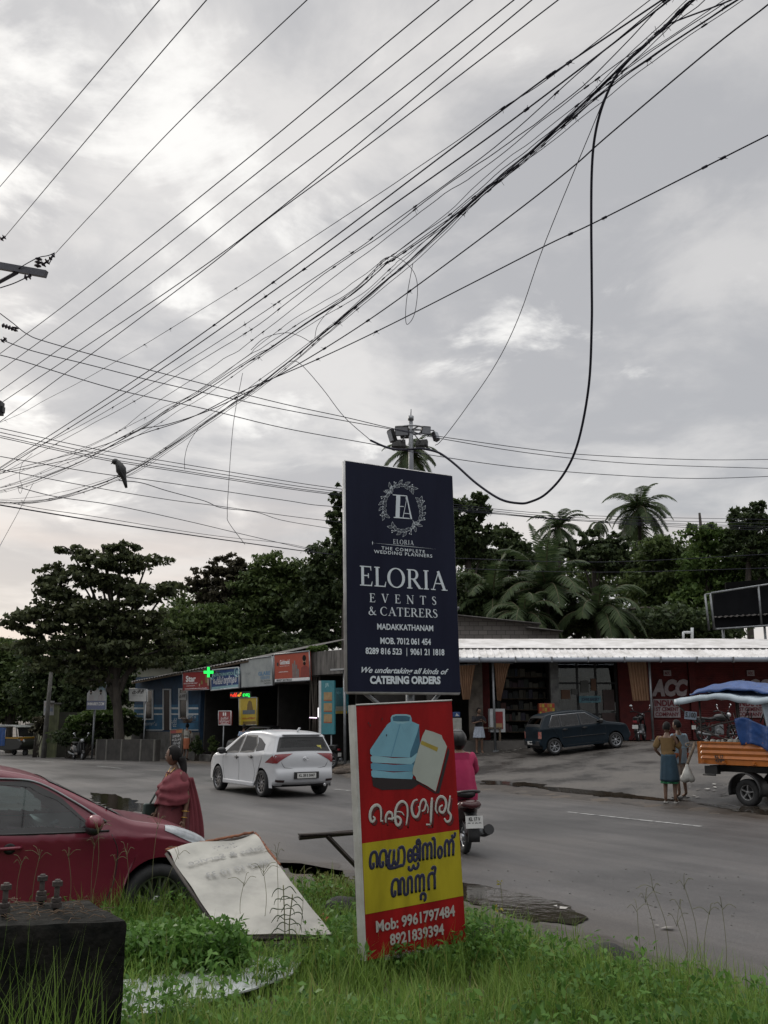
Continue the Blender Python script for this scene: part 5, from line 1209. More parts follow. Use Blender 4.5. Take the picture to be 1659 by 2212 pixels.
main = [(1540, -30), (1494, 0), (1429, 65), (1349, 137), (1254, 230), (1129, 345), (1044, 415), (994, 460), (894, 555), (829, 610), (741, 686), (700, 719), (619, 785), (542, 844), (507, 869), (423, 927), (316, 999), (257, 1029), (184, 1056), (121, 1075), (66, 1084), (0, 1084), (-30, 1080)]
for i, (dx, dy) in enumerate(((0, 0), (3, -2), (-3, 2), (1, 4), (8, 3), (-2, -6), (-7, 5))):
	tc([(x + dx * (1 + .5 * math.sin(k * 1.3 + i)), y + dy * (1 + .6 * math.cos(k * 1.1 + i * 2))) for k, (x, y) in enumerate(main)], (.0055, .004, .004, .0035, .003, .003, .003)[i], 'strand of the thickest cable bundle, the one the crow sits on', wob=.008, clips=9, sd_=10 + i)
low = [(1640, -30), (1594, 0), (1424, 112), (1304, 200), (1169, 310), (1092, 370), (984, 465), (859, 555), (833, 572), (763, 633), (676, 688), (583, 752), (542, 778), (434, 850), (371, 883), (309, 924), (202, 983), (140, 1012), (66, 1041), (0, 1060), (-30, 1066)]
for i, (dx, dy) in enumerate(((0, 0), (5, -5), (-6, 3), (-10, -3), (-16, -7), (12, 2))):
	tc([(x + dx * (1 + .5 * math.sin(k * 1.2 + i * 2)), y + dy * (1 + .5 * math.cos(k * .9 + i))) for k, (x, y) in enumerate(low)], (.005, .004, .0035, .0035, .003, .003)[i], 'strand of the second cable bundle, just above the thickest one', wob=.01, clips=8, sd_=20 + i)
tc([(1620, -30), (1579, 0), (1449, 50), (1429, 65), (1360, 128)], .006, 'short cable branching off the thick bundle at the upper right corner', 5.4, 6.3, clips=3, sd_=30)
tc([(1700, -30), (1659, 10), (1539, 103), (1317, 290), (1244, 355), (1144, 435), (989, 552), (836, 664), (720, 741), (603, 810), (467, 880), (364, 916), (305, 927), (228, 960), (120, 990), (0, 1020), (-30, 1026)], .006, 'single cable below the thick bundle, running to the right frame edge', clips=10, sd_=31)
tc([(1700, 274), (1659, 292), (1449, 398), (1282, 482), (1184, 528), (1029, 607), (840, 703), (686, 776), (542, 837), (507, 854), (408, 904), (305, 938), (180, 985), (0, 1023), (-30, 1028)], .006, 'lowest slanting cable, leaving the frame halfway up its right edge', 6.2, 17, clips=10, sd_=32)
cable('drooping_cable', 'thick black cable hanging in a deep loop above the blue board', [(1380, 108), (1349, 140), (1324, 175), (1299, 235), (1284, 300), (1278, 375), (1277, 485), (1278, 610), (1278, 700), (1272, 830), (1250, 950), (1220, 1020), (1180, 1066), (1145, 1084), (1120, 1087), (1080, 1078), (1030, 1045), (985, 1005), (958, 984), (940, 975), (910, 969), (884, 971), (855, 971), (829, 964), (800, 951)], 6.1, 8.3, .0105)
cable('telecom_cable', 'thin wire from the bundle to the end of the deep cable loop', [(800, 951), (744, 901), (697, 840), (652, 789), (630, 780), (612, 792)], 8.3, 9.3, .0035, TG)
cable('telecom_cable', 'thin straight wire slanting down from the thick bundle to the floodlight mast', [(1300, 222), (1294, 240), (1179, 520), (1123, 679), (1072, 785), (1002, 888), (954, 951), (940, 962)], 6.2, 8.6, .0035, TG)
for p, Y, l in (([(800, 601), (822, 565), (847, 554), (873, 565), (895, 590), (902, 627), (895, 679), (880, 701), (876, 682), (880, 635), (892, 568)], 8, 'long thin wire loop hanging below the bundle in mid sky'), ([(680, 730), (686, 704), (708, 675), (741, 647), (752, 636)], 9, 'slack wire arc bulging left of the thick bundle'), ([(542, 756), (572, 730), (616, 719), (645, 725), (671, 739)], 9.5, 'slack wire arc between two cable bundles, mid left'),
				([(524, 806), (504, 916), (493, 1060), (491, 1111), (495, 1130), (529, 1176)], 11, 'thin loose wire hanging nearly straight down in the left half'), ([(467, 896), (434, 920), (408, 957), (399, 990), (399, 1014)], 11.5, 'short loose wire end curling down right of the crow'), ([(70, 979), (48, 1001), (42, 1030), (48, 1052), (44, 1066), (40, 1056), (50, 1048)], 15, 'small loose wire loop near the left frame edge'), ([(72, 1043), (37, 1111), (0, 1179), (-20, 1220)], 14, 'thin stay wire slanting down to the left frame edge')):
	cable('loose_wire', l, p, Y, Y, .0035 if Y > 9 else .003, 'loose wires hanging from the cables')
XG = 'lines crossing the road from the pole at left'
def xl(p, r, lab, Y0=17.6, Y1=28): return cable('crossing_line', lab, p, Y0, Y1, r, XG)
xl([(0, 677), (29, 699), (59, 722), (99, 738), (250, 780), (423, 825), (610, 872), (744, 901), (855, 927), (950, 943), (1152, 971), (1274, 983), (1505, 993), (1700, 992)], .010, 'uppermost of three power lines crossing the road behind the mast')
xl([(0, 733), (70, 758), (184, 786), (368, 832), (610, 884), (855, 929), (972, 951), (1152, 980), (1377, 1002), (1700, 1013)], .010, 'middle of three power lines crossing the road behind the mast')
xl([(0, 767), (48, 780), (250, 841), (441, 883), (610, 924), (807, 960), (936, 984), (1152, 1013), (1463, 1033), (1700, 1028)], .010, 'lowest of three power lines crossing the road behind the mast')
for d in (0, 9, 16, 20): xl([(0, 925 + d), (206, 970 + d), (386, 1001 + d * .9), (610, 1038 + d * .8), (733, 1056 + d * .7), (983, 1090 + d * .5), (1248, 1113 + d * .6), (1700, 1123 + d)], .009, 'one of four parallel lines crossing low behind the blue board', 19, 34)
xl([(0, 986), (191, 1019), (349, 1041), (610, 1080), (719, 1094), (983, 1104), (1377, 1134), (1700, 1147)], .009, 'single line just below the four parallel lines crossing low', 19, 34)
xl([(0, 1014), (210, 1054), (368, 1080), (471, 1093), (610, 1113), (708, 1125), (760, 1130)], .008, 'thin line ending behind the tree left of the blue board', 17, 26)
xl([(257, 1038), (305, 1043), (360, 1060), (441, 1082), (478, 1097), (552, 1106), (610, 1124), (715, 1142)], .007, 'wavy thin line starting beside the crow and running right', 13.5, 24)
xl([(37, 1052), (121, 1073), (243, 1091), (397, 1124), (507, 1150), (610, 1174), (680, 1190)], .008, 'wavy line under the crow running down to the trees', 16, 26)
xl([(22, 1086), (88, 1099), (199, 1115), (368, 1143), (478, 1159), (610, 1173), (670, 1185)], .006, 'faint wavy line just above the lowest thick line at left', 16, 26)
xl([(-20, 1088), (0, 1091), (257, 1133), (610, 1184), (720, 1198)], .013, 'lowest thick line at left, running down to the trees', 16, 27)
for d in (0, 22): xl([(960, 1205 + d), (1300, 1214 + d), (1700, 1195 + d * 1.4)], .012, 'thin line crossing in front of the palms on the right', 36, 38)
# crossarm pole off the left edge
up_ = thing('utility_pole', 'utility pole just outside the left edge whose steel crossarm carries insulators', 'utility pole', at(-42, 18)); a = at(-42, 18); Yp = 18
mb = MB(); mb.tube([a - V((0, 0, .3)), P(-30, 1000, Yp), P(-24, 470, Yp)], [.19, .16, .12], 12); part(mb, 'shaft', K['concrete'], up_)
mb = MB(); p0, p1 = P(-60, 562, Yp), P(97, 590, Yp - .3); d = (p1 - p0).normalized(); s_ = V((-d.y, d.x, 0)).normalized(); u_ = d.cross(s_) * -1
if u_.z < 0: u_ = -u_
mb.add([p0 + u_ * .07, p1 + u_ * .07, p1 - u_ * .07, p0 - u_ * .07] + [x + s_ * .1 for x in (p0 + u_ * .07, p1 + u_ * .07, p1 - u_ * .07, p0 - u_ * .07)], [(0, 1, 2, 3), (7, 6, 5, 4), (0, 4, 5, 1), (1, 5, 6, 2), (2, 6, 7, 3), (3, 7, 4, 0)])
armm = mat('painted_grey_arm', (.09, .09, .105), .5, .3, var=.25); part(mb, 'crossarm', armm, up_)
mb = MB(); mb.tube([P(-25, 622, Yp), P(38, 588, Yp - .1)], .05, 4, smooth=False); part(mb, 'arm_brace', armm, up_)
def insul(px0, py0, px1, py1, k=4, r=.06, Y=17.8):
	a, b = P(px0, py0, Y), P(px1, py1, Y); L = (b - a).length; prof = [(.015, 0)]
	for i in range(k): t0 = L * (i + .1) / k; w = L / k; prof += [(.02, t0), (r, t0 + w * .35), (r * .9, t0 + w * .5), (.022, t0 + w * .6)]
	prof.append((.015, L)); mb = MB(); mb.lathe(prof, 12, a, b - a); part(mb, 'insulator', mat('brown_porcelain', (.03, .02, .025), .25, var=.2) if 'porc' not in K else K['porc'], up_)
K['porc'] = mat('brown_porcelain', (.035, .026, .034), .25, var=.2)
insul(81, 578, 84, 556, 3, .075); insul(90, 573, 106, 562, 2, .08); insul(106, 561, 118, 549, 2, .05); insul(52, 600, 68, 596, 2, .07)
insul(4, 702, 30, 711, 4, .05, 17.7); insul(32, 716, 35, 706, 2, .06, 17.7); insul(3, 738, 14, 730, 2, .06, 17.7); insul(1, 518, 12, 510, 2, .06, 17.6)
mb = MB(); mb.tube(catmull([P(40, 580, 17.8), P(60, 568, 17.7), P(84, 556, 17.7), P(104, 552, 17.7), P(118, 546, 17.7)], 6), .01, 5); mb.tube(catmull([P(0, 622, 17.8), P(30, 612, 17.8), P(60, 598, 17.8)], 6), .012, 5); mb.tube([P(118, 546, 17.7), P(106, 570, 17.7)], .01, 5)
part(mb, 'jumper_wire', K['wire'], up_)
mb = MB(); mb.box(P(-6, 882, 17.8), (.2, .2, .26)); mb.box(P(2, 885, 17.8), (.12, .12, .12)); mb.tube([P(-30, 882, 17.8), P(0, 882, 17.8)], .03, 6); part(mb, 'junction_box', K['black'], up_)

# crow on the cable, facing left
cw = P(257, 1027, 11.7); sC = 11.7 / 2080.0       # metres per view pixel there
def cpt(dx, dy, d=0): return cw + V((dx * sC, d, -dy * sC))
crow = thing('crow', 'black crow perched on the thick cable bundle, facing left', 'bird', cw)
feath = mat('black_feathers', (.012, .012, .014), .45, var=.4, scale=40, bump=.3)
mb = MB(); spine = [cpt(-13, -33), cpt(-10, -32.5), cpt(-6, -31), cpt(-1, -24), cpt(4, -13), cpt(8, -4), cpt(11, 5), cpt(15, 17), cpt(18.5, 29)]
mb.tube(spine, [.012, .032, .036, .05, .068, .052, .034, .026, .016], 12, flat=(V((0, 1, 0)), .9)); mb.ball(cpt(-10.5, -32.5), (.046, .038, .04), 12, 8); part(mb, 'body', feath, crow)
mb = MB()
for s in (1, -1):
	rows = [[cpt(-2 + 1.9 * i, -24 + 3.9 * i - w * 5 * math.sin(i / 9 * math.pi), s * (.055 + .012 * math.sin(i / 9 * 3.1)) * (1 - .65 * i / 9)) for w in (-.8, -.3, .3, .8)] for i in range(10)]
	mb.grid(rows)
q = part(mb, 'wings', feath, crow); sl = q.modifiers.new('thick', 'SOLIDIFY'); sl.thickness = .01
mb = MB(); mb.tube([cpt(-13.5, -32.5), cpt(-17, -29.5), cpt(-20.5, -26.5)], [.016, .011, .002], 8); part(mb, 'beak', K['black'], crow)
mb = MB()
for d in (.025, -.025): mb.tube([cpt(2, -8, d), cpt(-1, 1, d), cpt(1, 3, d)], .007, 5)
part(mb, 'legs', K['black'], crow)
# ================================================================== vehicles
def chaikin(p, n=1):
	for _ in range(n):
		q = [p[0]]
		for a, b in zip(p, p[1:]): q += [(a[0] * .75 + b[0] * .25, a[1] * .75 + b[1] * .25), (a[0] * .25 + b[0] * .75, a[1] * .25 + b[1] * .75)]
		p = q + [p[-1]]
	return p
def resample(p, n):
	L = [0]
	for a, b in zip(p, p[1:]): L.append(L[-1] + math.hypot(b[0] - a[0], b[1] - a[1]))
	out = []; j = 0
	for i in range(n):
		t = L[-1] * i / (n - 1)
		while j < len(L) - 2 and L[j + 1] < t: j += 1
		f = (t - L[j]) / max(1e-9, L[j + 1] - L[j]); out.append((p[j][0] + (p[j + 1][0] - p[j][0]) * f, p[j][1] + (p[j + 1][1] - p[j][1]) * f))
	return out
def lin(x, pts):
	if x <= pts[0][0]: return pts[0][1]
	for (a, b), (c, d) in zip(pts, pts[1:]):
		if x <= c: return b + (d - b) * (x - a) / (c - a)
	return pts[-1][1]
def inpoly(x, z, poly):
	c = False
	for (a, b), (d, e) in zip(poly, poly[1:] + poly[:1]):
		if (b > z) != (e > z) and x < (d - a) * (z - b) / (e - b) + a: c = not c
	return c
class Shell:
	"""car body: a silhouette (x from the tail 0 to the nose L, z up) pulled across the car's width.
	local axes: x forward, y left, z up"""
	def __init__(s, sil, half, plan, belt, lean, sill, arches, bow=.05, r=.07, N=190):
		s.sil = resample(chaikin(sil, 3), N); s.N = N; s.half, s.plan, s.belt, s.lean, s.r, s.bow = half, plan, belt, lean, r, bow
		s.nrm = []
		for i in range(N):
			a, b = s.sil[max(i - 1, 0)], s.sil[min(i + 1, N - 1)]; d = V((b[0] - a[0], b[1] - a[1])); d.normalize(); s.nrm.append((-d.y, d.x))
		x0, x1 = s.sil[0][0], s.sil[-1][0]; s.low = []
		for i in range(N):
			x = x0 + (x1 - x0) * i / (N - 1); z = sill
			for cx, cz, rad in arches:
				if abs(x - cx) < rad: z = max(z, cz + math.sqrt(rad * rad - (x - cx) ** 2))
			s.low.append((x, z))
	def W(s, x, z):
		b = lin(x, s.belt); w = s.half * lin(x, s.plan)
		if z > b: return w - .012 - (z - b) * s.lean
		t = (b - z) / max(.1, b - .2)
		return w * (1 - .035 * t * t) - .012 * math.exp(-((z - b) / .05) ** 2) * 0 - .018 * math.sin(min(1, t * 1.2) * math.pi) * .8
	def edge(s, k):
		x, z = s.sil[k]; n = s.nrm[k]; return x - s.r * n[0], z - s.r * n[1]
	def side(s, k, t):
		a, b = s.low[k], s.edge(k); x, z = a[0] + (b[0] - a[0]) * t, a[1] + (b[1] - a[1]) * t; return V((x, s.W(x, z), z))
	def top(s, k, f, off=0.0):
		"""f: 0 at the centre line to 1 at the edge of the rounded shoulder"""
		x, z = s.sil[k]; n = s.nrm[k]; e = s.edge(k); w = s.W(*e) - s.r; h = s.bow * (1 - f * f) * (1.0 if abs(n[1]) < .6 else .55) + off; return V((x + n[0] * h, w * f, z + n[1] * h))
	def rnd(s, k, a):
		e = s.edge(k); n = s.nrm[k]; w = s.W(*e); return V((e[0] + n[0] * s.r * math.sin(a), w - s.r * (1 - math.cos(a)), e[1] + n[1] * s.r * math.sin(a)))
	def kx(s, x0, x1, z0=-1, z1=9): return [k for k in range(s.N) if x0 <= s.sil[k][0] <= x1 and z0 <= s.sil[k][1] <= z1]
	def body(s, holes, topholes, rows=26):
		mb = MB(); kf = {}
		for sg in (1, -1):
			grid = []
			for k in range(s.N):
				row = [s.side(k, j / rows) for j in range(rows + 1)] + [s.rnd(k, a * math.pi / 8) for a in (1, 2, 3)]
				row += [s.top(k, f) for f in (1, .97, .93, .85, .7, .5, .25, 0)]
				grid.append([V((p.x, p.y * sg, p.z)) for p in row])
			b = len(mb.v); n = len(grid[0]); mb.v.extend(tuple(p) for r in grid for p in r)
			for k in range(s.N - 1):
				for j in range(n - 1):
					q = [grid[k][j], grid[k][j + 1], grid[k + 1][j + 1], grid[k + 1][j]]
					if j < rows and any(all(inpoly(p.x, p.z, h) for p in q) for h in holes): continue
					if j >= rows + 4 and any(k0 <= k < k1 and j >= rows + 4 for k0, k1 in topholes): continue
					idx = [b + k * n + j, b + k * n + j + 1, b + (k + 1) * n + j + 1, b + (k + 1) * n + j]
					mb.f.append(idx if sg < 0 else idx[::-1]); mb.m.append(0); mb.s.append(True)
		return mb
	def sidepatch(s, mb, poly, off, sg, mi=0, n=14, m=6):
		"""x-monotone polygon (x, z) laid on the side"""
		x0 = min(p[0] for p in poly); x1 = max(p[0] for p in poly); rows = []
		for i in range(n + 1):
			x = min(max(x0 + (x1 - x0) * i / n, x0 + 1e-4), x1 - 1e-4); zs = []
			for (a, b), (c, d) in zip(poly, poly[1:] + poly[:1]):
				if (a <= x <= c or c <= x <= a) and a != c: zs.append(b + (d - b) * (x - a) / (c - a))
			lo, hi = min(zs), max(zs); rows.append([V((x, sg * (s.W(x, lo + (hi - lo) * j / m) + off), lo + (hi - lo) * j / m)) for j in range(m + 1)])
		mb.grid(rows, mi)
	def sideline(s, mb, pts, r, off, sg, mi=0, closed=False, n=4):
		q = catmull([V((x, z, 0)) for x, z in pts], n) if n > 1 else [V((x, z, 0)) for x, z in pts]
		mb.tube([V((p.x, sg * (s.W(p.x, p.y) + off), p.y)) for p in q], r, 6, mi, closed=closed)
	def frame(s, mb, poly, w, off, sg, mi=0):
		c = V((sum(p[0] for p in poly) / len(poly), sum(p[1] for p in poly) / len(poly))); q = []
		for i in range(len(poly)):
			a, b = V(poly[i]), V(poly[(i + 1) % len(poly)])
			for t in range(8): q.append(a.lerp(b, t / 8))
		ins = [p + (c - p).normalized() * w for p in q]; n = len(q)
		f3 = lambda p: V((p.x, sg * (s.W(p.x, p.y) + off), p.y)); mb.add([f3(p) for p in q] + [f3(p) for p in ins], [(i, (i + 1) % n, n + (i + 1) % n, n + i) for i in range(n)], mi, True)
	def toppatch(s, mb, k0, k1, f0, f1, off, mi=0, m=10, taper=0.0):
		rows = []
		for k in range(k0, k1 + 1):
			t = (k - k0) / max(1, k1 - k0); rows.append([s.top(k, f0 + (f1 - f0) * j / m + taper * t * (f0 + (f1 - f0) * j / m), off) for j in range(m + 1)])
		mb.grid(rows, mi)
	def wrap(s, mb, k0, k1, d0, d1, off, sg, mi=0, n=12, fn=None):
		"""patch round the corner: distance d from the shoulder (negative = on the side)"""
		rows = []
		for k in range(k0, k1 + 1):
			ring = [s.side(k, j / 40) for j in range(41)] + [s.rnd(k, a * math.pi / 16) for a in range(1, 8)] + [s.top(k, 1 - j / 20) for j in range(21)]
			L = [0]
			for a, b in zip(ring, ring[1:]): L.append(L[-1] + (b - a).length)
			mid = L[44]; row = []; a0, a1 = (d0, d1) if fn is None else fn((k - k0) / max(1, k1 - k0))
			for i in range(n + 1):
				t = mid + a0 + (a1 - a0) * i / n; j = 0; t = min(max(t, 0), L[-1] - 1e-6)
				while L[j + 1] < t: j += 1
				f = (t - L[j]) / max(1e-9, L[j + 1] - L[j]); p = ring[j].lerp(ring[j + 1], f); d = ring[j + 1] - ring[j]
				row.append(V((p.x, sg * p.y, p.z)))
			rows.append(row)
		b = len(mb.v); nb = []
		for i, r in enumerate(rows):
			for j, p in enumerate(r):
				du = rows[min(i + 1, len(rows) - 1)][j] - rows[max(i - 1, 0)][j]; dv = r[min(j + 1, n)] - r[max(j - 1, 0)]; nn = du.cross(dv)
				if nn.length < 1e-9: nn = V((0, 0, 1))
				nn.normalize()
				if nn.dot(V((p.x - s.sil[s.N // 2][0], p.y * 1.5, p.z - .6))) < 0: nn = -nn
				nb.append(p + nn * off)
		w = n + 1; mb.add(nb, [(i * w + j, i * w + j + 1, (i + 1) * w + j + 1, (i + 1) * w + j) for i in range(len(rows) - 1) for j in range(n)], mi, True)
def lpart(mb, name, m, par, **k): return mb.build(name, m, par, **k)
def wheel(par, x, y, z, R_, rim, w, spokes, sg, rimm, twin=False, spin=0.3, twist=.12, hub=True):
	"""wheel on axle y; outer face towards sg*y"""
	mb = MB(); e = w / 2; s = V((0, sg, 0)); c = V((x, y, z))
	mb.lathe([(rim, -e), (R_ * .9, -e), (R_ * .985, -e * .75), (R_, -e * .4), (R_, e * .4), (R_ * .985, e * .75), (R_ * .9, e), (rim * 1.03, e), (rim, e * .82), (rim * .98, -e)], 36, c, s, 0, True, False)
	t = lpart(mb, 'tyre', K['rubber'], par)
	mb = MB(); mb.lathe([(rim * 1.03, e * .86), (rim * .96, e * .9), (rim * .93, e * .6), (rim * .9, -e * .6), (rim * 1.0, -e * .8)], 36, c, s, 0, True, False)
	mb.lathe([(rim * .92, -e * .1), (.02, -e * .05)], 24, c, s, 1, True, False)
	mb.lathe([(rim * .26, -e * .1), (rim * .24, e * .66), (rim * .14, e * .76), (.001, e * .78)], 16, c, s, 0, True, False)
	for i in range(spokes):
		for tw in ((-.13, .13) if twin else (0,)):
			a0 = spin + 2 * math.pi * i / spokes + tw * .5; a1 = a0 + twist + tw * .6
			p = lambda r, a, h: c + s * h + V((math.cos(a) * r, 0, math.sin(a) * r))
			ww = .5 if twin else 1.0
			vs = []
			for r_, a_, h, hw in ((rim * .2, a0, e * .66, rim * .085 * ww), (rim * .6, (a0 + a1) / 2, e * .74, rim * .075 * ww), (rim * .955, a1, e * .78, rim * .1 * ww)):
				for dh in (0, -.03):
					for sd in (-1, 1): vs.append(p(r_, a_ + sd * hw / r_, h + dh))
			fs = []
			for j in range(2):
				b = j * 4; fs += [(b, b + 1, b + 5, b + 4), (b + 2, b + 6, b + 7, b + 3), (b, b + 4, b + 6, b + 2), (b + 1, b + 3, b + 7, b + 5)]
			mb.add(vs, fs, 0)
	lpart(mb, 'rim', [rimm, K['black']], t)
	return t
def car(name, label, cat, loc, yaw, sh, paint, glass, spec):
	o = thing(name, label, cat, loc, yaw); S = sh
	holes = [w for w in spec['windows']]; kw0, kw1 = spec['wind']; kr0, kr1 = spec['rear']
	lpart(S.body(holes, [(kw0, kw1), (kr0, kr1)]), 'body', paint, o, recalc=False)
	for poly in spec['windows']:
		for sg in (1, -1):
			mb = MB(); S.sidepatch(mb, poly, .004, sg); wd = lpart(mb, 'window', glass, o)
			mb = MB(); S.frame(mb, poly, .035, .008, sg); S.frame(mb, poly, -.016, .008, sg); mb.build('window_frame', K['black'], wd)
	for poly in spec.get('black', []):
		for sg in (1, -1): mb = MB(); S.sidepatch(mb, poly, .006, sg); lpart(mb, 'pillar_trim', spec.get('blackm', K['black']), o)
	for nm, (k0, k1), f1 in (('windscreen', (kw0, kw1), .98), ('rear_window', (kr0, kr1), .98)):
		mb = MB()
		for sg in (1, -1):
			rows = [[V((p.x, p.y * sg, p.z)) for p in (S.top(k, f1 * j / 10, .004) for j in range(11))] for k in range(k0, k1 + 1)]; mb.grid(rows)
		g_ = lpart(mb, nm, glass, o); mb = MB()
		for sg in (1, -1):
			for fa, fb in ((.9, 1.0),): mb.grid([[V((p.x, p.y * sg, p.z)) for p in (S.top(k, f, .008) for f in (fa, fb))] for k in range(k0 - 1, k1 + 2)])
			for ka, kb in ((k0 - 1, k0 + 2), (k1 - 2, k1 + 1)): mb.grid([[V((p.x, p.y * sg, p.z)) for p in (S.top(k, .9 * j / 8, .008) for j in range(9))] for k in range(ka, kb + 1)])
		mb.build('window_seal', K['black'], g_)
	# seams, doors
	for sg in (1, -1):
		mb = MB()
		for ln in spec['seams']: S.sideline(mb, ln, .0045, -.001, sg)
		lpart(mb, 'door_seam', K['black'], o)
		for hx, hz in spec['handles']:
			mb = MB(); mb.tube([V((hx - .09, sg * (S.W(hx, hz) + .002), hz)), V((hx - .07, sg * (S.W(hx, hz) + .028), hz)), V((hx + .07, sg * (S.W(hx, hz) + .028), hz)), V((hx + .09, sg * (S.W(hx, hz) + .002), hz))], .014, 8)
			mb.lathe([(.05, 0), (.03, .003)], 12, V((hx, sg * (S.W(hx, hz) + .001), hz)), V((0, sg, 0)), 1)
			lpart(mb, 'door_handle', [spec.get('handlem', paint), K['black']], o)
		mx, mz = spec['mirror']; y = S.W(mx, mz); mb = MB(); mb.ball((mx + .02, sg * (y + .14), mz + .06), (.075, .115, .07), 14, 10); mr = lpart(mb, 'wing_mirror', spec.get('mirrorm', paint), o)
		mb = MB(); mb.tube([(mx + .02, sg * (y - .01), mz), (mx + .02, sg * (y + .08), mz + .02)], .03, 8); mb.ball((mx + .012, sg * (y + .14), mz + .02), (.065, .1, .06), 12, 8); mb.build('mirror_base', K['black'], mr)
	# underside, arches, cabin
	L0, L1 = S.low[0][0] + .12, S.low[-1][0] - .12; mb = MB(); zs = spec['sill'] + .03; mb.box(((L0 + L1) / 2, 0, zs), (L1 - L0, S.half * 1.75, .04))
	for cx, cz, rad in spec['arches']:
		for sg in (1, -1):
			n = 20; y0, y1 = sg * (S.half * lin(cx, S.plan) - .03), sg * (S.half - .42); rows = [[V((cx + rad * .99 * math.cos(math.pi * i / n), yy, cz + rad * .99 * math.sin(math.pi * i / n))) for yy in (y0, y1)] for i in range(n + 1)]; mb.grid(rows)
			mb.add([rows[i][1] for i in range(n + 1)], [list(range(n + 1))])
	lpart(mb, 'underbody', K['black'], o)
	mb = MB(); sx = spec['seats']
	for x in sx:
		for y in (-.35, .35):
			mb.box((x, y, .52), (.48, .46, .16)); mb.box((x - .26, y, .82), (.14, .44, .56), Matrix.Rotation(R(-14), 3, 'Y')); mb.box((x - .36, y, 1.16), (.09, .24, .15), Matrix.Rotation(R(-10), 3, 'Y'))
	lpart(mb, 'seat', spec.get('seatm', K['black']), o, bevel=.04)
	mb = MB(); dx, dz = spec['dash']; mb.box((dx, 0, dz), (.55, S.half * 1.6, .2)); mb.box((dx + .12, 0, dz - .25), (.4, S.half * 1.6, .4)); lpart(mb, 'dashboard', K['black'], o, bevel=.05)
	mb = MB(); c = V((dx - .34, -.36, dz + .02)); ax = V((.9, 0, .5)).normalized(); a1 = V((0, 1, 0)); a2 = ax.cross(a1); mb.tube([c + (a1 * math.cos(t) + a2 * math.sin(t)) * .18 for t in np.linspace(0, 6.283, 25)[:-1]], .016, 8, closed=True); mb.tube([c, c + ax * .2], .03, 8); mb.tube([c - a1 * .18, c + a1 * .18], .014, 6); mb.ball(c, .05, 10, 6); lpart(mb, 'steering_wheel', spec.get('steerm', K['black']), o)
	for i, (cx, cz, R_, rim, w) in enumerate(spec['wheels']):
		for sg in (1, -1): wheel(o, cx, sg * (S.half * lin(cx, S.plan) - w / 2 - .012), cz, R_, rim, w, spec['spokes'], sg, spec['rimm'], spec.get('twin', False), .3 + i, spec.get('twist', .1))
	return o
def kat(S, x, z0=-1, z1=9): return min((k for k in range(S.N) if z0 <= S.sil[k][1] <= z1), key=lambda k: abs(S.sil[k][0] - x))
def kz(S, z, rear=True): return min((k for k in range(S.N) if (S.sil[k][0] < 1.0) == rear), key=lambda k: abs(S.sil[k][1] - z))
def paintmat(name, c, dirt=.25):
	m = mat(name, c, .38, 0.0, var=dirt, scale=1.8, coat=.55, spec=.3); return m
UROAD = math.atan2(UD.y, UD.x)
platem = mat('number_plate', (.55, .55, .53), .5, var=.1)
# ---- white hatchback in the road, seen from behind
sil = [(.16, .27), (.05, .33), (.0, .45), (.0, .56), (.03, .62), (.055, .66), (.05, .80), (.06, .93), (.11, 1.03), (.235, 1.33), (.24, 1.395), (.30, 1.43), (.6, 1.475), (1.1, 1.505), (1.6, 1.505), (2.0, 1.47), (2.22, 1.41), (2.92, 1.02), (3.3, .955), (3.65, .86), (3.86, .74), (3.955, .6), (3.975, .45), (3.95, .33), (3.88, .24)]
arch = [(.66, .31, .355), (3.16, .31, .355)]
S1 = Shell(sil, .867, [(0, .87), (.15, .93), (.5, .985), (1, 1), (3, 1), (3.5, .96), (3.85, .86), (4, .78)], [(0, 1.0), (.8, .985), (2.9, .91), (4, .8)], .46, .22, arch, bow=.05, r=.075)
wins = [[(2.72, .965), (1.92, .985), (1.92, 1.385), (2.12, 1.37)], [(1.84, .988), (1.08, 1.02), (1.0, 1.16), (1.22, 1.385), (1.84, 1.392)]]
white = paintmat('white_car_paint', (.52, .53, .55), .08)
gl1 = glassmat('dark_tinted_glass', (.10, .115, .12), .0, .03, .55)
spec = dict(windows=wins, wind=(kat(S1, 2.24, 1.1), kat(S1, 2.9, .9)), rear=(kz(S1, 1.06), kz(S1, 1.34)), black=[[(1.0, 1.03), (.58, 1.07), (.62, 1.2), (.95, 1.33), (1.14, 1.36), (.95, 1.17)]], blackm=mat('gloss_black', (.012, .012, .013), .12, var=.2),
			seams=[[(2.78, .9), (2.82, .7), (2.74, .4), (2.62, .27)], [(1.88, .95), (1.86, .6), (1.88, .27)], [(1.04, .98), (1.06, .75), (.98, .55), (1.06, .3), (1.06, .27)], [(2.6, .27), (1.08, .27)]],
			handles=[(1.98, .87), (1.16, .9)], handlem=K['black'], mirror=(2.62, .96), mirrorm=K['black'], sill=.22, arches=arch, seats=[1.05, 1.95], dash=(2.62, .86), wheels=[(.66, .305, .305, .215, .2), (3.16, .305, .305, .215, .2)], spokes=10, rimm=mat('dark_alloy', (.2, .2, .21), .3, .9, var=.2), twist=.55)
rl = G(565, 1722)                    # rear left wheel on the road
UC = math.atan2(.835, -.55)
fwd = V((math.cos(UC), math.sin(UC), 0)); lf = V((-fwd.y, fwd.x, 0))
loc = rl - fwd * .66 - lf * .80
c1 = car('parked_car', 'white hatchback with dark alloy wheels driving away along the road', 'car', (loc.x, loc.y, 0.006), UC, S1, white, gl1, spec); c1.name = 'hatchback_car'
k0, k1 = kz(S1, .77), kz(S1, .97)
taill = mat('red_tail_lamp', (.2, .01, .016), .15, coat=1, var=.4, scale=12)
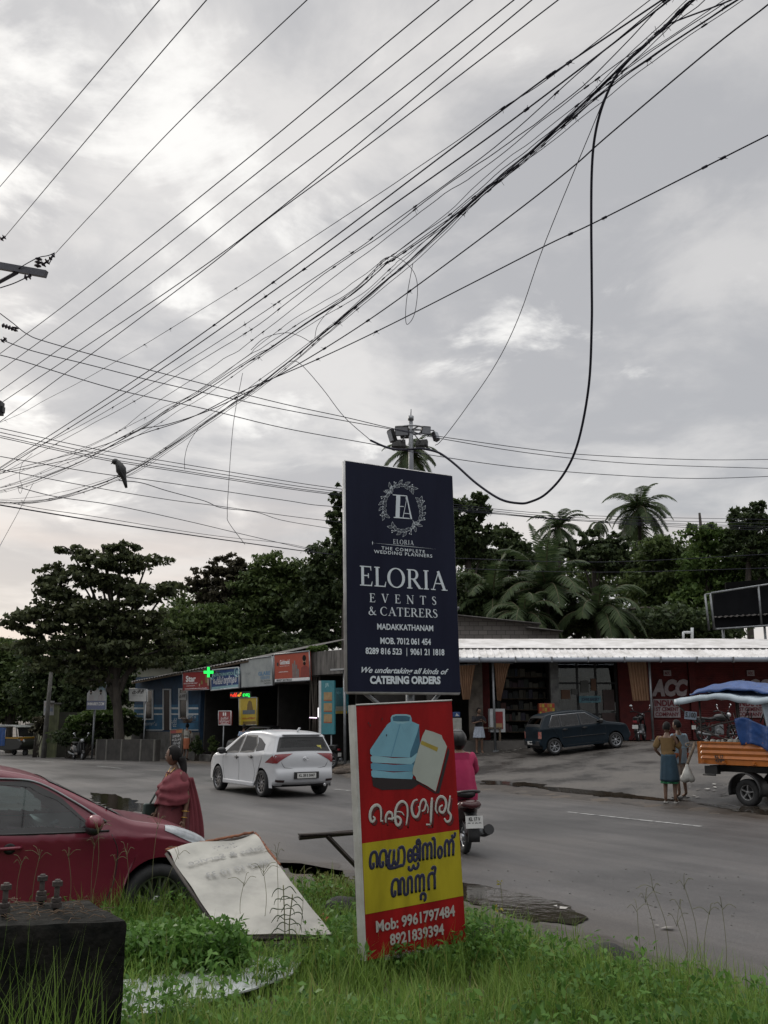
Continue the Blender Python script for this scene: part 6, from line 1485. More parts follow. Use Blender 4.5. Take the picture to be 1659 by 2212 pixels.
for sg in (1, -1):
	mb = MB(); S1.wrap(mb, k0, k1, 0, 0, .006, sg, fn=lambda t: (-.05 - .36 * t ** .7, .05 + .42 * t ** 1.3)); q = lpart(mb, 'tail_light', taill, c1)
	mb = MB(); S1.wrap(mb, kz(S1, .36), kz(S1, .41), -.02, .2, .006, sg); lpart(mb, 'rear_reflector', mat('dark_reflector', (.03, .012, .012), .3), c1)
mb = MB()
for sg in (1, -1):
	rows = [[V((p.x, p.y * sg, p.z)) for p in (S1.top(k, .8 * j / 8, .006) for j in range(9))] for k in range(kz(S1, .27), kz(S1, .335))]; mb.grid(rows)
lpart(mb, 'bumper_insert', K['black'], c1)
mb = MB(); xr = min(S1.top(kz(S1, .5), 0).x, S1.top(kz(S1, .45), 0).x); mb.box((xr - .008, 0, .5), (.012, .66, .155)); lpart(mb, 'plate_recess', K['black'], c1)
mb = MB(); mb.box((xr - .018, 0, .495), (.012, .5, .115)); np_ = lpart(mb, 'number_plate', platem, c1)
mb = MB(); put_text(mb, 'KL 38 E 5047', V((xr - .026, .21, .47)), V((xr - .026, -.21, .47)), .06, V((-1, 0, 0)), up=V((0, 0, 1)), bold=.03, off=.0); mb.build('plate_lettering', K['black'], np_)
mb = MB(); xt = S1.top(kz(S1, .87), 0).x; mb.tube([V((xt - .012, .065 * math.cos(t), .875 + .038 * math.sin(t))) for t in np.linspace(0, 6.283, 21)[:-1]], .007, 6, closed=True)
mb.tube([V((xt - .014, .03, .85)), V((xt - .016, .018, .9))], .007, 6); mb.tube([V((xt - .014, -.03, .9)), V((xt - .016, -.018, .85))], .007, 6); mb.tube([V((xt - .014, .022, .878)), V((xt - .014, -.022, .872))], .006, 6); lpart(mb, 'emblem', K['chrome'], c1)
mb = MB()
for sg in (1, -1): mb.tube([V((S1.top(kz(S1, z), f).x - .002, sg * S1.top(kz(S1, z), f).y, z)) for z, f in ((.95, .93), (.75, .84), (.68, .76), (.655, .5), (.65, 0))], .005, 6)
lpart(mb, 'tailgate_seam', K['black'], c1)
mb = MB()
for sg in (1, -1): mb.box((1.85, sg * (S1.half - .0), .27), (1.75, .05, .1), None, 0, 1)
lpart(mb, 'side_skirt', white, c1, bevel=.02)
mb = MB(); mb.box((.25, 0, 1.425), (.2, 1.02, .03)); lpart(mb, 'roof_spoiler', white, c1, bevel=.012)
mb = MB(); mb.tube([V((.42, 0, 1.5)), V((.36, 0, 1.56)), V((.3, 0, 1.575))], [.03, .025, .012], 8); lpart(mb, 'roof_aerial', white, c1)
mb = MB(); xs_ = S1.top(kz(S1, 1.14), .62); mb.box((xs_.x - .012, -xs_.y, 1.13), (.01, .12, .1), Matrix.Rotation(R(20), 3, 'Y')); lpart(mb, 'sticker', mat('yellow_sticker', (.45, .4, .08), .5), c1)
mb = MB(); mb.lathe([(.03, 0), (.035, .08), (.03, .08)], 10, V((.02, -.5, .27)), V((-1, 0, 0))); lpart(mb, 'exhaust_pipe', K['chrome'], c1)
# ---- red hatchback at the left edge, parked on the verge
sil = [(.14, .3), (.03, .38), (.0, .55), (.03, .7), (.06, .9), (.14, 1.02), (.5, 1.28), (.62, 1.37), (1.0, 1.44), (1.5, 1.475), (1.9, 1.46), (2.2, 1.41), (2.42, 1.34), (3.02, 1.03), (3.14, .985), (3.45, .94), (3.7, .86), (3.86, .76), (3.95, .62), (3.995, .46), (3.96, .33), (3.88, .23)]
arch = [(.66, .315, .36), (3.36, .315, .365)]
S2 = Shell(sil, .87, [(0, .86), (.15, .93), (.5, .985), (1, 1), (3, 1), (3.5, .95), (3.8, .84), (4, .7)], [(0, 1.0), (.8, .97), (2.9, .90), (3.3, .86), (4, .7)], .50, .22, arch, bow=.05, r=.075)
wins = [[(2.78, .945), (1.98, .965), (1.98, 1.345), (2.24, 1.335), (2.5, 1.2)], [(1.88, .968), (1.1, 1.0), (1.02, 1.14), (1.3, 1.34), (1.88, 1.35)]]
gl2 = glassmat('clear_greenish_glass', (.40, .49, .50), .0, .02, .7)
redpaint = paintmat('crimson_car_paint', (.145, .014, .03), .2)
spec = dict(windows=wins, wind=(kat(S2, 2.44, 1.1), kat(S2, 3.0, .9)), rear=(kz(S2, 1.05), kz(S2, 1.3)), black=[[(1.0, 1.02), (.8, 1.05), (.9, 1.15), (1.2, 1.32), (1.24, 1.31)]],
			seams=[[(2.92, .9), (2.98, .75), (2.96, .5), (2.86, .28)], [(1.93, .95), (1.9, .6), (1.92, .28)], [(1.06, .96), (1.08, .75), (.98, .55), (1.06, .3)]], handles=[(2.1, .84), (1.26, .86)], mirror=(2.72, .95), sill=.22, arches=arch, seats=[1.1, 2.0], dash=(2.74, .86),
			wheels=[(.66, .31, .31, .21, .2), (3.36, .31, .31, .21, .2)], spokes=8, rimm=mat('bright_alloy', (.36, .36, .37), .28, .9, var=.2), twin=True, twist=.05, steerm=mat('grey_wheel', (.07, .08, .085), .5), seatm=mat('grey_fabric', (.03, .032, .035), .8))
YAW2 = R(30); fw = V((math.cos(YAW2), math.sin(YAW2), 0)); lf = V((-fw.y, fw.x, 0))
wc = P(337, 1936, 8.75); loc = V((wc.x, wc.y, 0)) + lf * (.87 - .1) - fw * 3.36
c2 = car('parked_car', 'crimson hatchback parked on the verge, cut by the left edge of the view', 'car', (loc.x, loc.y, wc.z - .35), YAW2, S2, redpaint, gl2, spec); c2.name = 'hatchback_car'
ka, kb = kat(S2, 3.9, .5), kat(S2, 3.5, .5); ka, kb = min(ka, kb), max(ka, kb)
lampgl = mat('headlamp_glass', (.42, .44, .46), .08, .35, var=.3, scale=14, coat=1)
for sg in (1, -1):
	mb = MB(); S2.wrap(mb, kat(S2, 3.42, .7), kat(S2, 3.9, .6), 0, 0, .006, sg, fn=lambda t: (-.10 * t - .03, .03 + .14 * t)); lpart(mb, 'headlight', lampgl, c2)
	mb = MB(); S2.sideline(mb, [(2.9, .93), (2.5, .935), (1.95, .95), (1.0, .985)], .009, .006, sg); lpart(mb, 'belt_trim', K['black'], c2)
	mb = MB(); S2.sideline(mb, [(2.88, 1.0), (2.62, 1.17), (2.34, 1.325), (2.1, 1.37), (1.5, 1.385), (1.1, 1.33)], .01, .012, sg); lpart(mb, 'roof_trim', K['steel'], c2)
mb = MB(); mb.box((3.99, 0, .62), (.03, .9, .14)); lpart(mb, 'grille', K['black'], c2)
mb = MB(); mb.box((4.0, 0, .42), (.02, .5, .11)); lpart(mb, 'number_plate', platem, c2)
mb = MB(); mb.box((2.97, 0, 1.005), (.12, 1.2, .03)); lpart(mb, 'cowl_panel', K['black'], c2)
mb = MB()
for y in (.35, -.25): mb.tube([V((2.98, y, 1.05)), V((2.94, y - .25, 1.09)), V((2.9, y - .5, 1.11))], .008, 5)
lpart(mb, 'wiper', K['black'], c2)
mb = MB(); mb.box((1.62, -.62, 1.47), (.75, .05, .035)); lpart(mb, 'roof_trim_strip', redpaint, c2)
# ---- dark navy old hatchback on the forecourt
sil = [(.1, .28), (.02, .34), (.0, .46), (.05, .52), (.06, .8), (.1, .92), (.32, 1.28), (.42, 1.34), (.8, 1.39), (1.4, 1.4), (1.8, 1.375), (1.98, 1.34), (2.55, .95), (2.7, .91), (3.2, .83), (3.38, .76), (3.44, .62), (3.49, .5), (3.48, .34), (3.4, .24)]
arch = [(.55, .27, .31), (2.87, .27, .31)]
S3 = Shell(sil, .748, [(0, .93), (.3, .98), (1, 1), (2.7, 1), (3.2, .96), (3.5, .88)], [(0, .88), (2.5, .86), (3.5, .72)], .36, .2, arch, bow=.03, r=.055, N=150)
wins = [[(2.4, .905), (1.62, .905), (1.62, 1.275), (1.85, 1.27)], [(1.55, .905), (.88, .905), (.88, 1.275), (1.55, 1.275)], [(.83, .905), (.42, .92), (.62, 1.26), (.83, 1.275)]]
navy = mat('navy_car_paint', (.003, .010, .017), .45, var=.3, scale=2, coat=.12, spec=.2)
spec = dict(windows=wins, wind=(kat(S3, 2.0, 1.1), kat(S3, 2.53, .9)), rear=(kz(S3, .96), kz(S3, 1.27)), seams=[[(2.5, .86), (2.52, .6), (2.48, .3)], [(1.585, .88), (1.585, .28)], [(.86, .88), (.88, .6), (.84, .45)], [(2.46, .27), (.9, .27)]], handles=[(1.72, .8), (.98, .8)], handlem=K['black'], mirror=(2.3, .92), mirrorm=K['black'],
			sill=.2, arches=arch, seats=[.9, 1.6], dash=(2.2, .8), wheels=[(.55, .265, .265, .18, .155), (2.87, .265, .265, .18, .155)], spokes=7, twin=True, rimm=K['alloy'], twist=.0)
a = G(1204, 1633); b = G(1340, 1620); d = (b - a); d.z = 0; yaw3 = math.atan2(d.y, d.x); yaw3 = min(max(yaw3, R(14)), R(40))
fw = V((math.cos(yaw3), math.sin(yaw3), 0)); lf = V((-fw.y, fw.x, 0)); loc = a - fw * .55 + lf * .7; loc.z = a.z
c3 = car('parked_car', 'dark navy old hatchback parked on the muddy forecourt before the bakery', 'car', loc, yaw3, S3, navy, gl1, spec); c3.name = 'hatchback_car'
slope = math.asin(max(-.12, min(.12, (g(*(loc + fw * 2.87)[:2]) - loc.z) / 2.87))); c3.rotation_euler = (0, -slope, yaw3); c3.scale = (.94,) * 3
for sg in (1, -1):
	mb = MB(); S3.wrap(mb, kz(S3, .55), kz(S3, .78), -.04, .12, .008, sg); lpart(mb, 'tail_light', mat('pale_red_lamp', (.34, .05, .05), .2, c2=(.4, .25, .2), scale=8), c3)
	mb = MB(); S3.sideline(mb, [(2.5, .52), (1.6, .53), (.88, .53)], .013, .006, sg, n=1); lpart(mb, 'side_moulding', K['black'], c3)
	mb = MB(); S3.sideline(mb, [(2.44, .9), (1.86, 1.29), (1.6, 1.3), (.62, 1.3), (.4, .95)], .008, .012, sg, n=1); lpart(mb, 'drip_rail', K['alloy'], c3)
mb = MB(); mb.box((-.01, .1, .42), (.02, .42, .11)); lpart(mb, 'number_plate', platem, c3)
mb = MB(); mb.box((.02, 0, .4), (.06, 1.3, .16)); mb.box((3.47, 0, .42), (.06, 1.3, .16)); lpart(mb, 'bumper', K['black'], c3, bevel=.02)
mb = MB(); mb.tube([V((1.9, -.45, 1.38)), V((1.3, -.62, 1.85))], .006, 5); lpart(mb, 'aerial', K['black'], c3)
# ---- black car inside the dark open shop, mostly behind the white one
p = lp(618, 1600, -1.2); c4 = copy_tree(c3); c4.location = (p.x, p.y, .17); c4.rotation_euler = (0, 0, math.atan2(-NR.y, -NR.x) + R(200)); c4['label'] = 'black car standing in the dark open shop behind the white hatchback'
for ch in c4.children:
	if ch.name.startswith('body'): ch.data = ch.data.copy(); ch.data.materials[0] = paintmat('black_car_paint', (.008, .008, .009), .2)

# ---- orange three-wheeled pickup selling produce, facing near right
def rot_thing(name, label, cat, loc, fwd):
	return thing(name, label, cat, loc, math.atan2(fwd.y, fwd.x))
fA = V((.60, -.80, 0)).normalized(); aB = at(1503, 20.6)
pk = rot_thing('cargo_rickshaw', 'orange three wheeled cargo pickup with ribbed bed and blue tarpaulin roof', 'cargo rickshaw', (aB.x, aB.y, g(aB.x, aB.y)), fA)
orange = mat('orange_paint', (.43, .125, .012), .45, var=.25, scale=4, coat=.3)
zT, zB = 1.26, .80
# local: x forward from the tail, y left; near side (towards the camera) is y = 0 side -> right side of the vehicle is y = -w
BW = 1.45; BL = 1.85
mb = MB(); rows = []
prof = [(0, zB), (0, zB + .1)] + [(dd, zB + .12 + .055 * i) for i in range(6) for dd in ((.0,) if i % 2 else (.022,))] + [(0, zT - .03), (0.02, zT - .03), (.02, zT)]
def sidewall(y, s):
	rows = []
	for x in np.linspace(0, BL, 40): rows.append([V((x, y + s * (d if .06 < x < BL - .12 else 0), z)) for d, z in prof])
	mb.grid(rows, 0, False)
sidewall(0, -1); mb.add([V((x, 0.03, z)) for x, z in ((0, zB), (BL, zB), (BL, zT), (0, zT))], [(0, 1, 2, 3)]); sidewall(BW, 1); mb.add([V((x, BW - .03, z)) for x, z in ((0, zB), (BL, zB), (BL, zT), (0, zT))], [(0, 1, 2, 3)])
mb.box((0, BW / 2, (zB + zT) / 2), (.03, BW, zT - zB)); mb.box((BL, BW / 2, (zB + zT) / 2), (.03, BW, zT - zB)); mb.box((BL / 2, BW / 2, zB + .02), (BL, BW - .02, .04))
lpart(mb, 'cargo_bed', orange, pk)
mb = MB()
for x in (.14, .62, 1.3, 1.66): mb.box((x, -.035, zB + .05), (.06, .03, .05)); mb.tube([(x - .05, -.03, zB + .03), (x + .05, -.03, zB + .03)], .012, 6)
lpart(mb, 'bed_hinge', orange, pk)
mb = MB(); put_text(mb, 'KL 17', V((.42, -.03, zB + .13)), V((.62, -.03, zB + .13)), .06, V((0, -1, 0)), up=V((0, 0, 1)), bold=.04, off=.004); put_text(mb, '4798', V((.42, -.03, zB + .05)), V((.64, -.03, zB + .05)), .06, V((0, -1, 0)), up=V((0, 0, 1)), bold=.04, off=.004); lpart(mb, 'registration_lettering', K['black'], pk)
mb = MB(); mb.box((BL / 2, BW / 2, zB - .1), (BL, .7, .12)); mb.box((.1, BW / 2, zB - .14), (.1, 1.2, .08)); mb.box((.25, .1, zB - .12), (.3, .12, .16)); mb.tube([(0.05, .05, zB - .22), (.35, .05, zB - .22)], .02, 6); lpart(mb, 'chassis', K['black'], pk)
for y, sg in ((.12, -1), (BW - .12, 1)): wheel(pk, 1.05, y, .27, .27, .15, .17, 5, sg, mat('dusty_steel_rim', (.25, .25, .25), .5, .4, var=.3) if sg < 0 else K['steel'], False, .2, 0)
mb = MB(); n = 16
rows = [[V((1.05 + .36 * math.cos(t), y, .3 + .36 * math.sin(t))) for y in (-.06, .02, .28)] for t in np.linspace(R(-15), R(195), 22)]; mb.grid(rows); q = lpart(mb, 'mudguard', K['black'], pk); sl = q.modifiers.new('thick', 'SOLIDIFY'); sl.thickness = .02
q2 = q.copy(); col.objects.link(q2); q2.parent = pk; q2.scale = (1, -1, 1); q2.location = (0, BW, 0)
cab = MB(); x0 = BL + .05
cabp = [(x0, .45), (x0, 1.72), (x0 + .12, 1.84), (x0 + .75, 1.84), (x0 + .95, 1.72), (x0 + 1.2, 1.1), (x0 + 1.28, .9), (x0 + 1.25, .45)]
cab.prism(cabp, BW - .12, lambda a, b, d: V((a, .06 + d, b))); lpart(cab, 'cab', orange, pk, bevel=.05)
mb = MB()
for y in (.052, BW - .052): mb.add([V((a, y, b)) for a, b in ((x0 + .1, 1.2), (x0 + .12, 1.66), (x0 + .7, 1.66), (x0 + .98, 1.2))], [(0, 1, 2, 3)])
mb.add([V((x0 + .97, BW - .2, 1.68)), V((x0 + .97, .2, 1.68)), V((x0 + 1.19, .2, 1.16)), V((x0 + 1.19, BW - .2, 1.16))], [(0, 1, 2, 3)]); lpart(mb, 'cab_window', darkglass, pk)
mb = MB(); mb.tube([(x0 + .06, .045, 1.15), (x0 + .06, .045, .6), (x0 + .8, .045, .55), (x0 + .9, .045, 1.1)], .008, 5); mb.box((x0 + .16, .04, 1.05), (.14, .03, .03)); lpart(mb, 'cab_door_seam', K['black'], pk)
wheel(pk, x0 + .9, BW / 2, .27, .27, .15, .17, 5, -1, K['steel'], False, .2, 0)
# posts and tarpaulins belong to the pickup
mb = MB()
for x, y in ((.08, .05), (.08, BW - .05), (1.0, .05), (1.0, BW - .05), (BL, .05), (BL, BW - .05)): mb = MB(); mb.tube([(x, y, zB), (x, y, 2.15)], .022, 6); lpart(mb, 'canopy_post', K['rust'], pk)
mb = MB()
mb.tube([(.08, .05, 1.5), (.5, .05, 1.62), (1.0, .05, 1.7)], .02, 6); mb.tube([(.06, .04, 1.55), (-.45, -.1, 2.1)], .018, 6); mb.tube([(.1, .05, 1.5), (.75, .1, 1.25)], .018, 6)
lpart(mb, 'canopy_brace', K['rust'], pk)
def cloth(rows, name, m, t=.012):
	mb = MB(); mb.grid(rows); o = lpart(mb, name, m, pk, recalc=False); s = o.modifiers.new('thick', 'SOLIDIFY'); s.thickness = t; return o
bluet = mat('blue_tarpaulin', (.015, .06, .21), .4, var=.35, scale=6, bump=.5, bscale=9); paler = mat('pale_tarpaulin', (.36, .43, .48), .45, var=.2, scale=4, bump=.4, bscale=8)
nz = lambda a, b, c=0.0: noise.noise(V((a, b, c)))
cloth([[V((x, y, 2.17 + .05 * math.sin(x * 3.0) + .03 * nz(x * 4, y * 4) + .08 * math.sin(math.pi * (y + .15) / (BW + .3)) - (.10 if y in (-.15,) else 0))) for y in (-.15, -.13, .1, .35, .6, .85, 1.1, BW - .05, BW + .13, BW + .15)] for x in np.linspace(-.42, 2.3, 40)], 'canopy_sheet', paler)
cloth([[V((-.1 + (1.85 + .0 * t) * u, -.02 + .9 * t, 2.28 + .2 * math.sin(math.pi * min(1, max(0, u * .95 + .03))) ** .7 * (1 - abs(t - .5) * 1.0) + .05 * nz(u * 7, t * 5, 2) - .08 * (1 - math.sin(math.pi * t)) )) for t in np.linspace(0, 1, 14)] for u in np.linspace(0, 1, 34)], 'bundled_tarpaulin', bluet, .03)
cloth([[V((1.55 + .55 * u * (1 - .45 * t) + .18 * t, -.03 - .03 * math.sin(u * 22) * (.4 + t) , 2.14 - t * 1.0)) for t in np.linspace(0, 1, 14)] for u in np.linspace(0, 1, 30)], 'hanging_pale_sheet', paler)
cloth([[V((.95 + .75 * u + .12 * t, -.05 - .03 * math.sin(u * 14 + t * 3) - .02 * nz(u * 6, t * 6, 4), 1.72 - .52 * t - .08 * u + .06 * math.sin(u * 5))) for t in np.linspace(0, 1, 14)] for u in np.linspace(0, 1, 24)], 'hanging_blue_sheet', bluet)
# what it carries
veg = mat('white_bags', (.42, .42, .39), .6, island=True, c2=(.15, .13, .10))
k_ = 0
for x in np.arange(.15, 1.75, .14):
	for y in (.14, .4, .75):
		if rnd.random() < .25: continue
		k_ += 1; r = rnd.uniform(.05, .085); mb = MB(); c = V((x + rnd.uniform(-.03, .03), y, zB + .04 + r * .7)); mb.ball(c, (r, r, r * .8), 8, 6);
		w = pk.location + Matrix.Rotation(pk.rotation_euler.z, 3, 'Z') @ V((c.x, c.y, zT - .05 + r * .6)); mb.v = [tuple(V(v) - c + w) for v in mb.v]
		tag(mb.build('vegetable', veg), 'pale vegetable heaped in the bed of the orange cargo pickup', 'vegetable', 'vegetables heaped in the cargo pickup')
def toworld(o, p): return o.location + Matrix.Rotation(o.rotation_euler.z, 3, 'Z') @ V(p)
mb = MB(); mb.box((.9, .75, zT - .2), (1.6, 1.2, .3)); mb.box((1.45, .9, 1.45), (.5, .5, .35)); mb.box((.9, 1.0, 1.4), (.4, .4, .28)); lpart(mb, 'crate_base', K['wood'], pk)
o = thing('weighing_scale', 'dark weighing frame hanging among the produce on the cargo pickup', 'scale', toworld(pk, (.6, .5, 1.5))); mb = MB()
for i in range(16): a = rnd.uniform(.2, .95); b = rnd.uniform(.25, 1.1); mb.tube([toworld(pk, (a, b, rnd.uniform(1.3, 1.7))), toworld(pk, (a + rnd.uniform(-.25, .25), b + rnd.uniform(-.2, .2), rnd.uniform(1.4, 2.0)))], rnd.uniform(.008, .02), 5)
part(mb, 'frame_rods', K['black'], o)
o = thing('price_placard', 'hanging placard with large dark price figures at the tail of the cargo pickup', 'placard', toworld(pk, (.0, -.05, 1.7)))
f = Face(P(1479, 1536, 20.4), P(1505, 1538, 20.2), P(1504, 1555, 20.2), P(1478, 1553, 20.4)); mb = MB(); f.slab(mb, .01); part(mb, 'panel', mat('blue_grey_placard', (.14, .18, .23), .6, var=.3), o); letter(f, o, [('5.100', .08, .95, .72, .6, dict(bold=.04))], K['black'])
o = thing('plastic_bag', 'white knotted plastic bag hanging from the tail of the cargo pickup', 'bag', P(1485, 1690, 20.3)); mb = MB(); rows = []
for i, (py, w) in enumerate(((1649, 2), (1656, 4), (1664, 8), (1673, 12), (1681, 15), (1687, 14), (1689, 8))): c = P(1485, py, 20.3); rows.append([c + V((w / 104 * math.cos(t) * (1 + .12 * math.sin(t * 5 + i)), w / 104 * .7 * math.sin(t) * (1 + .1 * math.sin(t * 4 + i)), .02 * math.sin(t * 3))) for t in np.linspace(0, 6.283, 17)[:-1]])
mb.loft(rows); part(mb, 'bag_film', mat('cloudy_plastic', (.34, .34, .32), .35, c2=(.17, .16, .14), scale=7), o); mb = MB(); mb.tube(catmull([P(1485, 1650, 20.3), P(1490, 1636, 20.3), P(1497, 1618, 20.3), P(1500, 1605, 20.4)], 4), .03, 6); mb.tube([P(1486 + 5 * math.cos(t), 1609 + 4 * math.sin(t), 20.3) for t in np.linspace(0, 5.5, 12)], .012, 5); part(mb, 'hook_strap', K['wood'], o)

# ---- auto rickshaw far left, facing right and near
fR = V((.86, -.5, 0)).normalized(); pR = at(10, 55.5)
ar = rot_thing('auto_rickshaw', 'black auto rickshaw with yellow band and blue side sheet at the far left', 'auto rickshaw', (pR.x, pR.y, g(pR.x, pR.y)), fR)
ab = mat('black_green_paint', (.012, .014, .013), .35, var=.3, coat=.4); mb = MB()
Wd = 1.25
low = [(0, .35), (0, .95), (.2, 1.0), (.95, 1.0), (1.55, 1.02), (1.95, 1.0), (2.25, .85), (2.35, .6), (2.2, .38), (1.6, .3), (.9, .3)]
mb.prism(low, Wd, lambda a, b, d: V((a, -Wd / 2 + d, b))); lpart(mb, 'body', ab, ar, bevel=.06)
mb = MB(); top = [(-.05, 1.5), (.0, 1.62), (.3, 1.7), (1.5, 1.68), (1.85, 1.6), (1.86, 1.55), (1.5, 1.6), (.1, 1.56)]
mb.prism(top, Wd + .04, lambda a, b, d: V((a, -Wd / 2 - .02 + d, b))); lpart(mb, 'roof', mat('grey_canopy', (.28, .29, .28), .6, var=.3), ar, bevel=.03)
mb = MB()
for y in (-Wd / 2 + .03, Wd / 2 - .03):
	mb.tube([(1.95, y, 1.0), (1.8, y, 1.6)], .03, 6); mb.tube([(1.0, y, 1.0), (1.0, y, 1.6)], .03, 6); mb.tube([(.05, y, .9), (.0, y, 1.55)], .03, 6)
lpart(mb, 'roof_pillar', K['black'], ar)
mb = MB(); mb.add([V((1.97, -.52, 1.06)), V((1.97, .52, 1.06)), V((1.83, .5, 1.56)), V((1.83, -.5, 1.56))], [(0, 1, 2, 3)]); lpart(mb, 'windscreen', darkglass, ar)
mb = MB(); mb.box((1.99, 0, 1.0), (.1, Wd + .02, .08)); mb.box((1.0, 0, .98), (1.9, Wd + .02, .05)); lpart(mb, 'yellow_band', mat('yellow_paint', (.4, .22, .02), .4), ar)
mb = MB(); rows = [[V((.15 + .85 * u, -Wd / 2 - .03 - .03 * math.sin(u * 18) * t, 1.55 - 1.0 * t)) for t in np.linspace(0, 1, 8)] for u in np.linspace(0, 1, 20)]; mb.grid(rows); lpart(mb, 'side_sheet', mat('dark_blue_tarpaulin', (.015, .06, .2), .5, var=.4, scale=6), ar)
for y in (-.4, .4):
	mb = MB(); mb.lathe([(.08, 0), (.09, .03), (.06, .06)], 12, V((2.27, y, .82)), V((1, 0, .2))); lpart(mb, 'headlight', lampgl, ar)
mb = MB(); mb.box((2.3, -.55, .9), (.06, .12, .08)); mb.box((2.3, .55, .9), (.06, .12, .08)); lpart(mb, 'indicator', mat('amber_lamp', (.5, .16, .02), .3), ar)
for x, y, sg in ((.35, -.58, -1), (.35, .58, 1), (2.0, 0, -1)): wheel(ar, x, y, .2, .2, .11, .11, 5, sg, K['steel'], False, .1, 0)
mb = MB(); mb.box((.6, 0, .75), (.5, 1.1, .5)); mb.box((1.5, 0, .7), (.35, .6, .2)); lpart(mb, 'seat', K['black'], ar)

# ---- two-wheelers
def motorbike(name, label, loc, yaw, paint, group=None, scooter=False):
	o = thing(name, label, 'scooter' if scooter else 'motorcycle', loc, yaw, group); r = .28 if not scooter else .22; xb = 1.25
	for x in (0, xb):
		mb = MB(); n = 28; mb.tube([V((x + (r - .045) * math.cos(t), 0, r + (r - .045) * math.sin(t))) for t in np.linspace(0, 6.283, n + 1)[:-1]], .05, 8, closed=True); t_ = lpart(mb, 'wheel', K['rubber'], o)
		mb = MB(); mb.tube([V((x + (r - .09) * math.cos(t), 0, r + (r - .09) * math.sin(t))) for t in np.linspace(0, 6.283, n + 1)[:-1]], .018, 6, closed=True)
		for k in range(6): a = k * math.pi / 3; mb.tube([V((x, 0, r)), V((x + (r - .09) * math.cos(a), 0, r + (r - .09) * math.sin(a)))], .012, 5)
		mb.lathe([(.05, -.05), (.05, .05)], 10, V((x, 0, r)), V((0, 1, 0))); mb.build('rim', K['alloy'], t_)
		mb = MB(); mb.grid([[V((x + (r + .03) * math.cos(t), y, r + (r + .03) * math.sin(t))) for y in (-.06, 0, .06)] for t in np.linspace(R(20 if x else 40), R(140 if x else 170), 14)]); q = lpart(mb, 'mudguard', K['black'] if not scooter else paint, o); q.modifiers.new('thick', 'SOLIDIFY').thickness = .012
	mb = MB()
	for y in (.07, -.07): mb.tube([(xb, y, r), (xb - .28, y, .95)], .02, 6); mb.tube([(0, y * 1.5, r), (.2, y * 1.5, .62)], .018, 6)
	mb.tube([(xb - .27, 0, .9), (.55, 0, .4), (.0, 0, r)], .03, 6); mb.tube([(xb - .3, 0, .85), (.3, 0, .68), (-.2, 0, .72)], .025, 6); lpart(mb, 'frame', K['black'], o)
	if scooter:
		mb = MB(); mb.loft([[V((x, w * math.cos(t), zc + h * math.sin(t))) for t in np.linspace(0, 6.283, 15)[:-1]] for x, w, zc, h in ((-.3, .07, .66, .06), (-.15, .15, .6, .14), (.15, .2, .52, .2), (.45, .17, .45, .2), (.6, .14, .34, .12))]); mb.box((.78, 0, .3), (.4, .34, .08)); mb.loft([[V((x + .1 * (z - .3), w * math.cos(t), z)) if abs(math.sin(t)) < 2 else 0 for t in ()] for x, w, z in ()]) if False else None; lpart(mb, 'rear_body', paint, o)
		mb = MB(); mb.grid([[V((.98 + .06 * math.cos(y * 5) - .12 * (z - .3), y, z)) for y in np.linspace(-w, w, 7)] for z, w in ((.28, .16), (.45, .2), (.65, .2), (.82, .14), (.9, .08))]); q = lpart(mb, 'leg_shield', paint, o); q.modifiers.new('thick', 'SOLIDIFY').thickness = .04
	else:
		mb = MB(); mb.ball((.72, 0, .82), (.27, .14, .13), 16, 10); lpart(mb, 'fuel_tank', paint, o); mb = MB(); mb.box((.6, 0, .42), (.36, .22, .34)); mb.lathe([(.1, -.14), (.1, .14)], 12, V((.55, 0, .36)), V((0, 1, 0))); lpart(mb, 'engine', K['steel'], o, bevel=.03)
		mb = MB(); mb.box((-.1, 0, .72), (.3, .2, .16)); lpart(mb, 'tail_fairing', paint, o, bevel=.04)
	mb = MB(); mb.loft([[V((x, w * math.cos(t), z + .05 * math.sin(t))) for t in np.linspace(0, 6.283, 13)[:-1]] for x, w, z in ((-.25, .09, .8), (-.1, .13, .8), (.25, .14, .77), (.5, .09, .8))]); lpart(mb, 'seat', K['black'], o)
	hx, hz = xb - .3, 1.0; mb = MB(); mb.tube(catmull([(hx - .16, -.34, hz + .02), (hx - .05, -.25, hz + .04), (hx + .02, 0, hz - .03), (hx - .05, .25, hz + .04), (hx - .16, .34, hz + .02)], 4), .014, 6)
	for s in (1, -1): mb.tube([(hx - .18, s * .36, hz + .02), (hx - .08, s * .27, hz + .04)], .022, 8)
	lpart(mb, 'handlebar', K['black'], o)
	for s in (1, -1): mb = MB(); mb.tube([(hx - .05, s * .25, hz + .04), (hx - .05, s * .33, hz + .2)], .008, 5); mb.ball((hx - .05, s * .35, hz + .23), (.012, .065, .045), 10, 8); lpart(mb, 'mirror', K['chrome'], o)
	mb = MB(); mb.ball((xb - .15, 0, .9), (.08, .09, .09), 12, 8); lpart(mb, 'headlight', lampgl, o)
	mb = MB(); mb.box((-.33, 0, .68), (.05, .14, .07)); lpart(mb, 'tail_light', taill, o); mb = MB(); mb.box((-.36, 0, .5), (.015, .2, .13)); lpart(mb, 'number_plate', platem, o)
	mb = MB(); mb.tube([(.5, -.15, .24), (-.1, -.17, .28), (-.35, -.17, .34)], [.03, .045, .05], 10); lpart(mb, 'exhaust', K['steel'], o)
	mb = MB(); mb.tube([(.45, .1, .3), (.4, .26, .02)], .014, 6); lpart(mb, 'side_stand', K['black'], o)
	return o
pm_ = paintmat('black_bike_paint', (.012, .012, .013), .3); pr_ = paintmat('dark_red_bike_paint', (.06, .008, .008), .3)
